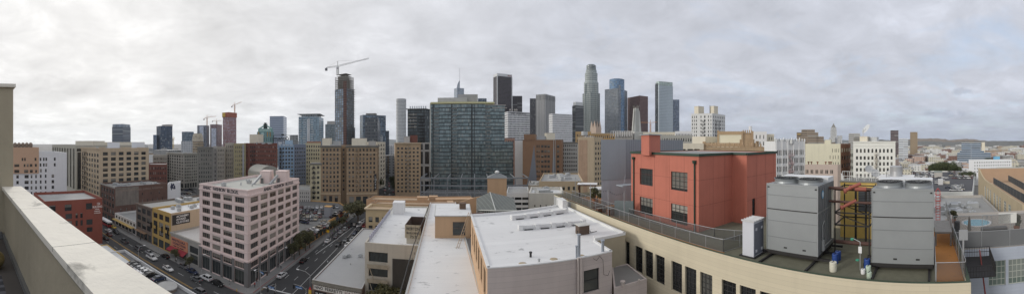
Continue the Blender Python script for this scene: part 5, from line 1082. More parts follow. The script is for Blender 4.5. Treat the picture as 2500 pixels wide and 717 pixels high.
mh = building('apartment_building','bright white modern stepped housing block with a blue accent',f,zt_,{0: [dict(z0=zt_ - 3.6 - k * 3.2,z1=zt_ - 2.2 - k * 3.2,nc=16,wf=.35,um=1,sty='one') for k in range(4)]},wall=mat('bright_white_panel',(.74,.75,.76),.8,.03),roof=ROOF_WH)
a,b,u,q,Ln = edge(mh,0);mb = MB();mb.obox(a + u * 24 - q * .5,u,-q,6,5,zt_ - .5,zt_ + 3);part('blue_box',mb,mat('bright_blue_panel',(.15,.40,.60),.6),mh);mb = MB();mb.obox(a + u * 8 + q * .01,u,q,12,4,3,9);part('undercroft',mb,DG,mh)
f = F2(2440,240,2434,2560,azi(2440) - pi / 2 + .5,azi(2440) + 1.45);zt_ = ZT(408,240)
building('parking_structure','open sided grey multi storey garage at the right edge',f,zt_,{0: [dict(z0=zt_ - 3.0 - k * 3.2,z1=zt_ - 1.2 - k * 3.2,nc=9,wf=.86,um=.4,sty='one',g=GLASS_DK) for k in range(4)],3: [dict(z0=zt_ - 3.0 - k * 3.2,z1=zt_ - 1.2 - k * 3.2,nc=2,wf=.8,um=.4,sty='one',g=GLASS_DK) for k in range(4)]},wall=mat('garage_grey',(.42,.42,.39),.85,.08),roof=ROOF,rec=1.0,cat='car park')
# round ended blue banded office
p = PD(2371,640);r = thing('office_building','terraced blue banded glass office block with a rounded top, among low roofs','building',(p.x,p.y,0));k = 640 / F;a_ = azi(2371);U = Vector((cos(a_),-sin(a_)));V = Vector((sin(a_),cos(a_)))
for i,(xl,xr,y) in enumerate(((-34,48,373),(-28,32,368),(-24,24,349))):
    mb = MB();mb.prism([tuple(p + U * xl * k + V * i * 4),tuple(p + U * xr * k + V * i * 4),tuple(p + U * xr * k + V * 40),tuple(p + U * xl * k + V * 40)],0,ZT(y,640));part('storeys',mb,GT('g_bb',(.45,.50,.55),(.03,.055,.09),fl=3.9,bay=80,wu=.995,wv=.62,blind=0),r)
mb = MB();mb.obox(p - U * 6 * k + V * 15,U,V,12 * k,12,ZT(349,640),ZT(345,640));part('plant_house',mb,DG,r);mb = MB();mb.obox(p + U * 26 * k + V * 6,U,V,8 * k,20,0,ZT(347,640));part('stair_tower',mb,CREAM,r)
# ---- field of low blocks to the horizon on the right and small gaps elsewhere
KINDM = [(GT('c_cr',(.50,.47,.38),(.10,.10,.10),fl=3.5,bay=4,wu=.4,wv=.4),'cream'),(GT('c_wh',(.62,.62,.60),(.12,.13,.14),fl=3.5,bay=5,wu=.4,wv=.35),'white'),(GT('c_tn',(.38,.29,.20),(.08,.07,.06),fl=3.5,bay=3.5,wu=.4,wv=.45),'tan'),
         (GT('c_gy',(.30,.30,.29),(.08,.08,.08),fl=3.5,bay=4,wu=.5,wv=.4),'grey'),(GT('c_br',(.22,.13,.10),(.06,.05,.05),fl=3.5,bay=3.5,wu=.4,wv=.45),'brown'),(GT('c_pk',(.45,.33,.27),(.1,.09,.08),fl=3.5,bay=4,wu=.4,wv=.4),'pinkish')]
RFM = [ROOF,mat('pale_roof',(.55,.55,.53),.9,.1),mat('light_grey_roof',(.42,.42,.41),.9,.12),ROOF]
rs = random.Random(12);FN = [-1]
HID = {k for a,b in ((5,6),(8,11),(13,13),(25,25),(32,39),(46,46),(50,51),(57,57),(66,73),(75,75),(80,80),(87,88),(93,94),(101,101),(109,109),(112,113),(116,119),(122,123),(125,125),(127,127),(130,130),(132,132),(141,141),(144,147),(156,157),(161,161),(164,169),(178,178),(181,181),(188,190),(192,201),(204,208),(210,238),(240,240),(243,298),(300,303),(309,315),(317,323),(325,325),(330,343),(345,346),(348,350),(352,362),(364,367),) for k in range(a,b + 1)}     # lots that stand wholly behind other blocks
def field(px0,px1,bands,where,grp):
    for d0,d1,n,h0,h1,w0,w1 in bands:
        for i in range(n):
            px = px0 + (px1 - px0) * (i + rs.random()) / n;d = rs.uniform(d0,d1);w_ = rs.uniform(w0,w1);dp = rs.uniform(w0,w1) * .7;h = rs.uniform(h0,h1)
            mm,cn = rs.choice(KINDM + KINDM[:2] * 2);c = PD(px,d);th_ = rs.choice((0,.12)) - .0;u = Vector((cos(th_),-sin(th_)));v = Vector((sin(th_),cos(th_)))
            FN[0] += 1;hid = FN[0] in HID;mb = MB();pts = [c,c + u * w_,c + u * w_ + v * dp,c + v * dp];mb.prism([tuple(x) for x in pts],0,h,0,1,bottom=False)
            if rs.random() < .6: q0 = c + u * w_ * rs.uniform(.1,.6) + v * dp * rs.uniform(.1,.5);mb.obox(q0,u,v,w_ * .2,dp * .25,h - .01,h + rs.uniform(1.5,3.5),0)
            rf = rs.choice(RFM)
            if hid: continue
            o = part('low_building',mb,[mm,rf],off=(c.x,c.y,0));size = 'long' if w_ > (w0 + w1) / 2 else 'small'
            tag(o,f'{size} {cn} flat roofed building {where}','building',f'{cn} {grp}')
field(2190,2520,[(395,450,14,5,11,16,34),(460,620,30,5,14,16,40),(650,950,44,6,17,20,50),(1000,1500,50,6,20,30,70),(1600,2600,50,8,26,50,100)],'in the low district before the hills','low buildings before the hills')
field(1780,2190,[(300,380,8,14,26,20,40),(400,600,14,14,30,25,50),(650,1100,18,20,40,30,70),(1200,2200,20,20,45,60,120)],'behind the white ribbed and arched blocks','blocks behind the white ribbed and arched ones')
field(1230,1700,[(290,360,10,12,28,22,40),(380,600,18,18,38,25,50),(650,850,16,18,42,30,60)],'below the downtown towers','blocks below the towers')
field(300,960,[(350,430,14,14,30,22,40),(450,650,20,15,36,25,55),(700,1100,20,12,38,30,70),(1300,2400,18,10,30,60,130)],'behind the stone and brick blocks','blocks behind the stone and brick blocks')
field(100,300,[(260,330,4,8,16,20,30)],'beyond the white building with black windows','blocks beyond the white building')
scatter_units(tb,'the tall tan block',5,81);scatter_units(bb,'the orange brown painted block',6,82)
q_ = blk('warehouse','low white roofed building with two small windows between the cream wall and the brown block',1291,1376,80,471,1,5,mat('chalky_wall',(.52,.50,.45),.88,.1,.3,streak=.2),depth=11,wf=.2,hf=.2,roof=ROOF_WH,z0b=28);scatter_units(q_,'the low white roofed building',4,83)
q_ = blk('office_building','two storey tan building with a cluttered flat roof below the pale grey stone block',1316,1424,150,442,3,8,mat('mid_tan_wall',(.40,.31,.20),.88,.1,.3),depth=40,wf=.45,hf=.45,z0b=14);scatter_units(q_,'the two storey tan building',14,84)
q_ = blk('office_building','small brown roofed building left of the cluttered tan roof',1290,1330,175,452,2,4,GRB,depth=20,z0b=10);scatter_units(q_,'the small brown roofed building',6,85)
# ================================================================== near roofs, centre
TANP = mat('apricot_plaster',(.46,.305,.185),.88,.08,.3,streak=.2);TROOF = mat('apricot_roof',(.39,.285,.185),.9,.15,.3,dirt=(.4,.66))
# corner shop with sign
NB = mat('brown_violet_plaster',(.21,.155,.13),.9,.12,.4,streak=.2)
c0 = W(762,678,10.0);f = [c0,Vector((-17.3,c0.y - 1.2)),Vector((-17.3,127)),Vector((c0.x + 1.5,127))]
nino = building('shop_building','low corner menswear shop with a grey roof and white lettered sign band',f,9.6,{0: [dict(z0=.5,z1=3.9,cols=[(.03,.25),(.30,.46),(.50,.68),(.73,.93)],sty='shop',g=GLASS_SHOP),dict(z0=5.0,z1=6.9,cols=[(.05,.26),(.32,.47),(.53,.70),(.76,.92)],sty='two',g=GLASS_SHOP)],3: [dict(z0=.5,z1=3.9,nc=7,wf=.7,um=.6,sty='shop',g=GLASS_SHOP)]},wall=NB,roof=mat('seamed_grey_roof',(.36,.36,.355),.85,.1,.15,dirt=(.3,.64)),par=.35,coping=mat('pale_coping',(.42,.42,.4),.8))
a,b,u,q,Ln = edge(nino,0)
mb = MB();mb.obox(a + u * .5 + q * .003,u,q,Ln - .9,.14,7.35,8.5);part('sign_panel',mb,mat('cream_sign',(.68,.66,.60),.7,.05),nino)
text('NINO FERRETTI',nino,(*(a + u * .75 + q * .15),7.6),u,.72,BLK,width=(Ln - .9) * .6,bold=.015);text('FOR MEN',nino,(*(a + u * (Ln * .67) + q * .15),7.68),u,.55,mat('maroon_letter',(.14,.05,.05),.7),width=(Ln - .9) * .27)
mb = MB();mb.obox(a + q * .003,u,q,Ln,.35,8.75,9.1);mb.obox(a + q * .003,u,q,Ln,.12,9.1,9.55)
for k in range(22): mb.obox(a + u * (.2 + k * (Ln - .4) / 22) + q * .004,u,q,.25,.28,8.5,8.75)
part('cornice',mb,mat('mossy_stone',(.19,.18,.15),.95,.4,1.2),nino)
mb = MB();mb.obox(a + u * .7 + q * .003,u,q,3.4,.1,4.4,7.0);part('poster_board',mb,BLK,nino);text('SUITS',nino,(*(a + u * 1.0 + q * .12),6.2),u,.45,WHL,width=2.6);text('SHOES',nino,(*(a + u * 1.0 + q * .12),5.5),u,.45,WHL,width=2.6)
ps = a - u * .55 + q * .6;r = thing('post_sign','yellow vertical shop sign with a red cap at the shop corner','sign',(ps.x,ps.y,0));mb = MB();mb.obox(ps,u,q,.7,.35,1.5,7.3);part('panel',mb,mat('sign_yellow',(.55,.36,.06),.6,.05),r)
mb = MB();A_ = [ps + u * .0,ps + u * .7,ps + u * .7 + q * .35,ps + q * .35];cc = sum(A_,Vector((0,0))) / 4
for i in range(4): mb.face([(*A_[i],7.303),(*A_[(i + 1) % 4],7.303),(*cc,8.1)])
part('cap',mb,mat('sign_red',(.45,.03,.03),.6),r)
for i,ch in enumerate('SUITS'): text(ch,r,(*(ps + u * .18 + q * .36),5.9 - i * .75),u,.42,BLK)
for k,(px_,y_,kd) in enumerate(((842,629,0),(852,627,0),(880,627,0),(856,645,1),(800,640,1))):
    p = W(px_,y_,9.3);o = place(roof_unit_mesh()[kd],('roof_unit','roof_vent')[kd],Matrix.Translation((p.x,p.y,9.27)) @ Matrix.Scale(.75 if kd == 0 else .5,4));tag(o,('grey air conditioner on the corner shop roof','small vent on the corner shop roof')[kd],('air conditioner','vent')[kd],('air conditioners on the corner shop roof','vents on the corner shop roof')[kd])
# building with rusty sign tank
C7 = mat('cream_stucco',(.46,.43,.36),.88,.1,.3,streak=.3)
y0 = 77.6;f = [Vector((-17.2,y0 - .6)),Vector((-3.3,y0 - 1.6)),Vector((-2.4,123)),Vector((-16.2,123))]
n757 = building('loft_building','cream four storey building with ribbed metal cladding and balconied windows',f,20.0,{0: [dict(z0=15.3 - k * 3.6,z1=17.8 - k * 3.6,cols=[(.07,.42)],sty='four',g=GLASS_SHOP) for k in range(5)]},wall=C7,roof=ROOF_WH,par=.5,rec=.5)
a,b,u,q,Ln = edge(n757,0)
for k in range(1,5): mb = MB();z_ = 17.7 - k * 3.6;mb.obox(a + u * Ln * .06 + q * .01,u,q,Ln * .37,1.0,z_,z_ + .15);mb.obox(a + u * Ln * .06 + q * .9,u,q,Ln * .37,.1,z_ + .153,z_ + .95);part('balcony',mb,mat('stained_concrete',(.33,.29,.22),.9,.25,.8,streak=.5),n757)
for k in range(2,5): mb = MB();z_ = 17.7 - k * 3.6;mb.bar((*(a + u * Ln * .10 + q * .7),z_ + 3.6),(*(a + u * Ln * .19 + q * .7),z_ + .2),.10);part('ladder',mb,mat('stained_concrete',(.33,.29,.22)),n757)
mb = MB()
for k in range(24): mb.obox(a + u * (Ln * .51 + k * Ln * .48 / 24) + q * .11,u,q,.13,.22,.5,16.6)
mb.obox(a + u * Ln * .505 + q * .003,u,q,Ln * .49,.08,.5,16.6);part('ribbed_cladding',mb,mat('brown_grey_metal',(.085,.08,.07),.7,.15),n757)
mb = MB();mb.obox(Vector((-14.7,111)),(1,0),(0,1),4.1,4.5,19.4,23.6);part('stair_head',mb,WPL,n757)
for k in range(17): mb = MB();yy = 79 + k * 1.95;mb.box(-16.55 + (yy - 77) * .022,yy,19.9,-16.2 + (yy - 77) * .022,yy + .9,21.1);part('parapet_post',mb,mat('lilac_grey_post',(.36,.36,.42),.8),n757)
# tan long complex behind
f = [Vector((-28.6,128.5)),Vector((-17,128.5)),Vector((-14,136)),Vector((-26,152))]
f = [W(893,509,17.0),W(958,509,17.0) + Vector((4,-1)),Vector((2,136)),Vector((-28,140))]
ta = building('warehouse','apricot corner building with arched windows facing the cross street',f,17.2,{0: [dict(z0=11.4 - 3.6 * k,z1=13.6 - 3.6 * k,cols=[(.08,.19),(.27,.37),(.46,.57),(.70,.80)],sty='dh') for k in range(3)],3: rows(2,15,4,9,.45,.5,.8,'dh')},wall=mat('cream_apricot_wall',(.46,.36,.22),.88,.1,.3,streak=.15),roof=TROOF,par=1.0,corn=(.7,.35,BRT,(0,3)))
for k,(x0,x1,ya,yb_,z_) in enumerate(((-29,8,141,150,17.2),(-33,19,151,162,17.2))):
    mb = MB();rr = building('warehouse',('long apricot flat roof with a dark parapet line, nearer of two','long apricot flat roof with a dark parapet line, farther of two')[k],[Vector((x0,ya)),Vector((x1,ya)),Vector((x1,yb_)),Vector((x0 + 2,yb_))],z_,{},wall=TANP,roof=TROOF,par=.9,coping=mat('dark_coping',(.10,.09,.08),.8))
for k,(px_,d_,w_,h_) in enumerate(((1031,150,5,1.6),(1058,152,4,1.6),(1122,146,22,1.5),(1100,138,2.4,1.6))):
    box_on('penthouse',('apricot hut with a sloping cap on the long apricot roofs','small apricot hut right of the sloping one','wide apricot wall block on the long apricot roofs','little apricot door hut')[k],'roof hut',px_,d_,17,w_,4,h_,TANP)
# long white roof and the upper roof
WRF = ROOF_WH;zB = 26.5
fB = [Vector((-4.0,20)),Vector((6.2,20)),Vector((7.6,66)),Vector((-1.6,94)),]
fB = [Vector((-4.3,18)),Vector((5.4,18)),Vector((6.6,96)),Vector((-1.2,96))]
lb_ = building('loft_building','long narrow white roofed building running away below the upper roof',fB,zB + .25,{},wall=TANP,roof=WRF,par=.25,th=.3,coping=mat('pale_coping',(.42,.42,.4)))
zU = 32.8
U = [W(1190,655,zU),W(1410,632,zU),W(1494,614,zU),W(1452,588,zU),W(1526.5,573,zU),W(1372.6,502,zU),W(1262,519,zU),W(1150,528,zU)]
PW = mat('greyish_pink_brick_paint',(.44,.385,.36),.9,.08,.4,streak=.15,course=(40,.55,.02,.80))
up = thing('loft_building','near white roofed building with a pinkish painted front wall and tan side','building',(*U[0],0));up['_fp'] = [c for p in U for c in p];up['_z'] = zU
mb = MB();wn_ = [];mats_ = [PW,mat('yellow_grey_brick',(.33,.29,.21),.9,.2,.5),TANP]
a,b = U[1],U[2];Ln = (b - a).length;uu = (b - a).normalized();az_ = atan2(uu.x,uu.y)
wall_face(mb,U[0],U[1],0,zU,[],.2,wn_,0)
x0,x1 = (hit(1425,a,az_) - a).length,(hit(1463,a,az_) - a).length;dd = hit(1444,a,az_).length
wall_face(mb,a,b,0,zU,[dict(z0=ZT(712,dd),z1=ZT(657,dd),cols=[(x0 / Ln,x1 / Ln)],sty='dh'),dict(z0=ZT(712,dd) - 4.2,z1=ZT(657,dd) - 4.2,cols=[(x0 / Ln,x1 / Ln)],sty='dh')],.25,wn_,0)
wall_face(mb,U[2],U[3],0,zU,[],.2,wn_,0);wall_face(mb,U[3],U[4],0,zU,[],.2,wn_,1);wall_face(mb,U[4],U[5],0,zU,[],.2,wn_,1);wall_face(mb,U[5],U[6],0,zU,[],.2,wn_,1);wall_face(mb,U[6],U[7],0,zU,[],.2,wn_,1)
wl = (U[0] - U[7]).length
wall_face(mb,U[7],U[0],0,zU,[dict(z0=29.0,z1=31.9,cols=[(.12 + .145 * k,.12 + .145 * k + .085) for k in range(6)],sty='dh')],.25,wn_,2)
part('wall',mb,mats_,up);add_windows(up,wn_,FRAME_DK,GLASS)
mb = MB();mb.face([(*p,zU + .002) for p in U]);part('roof',mb,WRF,up)
mb = MB()
for i in range(8):
    a,b = U[i],U[(i + 1) % 8];u = (b - a).normalized();q = Vector((u.y,-u.x))
    h = .12 if i in (0,1,2,7) else .35
    mb.obox(a + q * .06,u,-q,(b - a).length,.32,zU + .004,zU + h)
mb.prism([tuple(x) for x in (U[5],U[5] + Vector((-.4,-3)),U[5] + Vector((-1.2,-3)),U[5] + Vector((-1.2,0)))][::-1],zU,zU + 1.6);part('roof_kerb',mb,WRF,up)
for k,(pl,pr,yl,yr,h) in enumerate(((1249,1386,537,519,.62),(1266,1430,562,547,.6))):      # raised skylight kerbs
    A_,B_ = W(pl,yl,zU),W(pr,yr,zU);u = (B_ - A_).normalized();v = Vector((-u.y,u.x));Lk = (B_ - A_).length;mb = MB();n_ = 4
    mb.obox(A_,u,v,Lk,.25,zU + .01,zU + h)
    for i in range(n_ + 1): mb.obox(A_ + u * (Lk - .6) * i / n_ - v * .2,u,v,.6,.8,zU + .012,zU + h + .12)
    kb = part('raised_kerb',mb,WRF,up)
    for i in range(n_): mb = MB();mb.obox(A_ + u * ((Lk - .6) * i / n_ + .8) - v * .26,u,v,(Lk - .6) / n_ - 1.2,.22,zU + .013,zU + .10);part('drain_slot',mb,BLK,kb)
RUST = mat('rusty_louvre',(.12,.075,.05),.8,.3,2)
p = W(1427,573,zU);r = thing('air_cooler','rusty louvred cooler with a pale top on the near white roof','air cooler',(p.x,p.y,zU));mb = MB();mb.obox(p - Vector((.75,0)),(1,0),(0,1),1.5,1.2,zU + .02,zU + 1.2);part('housing',mb,linemat('louvre',(.12,.075,.05),.14,.35,.3,0),r);mb = MB();mb.obox(p - Vector((.85,.1)),(1,0),(0,1),1.7,1.4,zU + 1.203,zU + 1.3);mb.cyl(p.x,p.y + .6,zU + 1.3,zU + 1.36,.45,n=16);part('lid',mb,mat('cooler_lid',(.5,.5,.47),.7),r)
mb = MB();mb.path([(p.x + .8,p.y + .5,zU + .3),(p.x + 1.1,p.y + .4,zU + .3),(p.x + 1.1,p.y + .4,zU + .05),(p.x + 2.2,p.y + .6,zU + .05)],.035);part('hose',mb,BLK,r)
def vpipe(label,px,yb,yt,r_,m,zb=None,cap=True):
    p = W(px,yb,zb if zb else zU);d = p.length;zb = zb if zb else zU;R = thing('flue_pipe',label,'flue',(p.x,p.y,zb));mb = MB();mb.cyl(p.x,p.y,zb - (0 if cap != 'long' else 6),ZT(yt,d),r_,n=14);part('tube',mb,m,R)
    mb = MB();zt__ = ZT(yt,d);mb.cyl(p.x,p.y,zt__ + .003,zt__ + .12,r_ * 1.4,n=14);part('cap',mb,m,R);return R
GALV = mat('galvanised_pipe',(.30,.33,.37),.45,.15,2,metal=.4)
vpipe('tall blue grey flue pipe standing at the front of the near white roof',1413.5,628,574,.16,GALV);vpipe('thinner flue with a dark hat beside the tall blue grey one',1407.5,631,602,.10,GALV);vpipe('stout blue grey flue at the front right of the near white roof',1471.5,616,588,.17,GALV)
vpipe('short black vent stub in the middle of the near white roof',1295.5,627,617,.12,BLK);vpipe('very small vent stub right of the short black one',1316,640,634,.10,UNIT)
vpipe('white capped vent behind the rusty cooler',1451,584,578,.07,WPL);vpipe('small black vent at the left end of the rusty cooler',1412,572,565,.14,BLK)
p = W(1409,632,zU);mb = MB();mb.cyl(p.x,p.y - .25,20,zU + .2,.11,n=12);mb.cyl(p.x + .3,p.y - .28,20,zU + .2,.13,n=12);tag(part('downpipe',mb,mat('pinkish_pipe',(.42,.37,.34),.8)),'pair of painted pipes running down the pinkish front wall','pipe')
mb = MB();c = W(1463,616,zU) * .985
mb.path([(*(c + Vector((-.9,-.25))),zU - .2),(*(c + Vector((-.5,-.3))),zU - .5),(*(c + Vector((-.1,-.3))),zU - .1),(*(c + Vector((.3,-.3))),zU - .6),(*(c + Vector((.4,-.3))),zU - 2.2),(*(c + Vector((.9,-.35))),zU - 2.4),(*(c + Vector((1.1,-.4))),zU - 1.9)],.02);tag(part('loose_cable',mb,BLK),'tangle of black cable hanging at the front wall corner','cable')
for px_,y_,w_ in ((1170,640,0),): pass
for k,(px_,y_) in enumerate(((1276,645),(1352,634),(1418,626))): p = W(px_,y_ - 2,zU);mb = MB();mb.lathe(p.x,p.y,[(.42,zU + .01),(.3,zU + .05),(.01,zU + .06)],14);tag(part('roof_drain',mb,mat('drain_tan',(.33,.27,.18),.8)),'flat round tan drain cover near the front edge of the white roof','drain','drain covers on the near white roof')
# apricot penthouse on the long roof, ladder, skylight, chimney tower
zP = 30.7;A0,B0 = W(1062,581,zB),W(1149,581,zB);f = [A0,B0 + Vector((.1,0)),Vector((B0.x + 1.0,72.0)),Vector((A0.x + .3,72.0))]
LnP = (f[1] - f[0]).length
ph = building('penthouse','apricot penthouse with one dark framed window and a white roof',f,zP,{0: [dict(z0=ZT(574,60.9),z1=ZT(541,60.9),cols=[(.49,.84)],sty='dh')]},z0=zB,wall=TANP,roof=WRF,par=0,fm=FRAME_BR,rec=.12)
mb = MB();mb.prism([tuple(x) for x in inset(f,-.15)],zP + .003,zP + .16);part('roof_edge',mb,mat('pale_coping',(.42,.42,.4)),ph)
mb = MB();mb.prism([tuple(x) for x in inset(f,.05)],zP + .162,zP + .17);part('white_coating',mb,WRF,ph)
box_on('roof_unit','rusty brown vent box on the apricot penthouse','roof unit',1130,66.5,zP + .16,1.3,1.3,1.1,RUST)
mb = MB();s = W(1117,606,zB);e_ = Vector((PD(1147,60).x,PD(1147,60).y,zP + 1.0))
for dx in (-.2,.2): mb.bar((s.x + dx,s.y,zB + .02),(e_.x + dx,e_.y,e_.z),.045)
for k in range(12): t = (k + .5) / 12;a_ = Vector((s.x,s.y,zB)).lerp(e_,t);mb.bar((a_.x - .2,a_.y,a_.z),(a_.x + .2,a_.y,a_.z),.03)
tag(part('ladder',mb,mat('bare_wood',(.40,.29,.19),.8)),'wooden ladder leaning against the apricot penthouse','ladder')
mb = MB();mb.path([(B0.x - .1,B0.y - .25,zB + .6),(B0.x + .3,B0.y - .25,zB + .6),(B0.x + .3,B0.y - .25,zP + .5),(B0.x + 2.6,B0.y + .3,zP + .5)],.16);tag(part('roof_pipe',mb,mat('dark_red_pipe',(.10,.05,.045),.7)),'dark red elbow pipe at the corner of the apricot penthouse','pipe')
GLZ = linemat('skylight_glass',(.085,.095,.085),.7,.1,2.4,0,.5)
A1,B1 = PD(1167,66),PD(1262,58.5);A2,B2 = PD(1163,78),PD(1254,70);zE = 29.6;r = thing('skylight','large grey green gabled glass skylight behind the near white roof','skylight',(*A1,zU - 4))
zr_ = 33.0;R1,R2 = PD(1208,60) ,PD(1196,76);R1 = PD(1210,60)
mb = MB();zEl,zEr = ZT(523,62),ZT(515,58)
mb.face([(*A1,zEl),(*R1,zr_ - 1.0),(*R2,zr_),(*A2,zEl + .3)]);mb.face([(*R1,zr_ - 1.0),(*B1,zEr),(*B2,zEr + .3),(*R2,zr_)])
part('glass_roof',mb,GLZ,r);mb = MB();mb.prism([tuple(A1),tuple(R1),tuple(B1),tuple(B2),tuple(R2),tuple(A2)],zB,min(zEl,zEr) - .1);part('base_wall',mb,mat('skylight_base',(.16,.17,.16),.6),r)
mb = MB()
for a_,b_ in (((*A1,zEl),(*R1,zr_ - 1)),((*R1,zr_ - 1),(*B1,zEr)),((*R1,zr_ - 1),(*R2,zr_)),((*A1,zEl),(*B1,zEr))): mb.bar(a_,b_,.09)
for k in range(9): t = k / 8;a_ = Vector((*A1,zEl)).lerp(Vector((*R1,zr_ - 1)),t);mb.bar(a_,(a_.x,a_.y,zEl),.04)
part('truss',mb,mat('pale_truss',(.45,.46,.43),.6),r)
mb = MB();pc_ = PD(1190,86);pd_ = PD(1237,86);u = (pd_ - pc_).normalized();v = Vector((-u.y,u.x));wq = (pd_ - pc_).length;zT = ZT(435,86)
r = thing('chimney_tower','square apricot tower with a grey pyramid roof and white finial vent','tower',(*pc_,20));mb.obox(pc_,u,v,wq,wq,20,zT);part('wall',mb,TANP,r)
mb = MB();A_ = [pc_ - u * .15 - v * .15,pd_ + u * .15 - v * .15,pd_ + u * .15 + v * (wq + .15),pc_ - u * .15 + v * (wq + .15)];cc = sum(A_,Vector((0,0))) / 4;zR = ZT(424,88)
for i in range(4): mb.face([(*A_[i],zT + .003),(*A_[(i + 1) % 4],zT + .003),(*cc,zR + .4)])
part('roof',mb,mat('slate_grey_roof',(.16,.17,.17),.7,.15,1),r);mb = MB();mb.cyl(cc.x,cc.y,zR - .2,zR + .5,.5,n=12);mb.cyl(cc.x,cc.y,zR + .5,zR + .85,.75,.2,n=12);part('vent',mb,WHL,r)
# lower left: apricot half round gable wall near the tower
p = PD(1157,100);u = Vector((cos(azi(1157)),-sin(azi(1157))));mb = MB();pts = [p - u * 4.2] + [None];zg = ZT(495,100);pr = [(-4.3,zg - 6)] + [(-4.3 + 8.6 * (i / 10),zg + 2.0 * sin(pi / 2 * i / 10) + .2) for i in range(11)] + [(4.3,zg - 6)]
v = Vector((-u.y,u.x))
mb.face([(*(p + u * x),z) for x,z in pr]);mb.face([(*(p + u * x + v * .5),z) for x,z in reversed(pr)])
for (x0,z0),(x1,z1) in zip(pr,pr[1:]): mb.face([(*(p + u * x0),z0),(*(p + u * x0 + v * .5),z0),(*(p + u * x1 + v * .5),z1),(*(p + u * x1),z1)])
tag(part('gable_wall',mb,TANP),'apricot curved gable wall left of the square apricot tower','wall')
# rusty sign tank
pt = [Vector(x) for x in (W(989,578,20.5),)]
c0 = PD(988.5,79.2);c1 = PD(1027,78.5);u = (c1 - c0).normalized();v = Vector((-u.y,u.x));w_ = (c1 - c0).length;zt_,zb_ = ZT(549,79),ZT(581,79)
r = thing('rooftop_sign_tank','open topped rusty cream metal housing with faded painted lettering','housing',(*c0,19.5));SH = linemat('rusty_cream_sheet',(.46,.41,.30),1.1,.2,.75,0,.7,var=.25)
mb = MB();t = .12
mb.obox(c0,u,v,w_,t,zb_,zt_);part('front_panel',mb,SH,r)
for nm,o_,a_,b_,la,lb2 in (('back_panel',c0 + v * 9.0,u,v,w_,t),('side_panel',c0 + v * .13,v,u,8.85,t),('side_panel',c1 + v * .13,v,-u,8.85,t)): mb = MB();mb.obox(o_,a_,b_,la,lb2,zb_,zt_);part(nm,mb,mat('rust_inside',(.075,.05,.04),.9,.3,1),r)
mb = MB();mb.obox(c0 + u * .3 + v * .4,u,v,w_ - .6,8,19.5,zb_ - .003);part('plinth',mb,C7,r)
for s,z,h in (('NORTON',zt_ - 1.25,.75),('BUILDING',zt_ - 2.2,.5),('757',zt_ - 3.25,.7)): text(s,r,(*(c0 + u * (w_ * (.1 if s != '757' else .3)) - v * .04),z),u,h,mat('faded_blue_letter',(.04,.045,.055),.9,.3,3),width=w_ * (.8 if s != '757' else .42))
# black rail pipe between roofs
mb = MB();mb.path([(-4.25,30,zB + .5),(-3.6,55,zB + .5),(-1.4,92,zB + .5)],.09)
for k in range(24): t = k / 23;x = -4.25 + 2.85 * t;mb.bar((x,30 + 62 * t,zB + .1),(x,30 + 62 * t,zB + .5),.04)
tag(part('roof_rail',mb,BLK),'black pipe rail along the left edge of the long white roof','rail')
# grey lower roof corner beside cream wall
G = [W(1500,702,29.0),W(1579,680,29.0),W(1528,642,29.0),W(1500,648,29.0)]
G = [W(1499,703,29.0),W(1579.5,680,29.0),W(1532,643,29.0),W(1493,650,29.0)]
lr_ = building('lean_to','small grey roofed extension between the pinkish wall and the long cream wall',G,29.0,{},wall=PW,roof=mat('old_grey_felt',(.17,.165,.16),.9,.2,.5),par=.12,th=.2)
vpipe('rust capped round flue on the small grey roofed extension',1520.5,697,688,.2,mat('pinkish_pipe',(.42,.37,.34)),zb=29.0)
vpipe('slim pale pipe at the right of the small grey roofed extension',1560,688,684,.09,mat('pinkish_pipe',(.42,.37,.34)),zb=29.0)
# ================================================================== long cream building on the right
XW = 25.0;ZP = 33.8;ZD = 33.3
CW = mat('cream_painted_brick',(.56,.50,.37),.85,.07,.25,streak=.10,course=(60,.42,.022,.84))
f = [Vector((XW,62.5)),Vector((XW,-3.3)),Vector((41.5,-3.3)),Vector((41.5,18)),Vector((58,18)),Vector((58,62.5))]
Y = lambda px: XW / tan(azi(px))
cols = [];g_ = [(1526,1537),(1549.5,1568.6),(1574,1594),(1600,1622.5),(1639,1665),(1672,1700),(1709,1739),(1762,1797),(1806,1845)]
yy = sorted([(62.5 - Y(a),62.5 - Y(b)) for a,b in g_]);cols = [(a / 65.8,b / 65.8) for a,b in yy]
extra = [];y_ = yy[-1][1] + .45
for k in range(7): extra.append((y_ / 65.8,(y_ + 1.75) / 65.8));y_ += 2.25 + (.9 if k % 3 == 1 else 0)
extra = [e for e in extra if e[1] < .98]
lead = [((yy[0][0] - 2.4 * k - 1.75) / 65.8,(yy[0][0] - 2.4 * k) / 65.8) for k in range(5,0,-1)]
RW = [dict(z0=27.9 - 6.2 * k,z1=31.3 - 6.2 * k,cols=lead + cols + extra,sty='grid6',g=GLASS_DK) for k in range(2)]
cw = building('factory_building','long cream brick building with tall black factory windows and a green roof edge',f,ZP,{0: RW},wall=CW,roof=mat('gravel_roof',(.125,.122,.085),.95,.3,1.5,bump=.3),par=ZP - ZD,th=.35,coping=mat('green_black_coping',(.045,.065,.04),.8,.3,2),rec=.3)
w0 = Vector((XW - .02,62.5));mb = MB();mb.obox(Vector((XW - .04,54)),(0,1),(1,0),8.6,.04,ZP - 5,ZP - .2);part('metal_patch',mb,linemat('pale_corrugated',(.45,.46,.46),.5,.3,.75,0),cw)
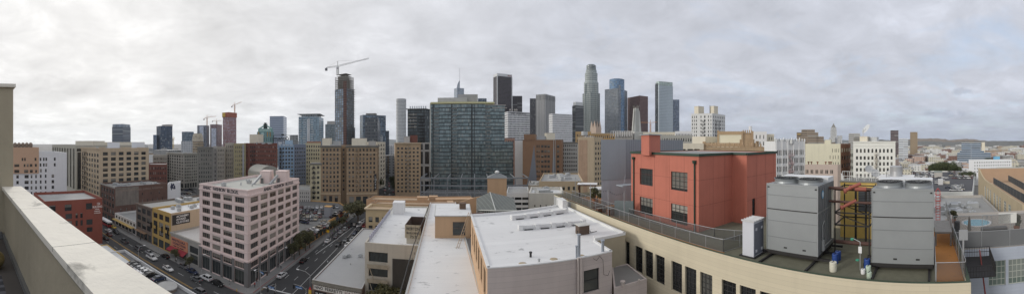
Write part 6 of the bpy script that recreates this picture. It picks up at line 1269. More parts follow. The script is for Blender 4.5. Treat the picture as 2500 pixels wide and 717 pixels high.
# grey metal clad stair and tower blocks on the far end of that roof
GM = linemat('corrugated_grey',(.27,.30,.33),.55,.16,.62,0,.6);GMF = mat('flat_grey_metal',(.28,.31,.335),.7,.08,.4,streak=.15)
c = PD(1527.6,60);al = azi(1467) - pi / 2 + .30;l_ = hit(1467,c,atan2(-1,.15));
cl_ = thing('plant_tower','big grey metal clad box tower rising behind the red building','tower',(*c,ZD));zt_,zb_ = 45.5,38.0
fL = [c,Vector((c.x + 16,c.y + .6)),Vector((c.x + 14,c.y + 14)),l_ * 1.14,l_]
mb = MB();wall_face(mb,fL[4],fL[0],zb_,zt_,[],.1,[]);part('front_cladding',mb,GMF,cl_)
mb = MB();
for i in range(0,4): wall_face(mb,fL[i],fL[i + 1],zb_,zt_,[],.1,[])
mb.face([(*p,zt_) for p in fL]);mb.face([(*p,zb_) for p in reversed(fL)]);part('ribbed_cladding',mb,GM,cl_)
lo = [p * .985 + (sum(fL,Vector((0,0))) / 5) * .015 for p in fL];mb = MB();mb.prism([tuple(x) for x in lo],ZD,zb_ - .004);part('base',mb,mat('pale_painted_base',(.36,.385,.42),.85,.2,.25,streak=.25),cl_)
# red penthouse building
RD = mat('coral_red_stucco',(.43,.145,.10),.85,.13,.45,streak=.25);GRN = mat('dark_green_trim',(.025,.055,.035),.6,.1)
x0 = 30.5;R0 = Vector((x0,27.4));pts = [Vector((x0,42.3)),R0,Vector((37.6,27.2)),Vector((37.6,24.6)),Vector((46.5,24.6)),Vector((46.5,42.3))]
def yr(px): return x0 / tan(azi(px))
def fr(px): return (42.3 - yr(px)) / (42.3 - 27.4)
rows_ = [dict(z0=41.6 - 3.0,z1=41.0,cols=[],sty='grid')]
d1,d2 = x0 / sin(azi(1577)),x0 / sin(azi(1657))
RWN = [dict(z0=ZT(453,47.5),z1=ZT(412,47.5),cols=[(fr(1562),fr(1593.5)),(fr(1638),fr(1678.5))],sty='grid'),dict(z0=ZT(530,47.5) ,z1=ZT(488,47.5),cols=[(fr(1562),fr(1593.5)),(fr(1638),fr(1678.5))],sty='grid')]
zr1 = ZT(409,51);zr0 = ZT(448,51);
RWN = [dict(z0=zr0,z1=zr1,cols=RWN[0]['cols'],sty='grid'),dict(z0=ZT(517,51),z1=ZT(477,51),cols=RWN[1]['cols'],sty='grid')]
rd = building('penthouse','coral red two storey roof building with a dark green roof edge',pts,43.4,{0: RWN,3: [dict(z0=ZT(526,46.5),z1=ZT(484,46.5),cols=[(.16,.26)],sty='sash3',g=GLASS_DK)]},z0=ZD,wall=RD,roof=ROOF,par=.1,rec=.18,coping=GRN)
mb = MB()
for i in (0,1,2,3,4,5):
    a,b = pts[i],pts[(i + 1) % 6];u = (b - a).normalized();q = Vector((u.y,-u.x));ext = .14 if i not in (2,) else 0
    mb.obox(a - u * (.139 if i != 3 else 0) + q * .002,u,q,(b - a).length + (.278 if i not in (2,3) else .139),.14,43.15,43.5)
part('roof_trim',mb,GRN,rd)
JM = mat('stucco_joint',(.17,.055,.045),.9)
for e_,xs in ((0,(.18,.40,.62,.82)),(1,(.4,.75)),(3,(.3,.6,.9))):
    a,b,u,q,Ln = edge(rd,e_);mb = MB()
    for x in xs: mb.obox(a + u * Ln * x + q * .002,u,q,.03,.006,ZD,43.1)
    for z in (36.6,40.0): mb.obox(a + q * .002,u,q,Ln,.0065,z,z + .03)
    part('wall_joint',mb,JM,rd)
for px_ in (1548.5,1697):
    y_ = x0 / tan(azi(px_));mb = MB();mb.cyl(x0 - .14,y_,ZD,42.3,.1,n=10);mb.cyl(x0 - .16,y_,42.2,42.6,.24,.3,n=10);part('downpipe',mb,GRN,rd)
mb = MB();a = Vector((36.5,36));mb.box(36,38,43.0,39.6,42.2,ZT(330,55));
a_,b_ = PD(1566,48.5),PD(1585,47.2);
lh = thing('lift_house','coral red lift house with a grey cap on the red building','roof hut',(*PD(1588,49),43));mb = MB();al = atan2(0,1)
ex = [PD(1585,47),PD(1612,50.5),None,PD(1565.5,49.5)];ex[2] = ex[1] + ex[3] - ex[0];mb.prism([tuple(x) for x in ex],43.0,ZT(329.5,48));part('wall',mb,RD,lh);mb = MB();mb.prism([tuple(x) for x in inset(ex,-.25)],ZT(329.5,48) + .003,ZT(327.5,48));part('cap',mb,GMF,lh)
# ================================================================== our own roof edge
up_ = Vector((sin(azi(-85)),cos(azi(-85))));np_ = Vector((cos(azi(-85)),-sin(azi(-85))))
def OP(t,l): return up_ * t + np_ * l
STU = mat('warm_grey_stucco',(.37,.325,.235),.92,.16,1.6,streak=.35,bump=.25);COP = mat('pale_coping_stone',(.66,.625,.54),.8,.12,1.6,dirt=(1.8,.60),bump=.3)
zf = 43.3
own = thing('parapet','pale capped stucco parapet running away along our roof edge at the left','parapet',(0,0,zf))
mb = MB();mb.prism([tuple(x) for x in (OP(5.6,.70),OP(-.9,.70),OP(-.9,.98),OP(5.6,.98))][::1],zf - 1,44.12);part('wall',mb,STU,own)
mb = MB();mb.prism([tuple(x) for x in (OP(5.62,.655),OP(-.95,.655),OP(-.95,1.01),OP(5.62,1.01))],44.15,44.205);part('coping',mb,COP,own)
for t_ in (.9,2.3,3.7,5.0): mb = MB();mb.prism([tuple(x) for x in (OP(t_ + .006,.654),OP(t_,.654),OP(t_,1.011),OP(t_ + .006,1.011))],44.17,44.2056);part('coping_joint',mb,DG,own)
mb = MB();mb.prism([tuple(x) for x in (OP(5.6,.672),OP(-.93,.672),OP(-.93,1.0),OP(5.6,1.0))],44.123,44.147);part('drip_edge',mb,mat('lip_metal',(.16,.15,.12),.5),own)
mb = MB();mb.prism([tuple(x) for x in (OP(6.1,-6),OP(5.6,-6),OP(5.6,.86),OP(6.1,.86))],zf - 1,45.98);pr_ = thing('wall_pier','tall stucco wall end at the left edge of the picture','wall',(*OP(5.6,.8),zf));part('wall',mb,STU,pr_)
mb = MB();mb.prism([tuple(x) for x in (OP(6.15,-6),OP(5.55,-6),OP(5.55,.90),OP(6.15,.90))],45.983,46.04);part('cap',mb,COP,pr_)
mb = MB();mb.prism([tuple(x) for x in (OP(5.6,-6),OP(-.85,-6),OP(-.85,.70),OP(5.6,.70))],zf - .3,zf);struct('terrace_floor',mb,mat('dark_tile',(.07,.062,.055),.7,.25,2.5))
mb = MB();mb.prism([tuple(x) for x in (OP(5.6,-6),OP(-.84,-6),OP(-.84,.97),OP(5.6,.97))],0,zf - 1.003);own_b = part('wall',mb,mat('own_building_wall',(.4,.38,.32),.9));own_b.name = 'own_building';tag(own_b,'building under our own terrace, seen only below the parapet','building')
mb = MB();mb.prism([tuple(x) for x in (OP(5.59,.66),OP(0,.66),OP(0,.70),OP(5.59,.70))],zf + .001,zf + .07);mb.prism([tuple(x) for x in (OP(5.598,-6),OP(5.54,-6),OP(5.54,.655),OP(5.598,.655))],zf + .001,zf + .11);tag(part('skirting_strip',mb,mat('grey_strip',(.13,.13,.125),.4)),'grey metal strip at the foot of the parapet','strip')
p = OP(4.2,.12);mb = MB();mb.face([(*OP(4.0,.46),zf + .004),(*OP(4.0,-1),zf + .004),(*OP(.5,-1),zf + .004),(*OP(.5,.46),zf + .004)][::-1]);tag(part('outdoor_rug',mb,linemat('rug',(.05,.05,.055),.16,.4,2.6,0,.95)),'dark striped outdoor rug beside the parapet','rug')
lp = PD(-9,4.25);r = thing('lantern','round woven brass lantern on the terrace floor at the left edge','lantern',(*lp,zf));mb = MB();mb.lathe(lp.x,lp.y,[(.01,zf),(.06,zf + .01)] + [(.115 * sin(pi * t / 10),zf + .125 - .115 * cos(pi * t / 10)) for t in range(1,10)] + [(.03,zf + .24)],20);part('globe',mb,mat('woven_brass',(.24,.19,.09),.45,.5,60,metal=.7,bump=.6),r)
mb = MB();mb.lathe(lp.x,lp.y,[(.04,zf + .24),(.04,zf + .27),(.01,zf + .275)],12);part('cap',mb,BLK,r)
# ================================================================== cooling towers
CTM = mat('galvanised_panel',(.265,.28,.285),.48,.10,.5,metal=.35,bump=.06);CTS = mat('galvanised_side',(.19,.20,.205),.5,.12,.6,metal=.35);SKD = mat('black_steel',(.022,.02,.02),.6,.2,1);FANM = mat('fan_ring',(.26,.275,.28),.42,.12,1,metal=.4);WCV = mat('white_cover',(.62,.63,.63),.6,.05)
def cooling(label,ya,yb,logo):
    x0_,x1_,zb_,zt_ = 28.4,33.5,34.0,40.75
    r = thing('cooling_tower',label,'cooling tower',(x0_,yb,ZD))
    mb = MB();mb.face([(x0_,yb,zb_),(x0_,ya,zb_),(x0_,ya,zt_),(x0_,yb,zt_)]);part('front_casing',mb,CTM,r)
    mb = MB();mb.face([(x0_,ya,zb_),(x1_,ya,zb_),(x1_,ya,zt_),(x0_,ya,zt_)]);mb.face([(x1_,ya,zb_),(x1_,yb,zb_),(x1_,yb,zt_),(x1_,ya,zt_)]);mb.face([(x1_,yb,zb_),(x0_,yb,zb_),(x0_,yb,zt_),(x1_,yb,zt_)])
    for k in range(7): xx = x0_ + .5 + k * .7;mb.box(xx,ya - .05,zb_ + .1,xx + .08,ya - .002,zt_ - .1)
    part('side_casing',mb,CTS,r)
    mb = MB();mb.face([(x0_,ya,zt_),(x1_,ya,zt_),(x1_,yb,zt_),(x0_,yb,zt_)]);part('top_deck',mb,CTM,r)
    for z in (35.35,37.0,38.15,39.6): mb = MB();hh = .05 if z != 38.15 else .09;mb.box(x0_ - .035,ya - .01,z,x0_ - .002,yb + .01,z + hh);part('seam',mb,CTS if z != 38.15 else SKD,r)
    mb = MB();mb.box(x0_ - .03,ya - .07,38.1,x1_ + .05,ya - .052,38.24);mb.box(x0_ - .04,ya - .03,zt_ - .12,x0_ - .003,yb + .03,zt_ + .04);mb.box(x0_ - .045,ya - .03,zb_,x0_ - .003,ya + .05,zt_ - .13);mb.box(x0_ - .045,yb - .05,zb_,x0_ - .003,yb + .03,zt_ - .13);part('trim',mb,CTM,r)
    for yy_ in (ya + 1.25,ya + 3.3): mb = MB();mb.box(x0_ - .012,yy_,34.35,x0_ - .004,yy_ + .35,34.5);part('slot',mb,BLK,r)
    for yy_ in (ya + .12,yb - .3): mb = MB();mb.box(x0_ - .06,yy_,zt_ - .38,x0_ - .003,yy_ + .18,zt_ - .26);part('lifting_lug',mb,BLK,r)
    for k,yc in enumerate((ya + 1.42,yb - 1.42)):
        mb = MB();xc = x0_ + 1.75;mb.lathe(xc,yc,[(1.32,zt_ + .003),(1.26,zt_ + .2),(1.30,zt_ + .44),(1.36,zt_ + .48),(1.30,zt_ + .48),(1.22,zt_ + .25),(1.25,zt_ + .02)],40);f_ = part('fan_ring',mb,FANM,r)
        mb = MB()
        for t in range(10): a_ = t * pi / 5;mb.bar((xc,yc,zt_ + .4),(xc + 1.28 * cos(a_),yc + 1.28 * sin(a_),zt_ + .5),.03)
        for rr in (.45,.85,1.2): 
            for t in range(24): a0,a1 = t * pi / 12,(t + 1) * pi / 12;mb.bar((xc + rr * cos(a0),yc + rr * sin(a0),zt_ + .42 + rr * .07),(xc + rr * cos(a1),yc + rr * sin(a1),zt_ + .42 + rr * .07),.018)
        part('guard',mb,BLK,f_)
        mb = MB();mb.cyl(xc,yc,zt_ + .05,zt_ + .45,.28,n=12)
        for t in range(6):
            a_ = t * pi / 3 + .3;ca,sa = cos(a_),sin(a_);mb.face([(xc + ca * .2 - sa * .16,yc + sa * .2 + ca * .16,zt_ + .28),(xc + ca * 1.15 - sa * .22,yc + sa * 1.15 + ca * .22,zt_ + .26),(xc + ca * 1.15 + sa * .22,yc + sa * 1.15 - ca * .22,zt_ + .36),(xc + ca * .2 + sa * .16,yc + sa * .2 - ca * .16,zt_ + .4)])
        part('fan',mb,SKD,f_)
        mb = MB();mb.box(x0_ + 3.35,yc - 1.35,zt_ + .003,x1_ + .1,yc + 1.35,zt_ + .45,0);mb.box(x0_ + 3.3,yc - 1.38,zt_ + .453,x1_ + .15,yc + 1.38,zt_ + .5,0);part('cover',mb,WCV,r)
    mb = MB();mb.box(x0_ + .05,ya + .05,zb_ - .28,x1_ - .05,yb - .05,zb_ - .003);part('skid',mb,SKD,r)
    for xx in (x0_ + .3,x0_ + 2.4,x1_ - .4): mb = MB();mb.box(xx,ya - (1.1 if logo else .05),ZD + .2,xx + .22,yb + .9,ZD + .42);part('beam',mb,SKD,r)
    for yy_ in (ya + .3,yb - .5): mb = MB();mb.box(x0_ - 2.2,yy_,ZD + .002,x1_,yy_ + .2,ZD + .198);part('beam',mb,SKD,r)
    if logo:
        mb = MB();c = (x0_ + 1.25,ya - .06,zt_ - .95);mb.face([(c[0] + .33 * cos(t * pi / 10),c[1],c[2] + .42 * sin(t * pi / 10)) for t in range(20)]);part('round_badge',mb,mat('badge_blue',(.14,.36,.55),.5),r)
        mb = MB();mb.box(c[0] - .16,c[1] - .012,c[2] - .24,c[0] - .06,c[1] - .004,c[2] + .24);mb.box(c[0] + .06,c[1] - .012,c[2] - .24,c[0] + .16,c[1] - .004,c[2] + .24);mb.face([(c[0] - .16,c[1] - .01,c[2] + .24),(c[0] - .05,c[1] - .01,c[2] + .24),(c[0] + .16,c[1] - .01,c[2] - .24),(c[0] + .05,c[1] - .01,c[2] - .24)]);part('badge_mark',mb,WHL,r)
        mb = MB();mb.box(x0_ + .9,ya - .28,34.3,x0_ + 1.25,ya - .06,35.3);part('control_box',mb,UNIT,r)
        mb = MB();mb.path([(x0_ + 1.0,ya - .15,35.3),(x0_ + 1.0,ya - .12,36.8),(x0_ + 1.6,ya - .12,37.1)],.04);mb.path([(x0_ + 1.4,ya - .15,34.6),(x0_ + 4.4,ya - .15,34.6),(x0_ + 4.4,ya - .15,35.6)],.04);part('conduit',mb,UNIT,r)
    return r
cooling('large grey cooling tower with a round blue badge on its side',10.5,16.1,True);cooling('large grey cooling tower standing nearer the right edge, beside the orange walkway',-.36,5.25,False)
# locker cabinet left of the towers
c = PD(1862,30.6);r = thing('equipment_cabinet','pale upright metal cabinet between the red building and the cooling towers','cabinet',(28.0,16.9,ZD))
mb = MB();mb.box(27.0,16.85,ZD + .1,29.0,18.2,36.9);part('body',mb,mat('pale_cabinet',(.52,.53,.57),.7,.08,.6),r)
mb = MB();mb.box(26.9,16.75,36.903,29.1,18.3,37.0)
for k in range(5): mb.box(26.9 + k * .5,16.75,37.003,26.96 + k * .5,18.3,37.07)
part('roof',mb,mat('pale_cabinet_roof',(.5,.5,.5),.6),r)
mb = MB();mb.box(27.1,16.81,ZD + .2,27.97,16.848,36.7);mb.box(28.02,16.81,ZD + .2,28.9,16.848,36.7);part('door',mb,mat('slate_cabinet_door',(.14,.15,.18),.6),r)
for k,(x_,z_) in enumerate(((27.3,36.0),(28.4,36.0),(27.3,33.8),(28.4,33.8))): mb = MB();mb.box(x_,16.75,z_,x_ + .25,16.808,z_ + .25);part('vent',mb,mat('pale_cabinet',(.42,.43,.46)),r)
mb = MB();mb.box(26.8,16.6,ZD + .002,29.2,18.5,ZD + .099);part('plinth',mb,SKD,r)
# yellow shed and the pipe rack
YS = mat('mustard_shed',(.62,.44,.13),.8,.12,.8,streak=.3)
r = thing('equipment_shed','mustard yellow shed between the two cooling towers','shed',(37.5,7.5,ZD));mb = MB();mb.box(37.5,5.0,ZD,41,10.9,40.1);part('wall',mb,YS,r)
mb = MB();mb.box(37.44,6.6,36.6,37.498,8.6,39.2)
part('louvre',mb,linemat('grey_louvre',(.17,.18,.19),.2,.4,.4,1),r);mb = MB();mb.box(37.35,4.9,40.103,41.1,11.0,40.25);part('roof_edge',mb,DG,r)
RR_ = mat('red_primer_pipe',(.28,.085,.06),.7,.2,2);RK = thing('pipe_rack','black steel rack carrying rust red pipes between the cooling towers','pipe rack',(33,8,ZD))
for x_ in (32.0,35.8):
    for y_ in (6.2,9.9): mb = MB();mb.box(x_ - .06,y_ - .06,ZD,x_ + .06,y_ + .06,40.2);part('post',mb,SKD,RK)
for z_ in (36.2,37.5,39.9):
    mb = MB()
    for x_ in (32.0,35.8): mb.box(x_ - .05,6.27,z_,x_ + .05,9.83,z_ + .13)
    for y_ in (6.2,9.9): mb.box(32.07,y_ - .05,z_,35.73,y_ + .05,z_ + .13)
    part('cross_beam',mb,SKD,RK)
for y_ in (7.3,8.5): mb = MB();mb.box(35.5,y_ - .10,ZD + .3,35.8,y_ + .10,39.8);part('duct',mb,SKD,RK)
mb = MB();mb.bar((32.0,6.2,36.3),(32.0,9.9,37.5),.05);mb.bar((35.8,6.2,36.3),(35.8,9.9,37.6),.05);part('brace',mb,SKD,RK)
mb = MB();mb.path([(31.6,10.4,40.2),(31.6,5.3,40.2)],.16,n=10);part('pipe',mb,mat('brown_pipe',(.09,.045,.035),.7,.3,2),RK);mb = MB();mb.path([(31.6,10.4,38.8),(31.6,5.3,38.8)],.13,n=10);part('pipe',mb,mat('brown_pipe',(.09,.045,.035)),RK)
mb = MB();mb.path([(31.2,8.6,40.0),(31.4,8.0,40.35),(31.6,7.0,40.75)],.18,n=12);mb.path([(31.1,8.65,39.95),(31.2,8.5,40.02)],.26,n=12);mb.path([(31.4,8.1,40.3),(31.42,7.95,40.38)],.26,n=12);mb.path([(31.6,7.6,40.2),(31.6,6.4,40.2)],.22,n=12);part('pipe',mb,RR_,RK)
mb = MB();mb.path([(31.2,8.9,38.3),(31.5,8.0,38.75),(31.7,7.5,39.0)],.17,n=12);mb.path([(31.1,9.0,38.25),(31.2,8.85,38.33)],.25,n=12);part('pipe',mb,RR_,RK)
mb = MB();mb.path([(32.6,10.2,34.3),(32.6,5.3,34.3)],.2,n=10);part('pipe',mb,mat('brown_pipe',(.09,.045,.035)),RK)
mb = MB();mb.path([(31.9,10.15,40.0),(31.9,10.15,34.9)],.14,n=12);tag(part('downpipe',mb,mat('cream_pvc',(.55,.52,.43),.6)),'cream vertical pipe beside the badge side of the cooling tower','pipe')
WRL = mat('white_rail_paint',(.62,.62,.60),.6)
def rail(name,label,pts,z,h,m,step=1.0,mids=(.5,1.0),picket=None,cat='railing',r_=.03):
    mb = MB();pts = [Vector(p) for p in pts]
    for a,b in zip(pts,pts[1:]):
        n = max(1,int((b - a).length / step))
        for k in range(n + 1): q = a.lerp(b,k / n);mb.bar((*q,z),(*q,z + h),r_)
        for f_ in mids: mb.bar((*a,z + h * f_),(*b,z + h * f_),r_)
        if picket:
            n = int((b - a).length / picket)
            for k in range(n): q = a.lerp(b,(k + .5) / n);mb.bar((*q,z + .08),(*q,z + h),r_ * .5)
    return tag(part(name,mb,m),label,cat)
rail('guard_rail','white guard rail on top of the mustard shed',[(37.7,10.7),(37.7,5.2),(40.9,5.2)],40.25,1.15,WRL,.9,(.5,1),.45)
rail('guard_rail','white sloping guard rail behind the cooling tower with the badge',[(41.0,11.8),(37.8,10.6)],39.3,1.5,WRL,.8,(.5,1))
for k,(px_,d_,z_) in enumerate(((2122,39.5,41.5),(2137,38.5,41.1))):
    p = PD(px_,d_);r = thing('satellite_dish',('upper grey satellite dish above the mustard shed','lower grey satellite dish beside the right cooling tower')[k],'satellite dish',(*p,39.8));mb = MB();mb.bar((*p,39.7),(*p,z_ + .1),.04);part('post',mb,UNIT,r)
    mb = MB();nv = Vector((-.75,-.35,.5)).normalized();t1 = nv.cross(Vector((0,0,1))).normalized();t2 = nv.cross(t1);c3 = Vector((*p,z_ + .1))
    for j in range(16):
        a0,a1 = j * pi / 8,(j + 1) * pi / 8
        for r0,r1,d0,d1 in ((0,.3,0,.03),(.3,.55,.03,.12)): mb.face([c3 + nv * d0 + (t1 * cos(a0) + t2 * sin(a0)) * r0,c3 + nv * d0 + (t1 * cos(a1) + t2 * sin(a1)) * max(r0,.001),c3 + nv * d1 + (t1 * cos(a1) + t2 * sin(a1)) * r1,c3 + nv * d1 + (t1 * cos(a0) + t2 * sin(a0)) * r1])
    part('dish',mb,mat('dish_grey',(.33,.34,.35),.5),r);mb = MB();mb.bar(c3,c3 + nv * .45,.02);part('feed_arm',mb,UNIT,r)
def drum(name,label,x,y,r_,h,m,lid=None,cat='barrel'):
    R = thing(name,label,cat,(x,y,ZD));mb = MB();z = ZD + .01;mb.lathe(x,y,[(.01,z),(r_ * .95,z),(r_,z + .04),(r_,z + h * .33),(r_ * 1.04,z + h * .35),(r_,z + h * .38),(r_,z + h * .65),(r_ * 1.04,z + h * .67),(r_,z + h * .7),(r_,z + h - .04),(r_ * .94,z + h),(.01,z + h)],20);part('body',mb,m,R)
    mb = MB();mb.cyl(x + r_ * .4,y,z + h + .002,z + h + .06,r_ * .16,n=10);mb.cyl(x - r_ * .3,y + .05,z + h + .002,z + h + .05,r_ * .12,n=8);part('cap',mb,lid or BLK,R);return R
BLU_ = mat('barrel_blue',(.02,.055,.22),.45,.1,1);CRD = mat('barrel_cream',(.55,.53,.44),.6,.1,1)
def wp(px,y): return W(px,y,ZD)
for nm,lb,px_,y_,rr,hh,m_ in (('barrel','blue plastic drum behind the cream tub, left of the pipe rack',2039,642,.31,.9,BLU_),('barrel','cream tub with a rusty cap in front of the blue drum',2034,662,.33,.85,CRD),('barrel','blue plastic drum beside the right hand cooling tower',2117,654,.31,.85,BLU_),('barrel','second blue drum partly hidden by the left cooling tower',2046,634,.30,.85,BLU_)): q = wp(px_,y_);drum(nm,lb,q.x,q.y,rr,hh,m_)
for lb,px_,y_,rr,hh,m_ in (('small white bucket with a blue label near the right cooling tower',2107,668,.2,.42,WPL),('pale green jerry can tub stacked at the corner of the right cooling tower',2120,665,.24,.6,mat('jerry_green',(.42,.50,.40),.6)),('grey green crate shaped canister at the foot of the right cooling tower',2122,680,.22,.55,mat('jerry_green',(.42,.50,.40)))): q = wp(px_,y_);drum('bucket',lb,q.x,q.y,rr,hh,m_,cat='bucket')
q = wp(2100,660);r = thing('shower_station','green and white safety shower post between the cooling towers','safety shower',(*q,ZD));mb = MB();mb.path([(*q,ZD),(*q,ZD + 2.6),(q.x,q.y + .7,ZD + 2.9)],.035);part('pole',mb,UNIT,r);mb = MB();mb.cyl(q.x,q.y + .75,ZD + 2.75,ZD + 2.9,.16,n=12);mb.cyl(q.x,q.y + .25,ZD + .9,ZD + 1.0,.18,n=12);part('shower_head',mb,mat('safety_green',(.05,.28,.18),.5),r);mb = MB();mb.box(q.x - .06,q.y - .16,ZD + 1.6,q.x - .04,q.y + .16,ZD + 2.2);part('notice',mb,WPL,r)
# gravel deck fences
def chainmat():
    m,p_ = newmat('chain_link');uv = N('ShaderNodeUVMap');s = N('ShaderNodeSeparateXYZ');L(uv.outputs[0],s.inputs[0])
    a = mth('FRACT',mth('MULTIPLY',mth('ADD',s.outputs[0],s.outputs[1]),9));b = mth('FRACT',mth('MULTIPLY',mth('SUBTRACT',s.outputs[0],s.outputs[1]),9))
    k = mth('MAXIMUM',mth('LESS_THAN',a,.26),mth('LESS_THAN',b,.26));L(k,p_.inputs['Alpha']);p_.inputs['Base Color'].default_value = (.13,.135,.14,1);p_.inputs['Metallic'].default_value = .4;p_.inputs['Roughness'].default_value = .5
    return m
CH = chainmat();FP = mat('fence_post',(.33,.34,.35),.5,.1,1,metal=.5)
def fence(label,pts,z,h,step=2.4,screen=None,posts=FP):
    pts = [Vector(p) for p in pts];r = thing('chain_link_fence',label,'fence',(*pts[0],z))
    for a,b in zip(pts,pts[1:]):
        n = max(1,round((b - a).length / step))
        for k in range(n + 1): q = a.lerp(b,k / n);mb = MB();mb.bar((*q,z),(*q,z + h),.035,n=6);part('post',mb,posts,r)
        mb = MB();mb.bar((*a,z + h),(*b,z + h),.03,n=6);mb.bar((*a,z + .05),(*b,z + .05),.02,n=6);part('rail',mb,posts,r)
        mb = MB();mb.face([(*a,z + .06),(*b,z + .06),(*b,z + h),(*a,z + h)]);part('mesh',mb,screen or CH,r)
    return r
fence('chain link fence along the green roof edge below the red building',[(26.6,62),(26.6,20.4)],ZD,1.35)
fence('chain link fence returning towards the pale cabinet',[(26.6,20.4),(31.5,19.5)],ZD,1.35)
fence('inner chain link fence in front of the coral red wall',[(29.0,62),(29.0,40),(29.8,24.2),(31.5,19.5)],ZD,1.2,3)
ORF = mat('orange_deck_paint',(.40,.165,.035),.75,.15,.4,dirt=(.8,.64))
sheet('orange_terrace_floor',[Vector((25.4,20.2)),Vector((26.6,20.2)),Vector((26.6,62)),Vector((25.4,62))],ZD + .014,ORF);sheet('orange_terrace_floor',[Vector((29.3,44)),Vector((35,44)),Vector((35,60)),Vector((29.3,60))],ZD + .016,ORF)
sheet('orange_walkway',[Vector((25.5,-.55)),Vector((41,-.55)),Vector((41,-3.0)),Vector((25.5,-2.9))][::-1],ZD + .018,ORF)
# roof terrace objects left of the red building
for k,(px_,d_) in enumerate(((1404.5,66),(1441.5,55),(1485,48.5),(1524,47))):
    p = PD(px_,d_);mb = MB();mb.bar((*p,ZD),(*p,ZD + 4.4),.06,n=6);tag(part('light_pole',mb,FP),('string light pole','string light pole','string light pole','string light pole')[k] + (' farthest along the roof terrace',' beside the brown pergola',' in front of the potted palm',' in front of the grey tower base')[k],'pole','string light poles on the roof terrace')
mb = MB();ps = [Vector((*PD(a,b),ZD + 4.3)) for a,b in ((1404.5,66),(1441.5,55),(1485,48.5),(1524,47))]
for a,b in zip(ps,ps[1:]):
    pp = [a.lerp(b,t / 8) - Vector((0,0,.5 * (1 - (t / 4 - 1) ** 2))) for t in range(9)];mb.path(pp,.015,n=4)
    for q in pp[1:-1]: mb.cyl(q.x,q.y,q.z - .12,q.z - .02,.04,n=6)
tag(part('string_light',mb,BLK),'string of small bulbs between the roof terrace poles','string lights')
r = thing('pergola','brown timber pergola with a pale roof at the far end of the roof terrace','pergola',(*PD(1420,66),ZD));p = PD(1414,66);u = Vector((.85,-.5));v = Vector((.5,.85));TW = mat('brown_timber',(.10,.05,.03),.8,.2)
for a,b in ((0,0),(3.4,0),(0,2.2),(3.4,2.2)): q = p + u * a + v * b;mb = MB();mb.bar((*q,ZD),(*q,ZD + 2.6),.1);part('post',mb,TW,r)
mb = MB();mb.obox(p - u * .3 - v * .3,u,v,4.0,2.8,ZD + 2.6,ZD + 2.85);part('beam',mb,TW,r);mb = MB();mb.obox(p - u * .4 - v * .4,u,v,4.2,3.0,ZD + 2.853,ZD + 2.95);part('roof',mb,WPL,r)
r = thing('canopy','flat white canopy on dark posts in the roof terrace','canopy',(*PD(1465,62),ZD));p = PD(1458,61)
for a,b in ((.2,.2),(6,.2),(.2,3),(6,3)): q = p + Vector((a,b));mb = MB();mb.bar((*q,ZD),(*q,ZD + 2.4),.08);part('post',mb,TW,r)
mb = MB();mb.box(p.x,p.y,ZD + 2.4,p.x + 6.3,p.y + 3.2,ZD + 2.6);part('roof',mb,WPL,r)
for lb,px_,d_,w_,h_ in (('long dark planter box on the roof terrace',1478,53,3.2,.7),('dark bar counter on the orange terrace floor',1500,51,2.6,1.0),('low dark bench by the inner fence',1462,56,2.2,.5)):
    p = PD(px_,d_);r = thing('planter',lb,'planter',(*p,ZD));mb = MB();mb.box(p.x - w_ / 2,p.y - .35,ZD + .02,p.x + w_ / 2,p.y + .35,ZD + h_);part('box',mb,TW,r);mb = MB();mb.box(p.x - w_ / 2 + .06,p.y - .3,ZD + h_ + .003,p.x + w_ / 2 - .06,p.y + .3,ZD + h_ + .05);part('rim',mb,DG,r)
# glass screen wall beside the grey tower
mb = MB();p = PD(1500,50.5);q = PD(1546,50);mb.face([(*p,ZD),(*q,ZD),(*q,ZD + 2.4),(*p,ZD + 2.4)]);u = (q - p).normalized();v = Vector((-u.y,u.x)) * .08;mb.face([(*(q + v),ZD),(*(p + v),ZD),(*(p + v),ZD + 2.4),(*(q + v),ZD + 2.4)]);mb.face([(*p,ZD + 2.4),(*q,ZD + 2.4),(*(q + v),ZD + 2.4),(*(p + v),ZD + 2.4)])
tag(part('glass_screen',mb,mat('grey_screen_glass',(.17,.20,.20),.25,.1)),'grey green glass wind screen at the foot of the grey box tower','screen')
mb = MB();p = PD(1520,53);mb.obox(p,(1,0),(0,1),4.2,2,ZD + 4.2,ZD + 4.35);mb.bar((p.x + .2,p.y,ZD + 4.3),(p.x + 1.6,p.y + 1.5,ZD + 6.0),.03);tag(part('entrance_canopy',mb,GMF),'thin grey metal canopy between the grey box tower and the red building','canopy')
# ================================================================== pool terrace and blue wall, far right
BLW = mat('pale_blue_brick_paint',(.36,.395,.46),.85,.06,.3,streak=.12,course=(50,.4,.02,.86));zb0 = 32.0;XB = 38.0
def bcol(pl,pr): return ((-2.6 - XB / tan(azi(pl))) / 40.0,(-2.6 - XB / tan(azi(pr))) / 40.0)
bw = building('brick_building','pale blue painted brick building with broad factory windows below the pool terrace',[Vector((XB,-2.6)),Vector((XB,-42.6)),Vector((53.5,-42.6)),Vector((53.5,-2.6))],zb0 + .01,{0: [dict(z0=27.3,z1=30.4,cols=[bcol(2413.5,2455.5),bcol(2462,2504),bcol(2512,2560)],sty='grid')]},wall=BLW,roof=mat('pool_deck_paving',(.36,.32,.27),.85,.12,1),par=0,fm=mat('sage_frame',(.36,.38,.34),.6),gm=glassmat('pale_glass',(.07,.09,.08),(.25,.27,.25),.5))
mb = MB();mb.box(XB + .6,-42,zb0 + .012,53.2,-2.9,33.0);tag(part('pool_terrace',mb,mat('pool_deck_paving',(.36,.32,.27))),'raised paved terrace around the small round pool','terrace',kind='structure')
fence('grey fabric screened fence along the edge of the pool terrace',[(XB + .2,-2.8),(XB + .2,-42)],zb0 + .02,2.05,3.6,screen=mat('grey_fabric_screen',(.125,.13,.135),.85,.06,.5))
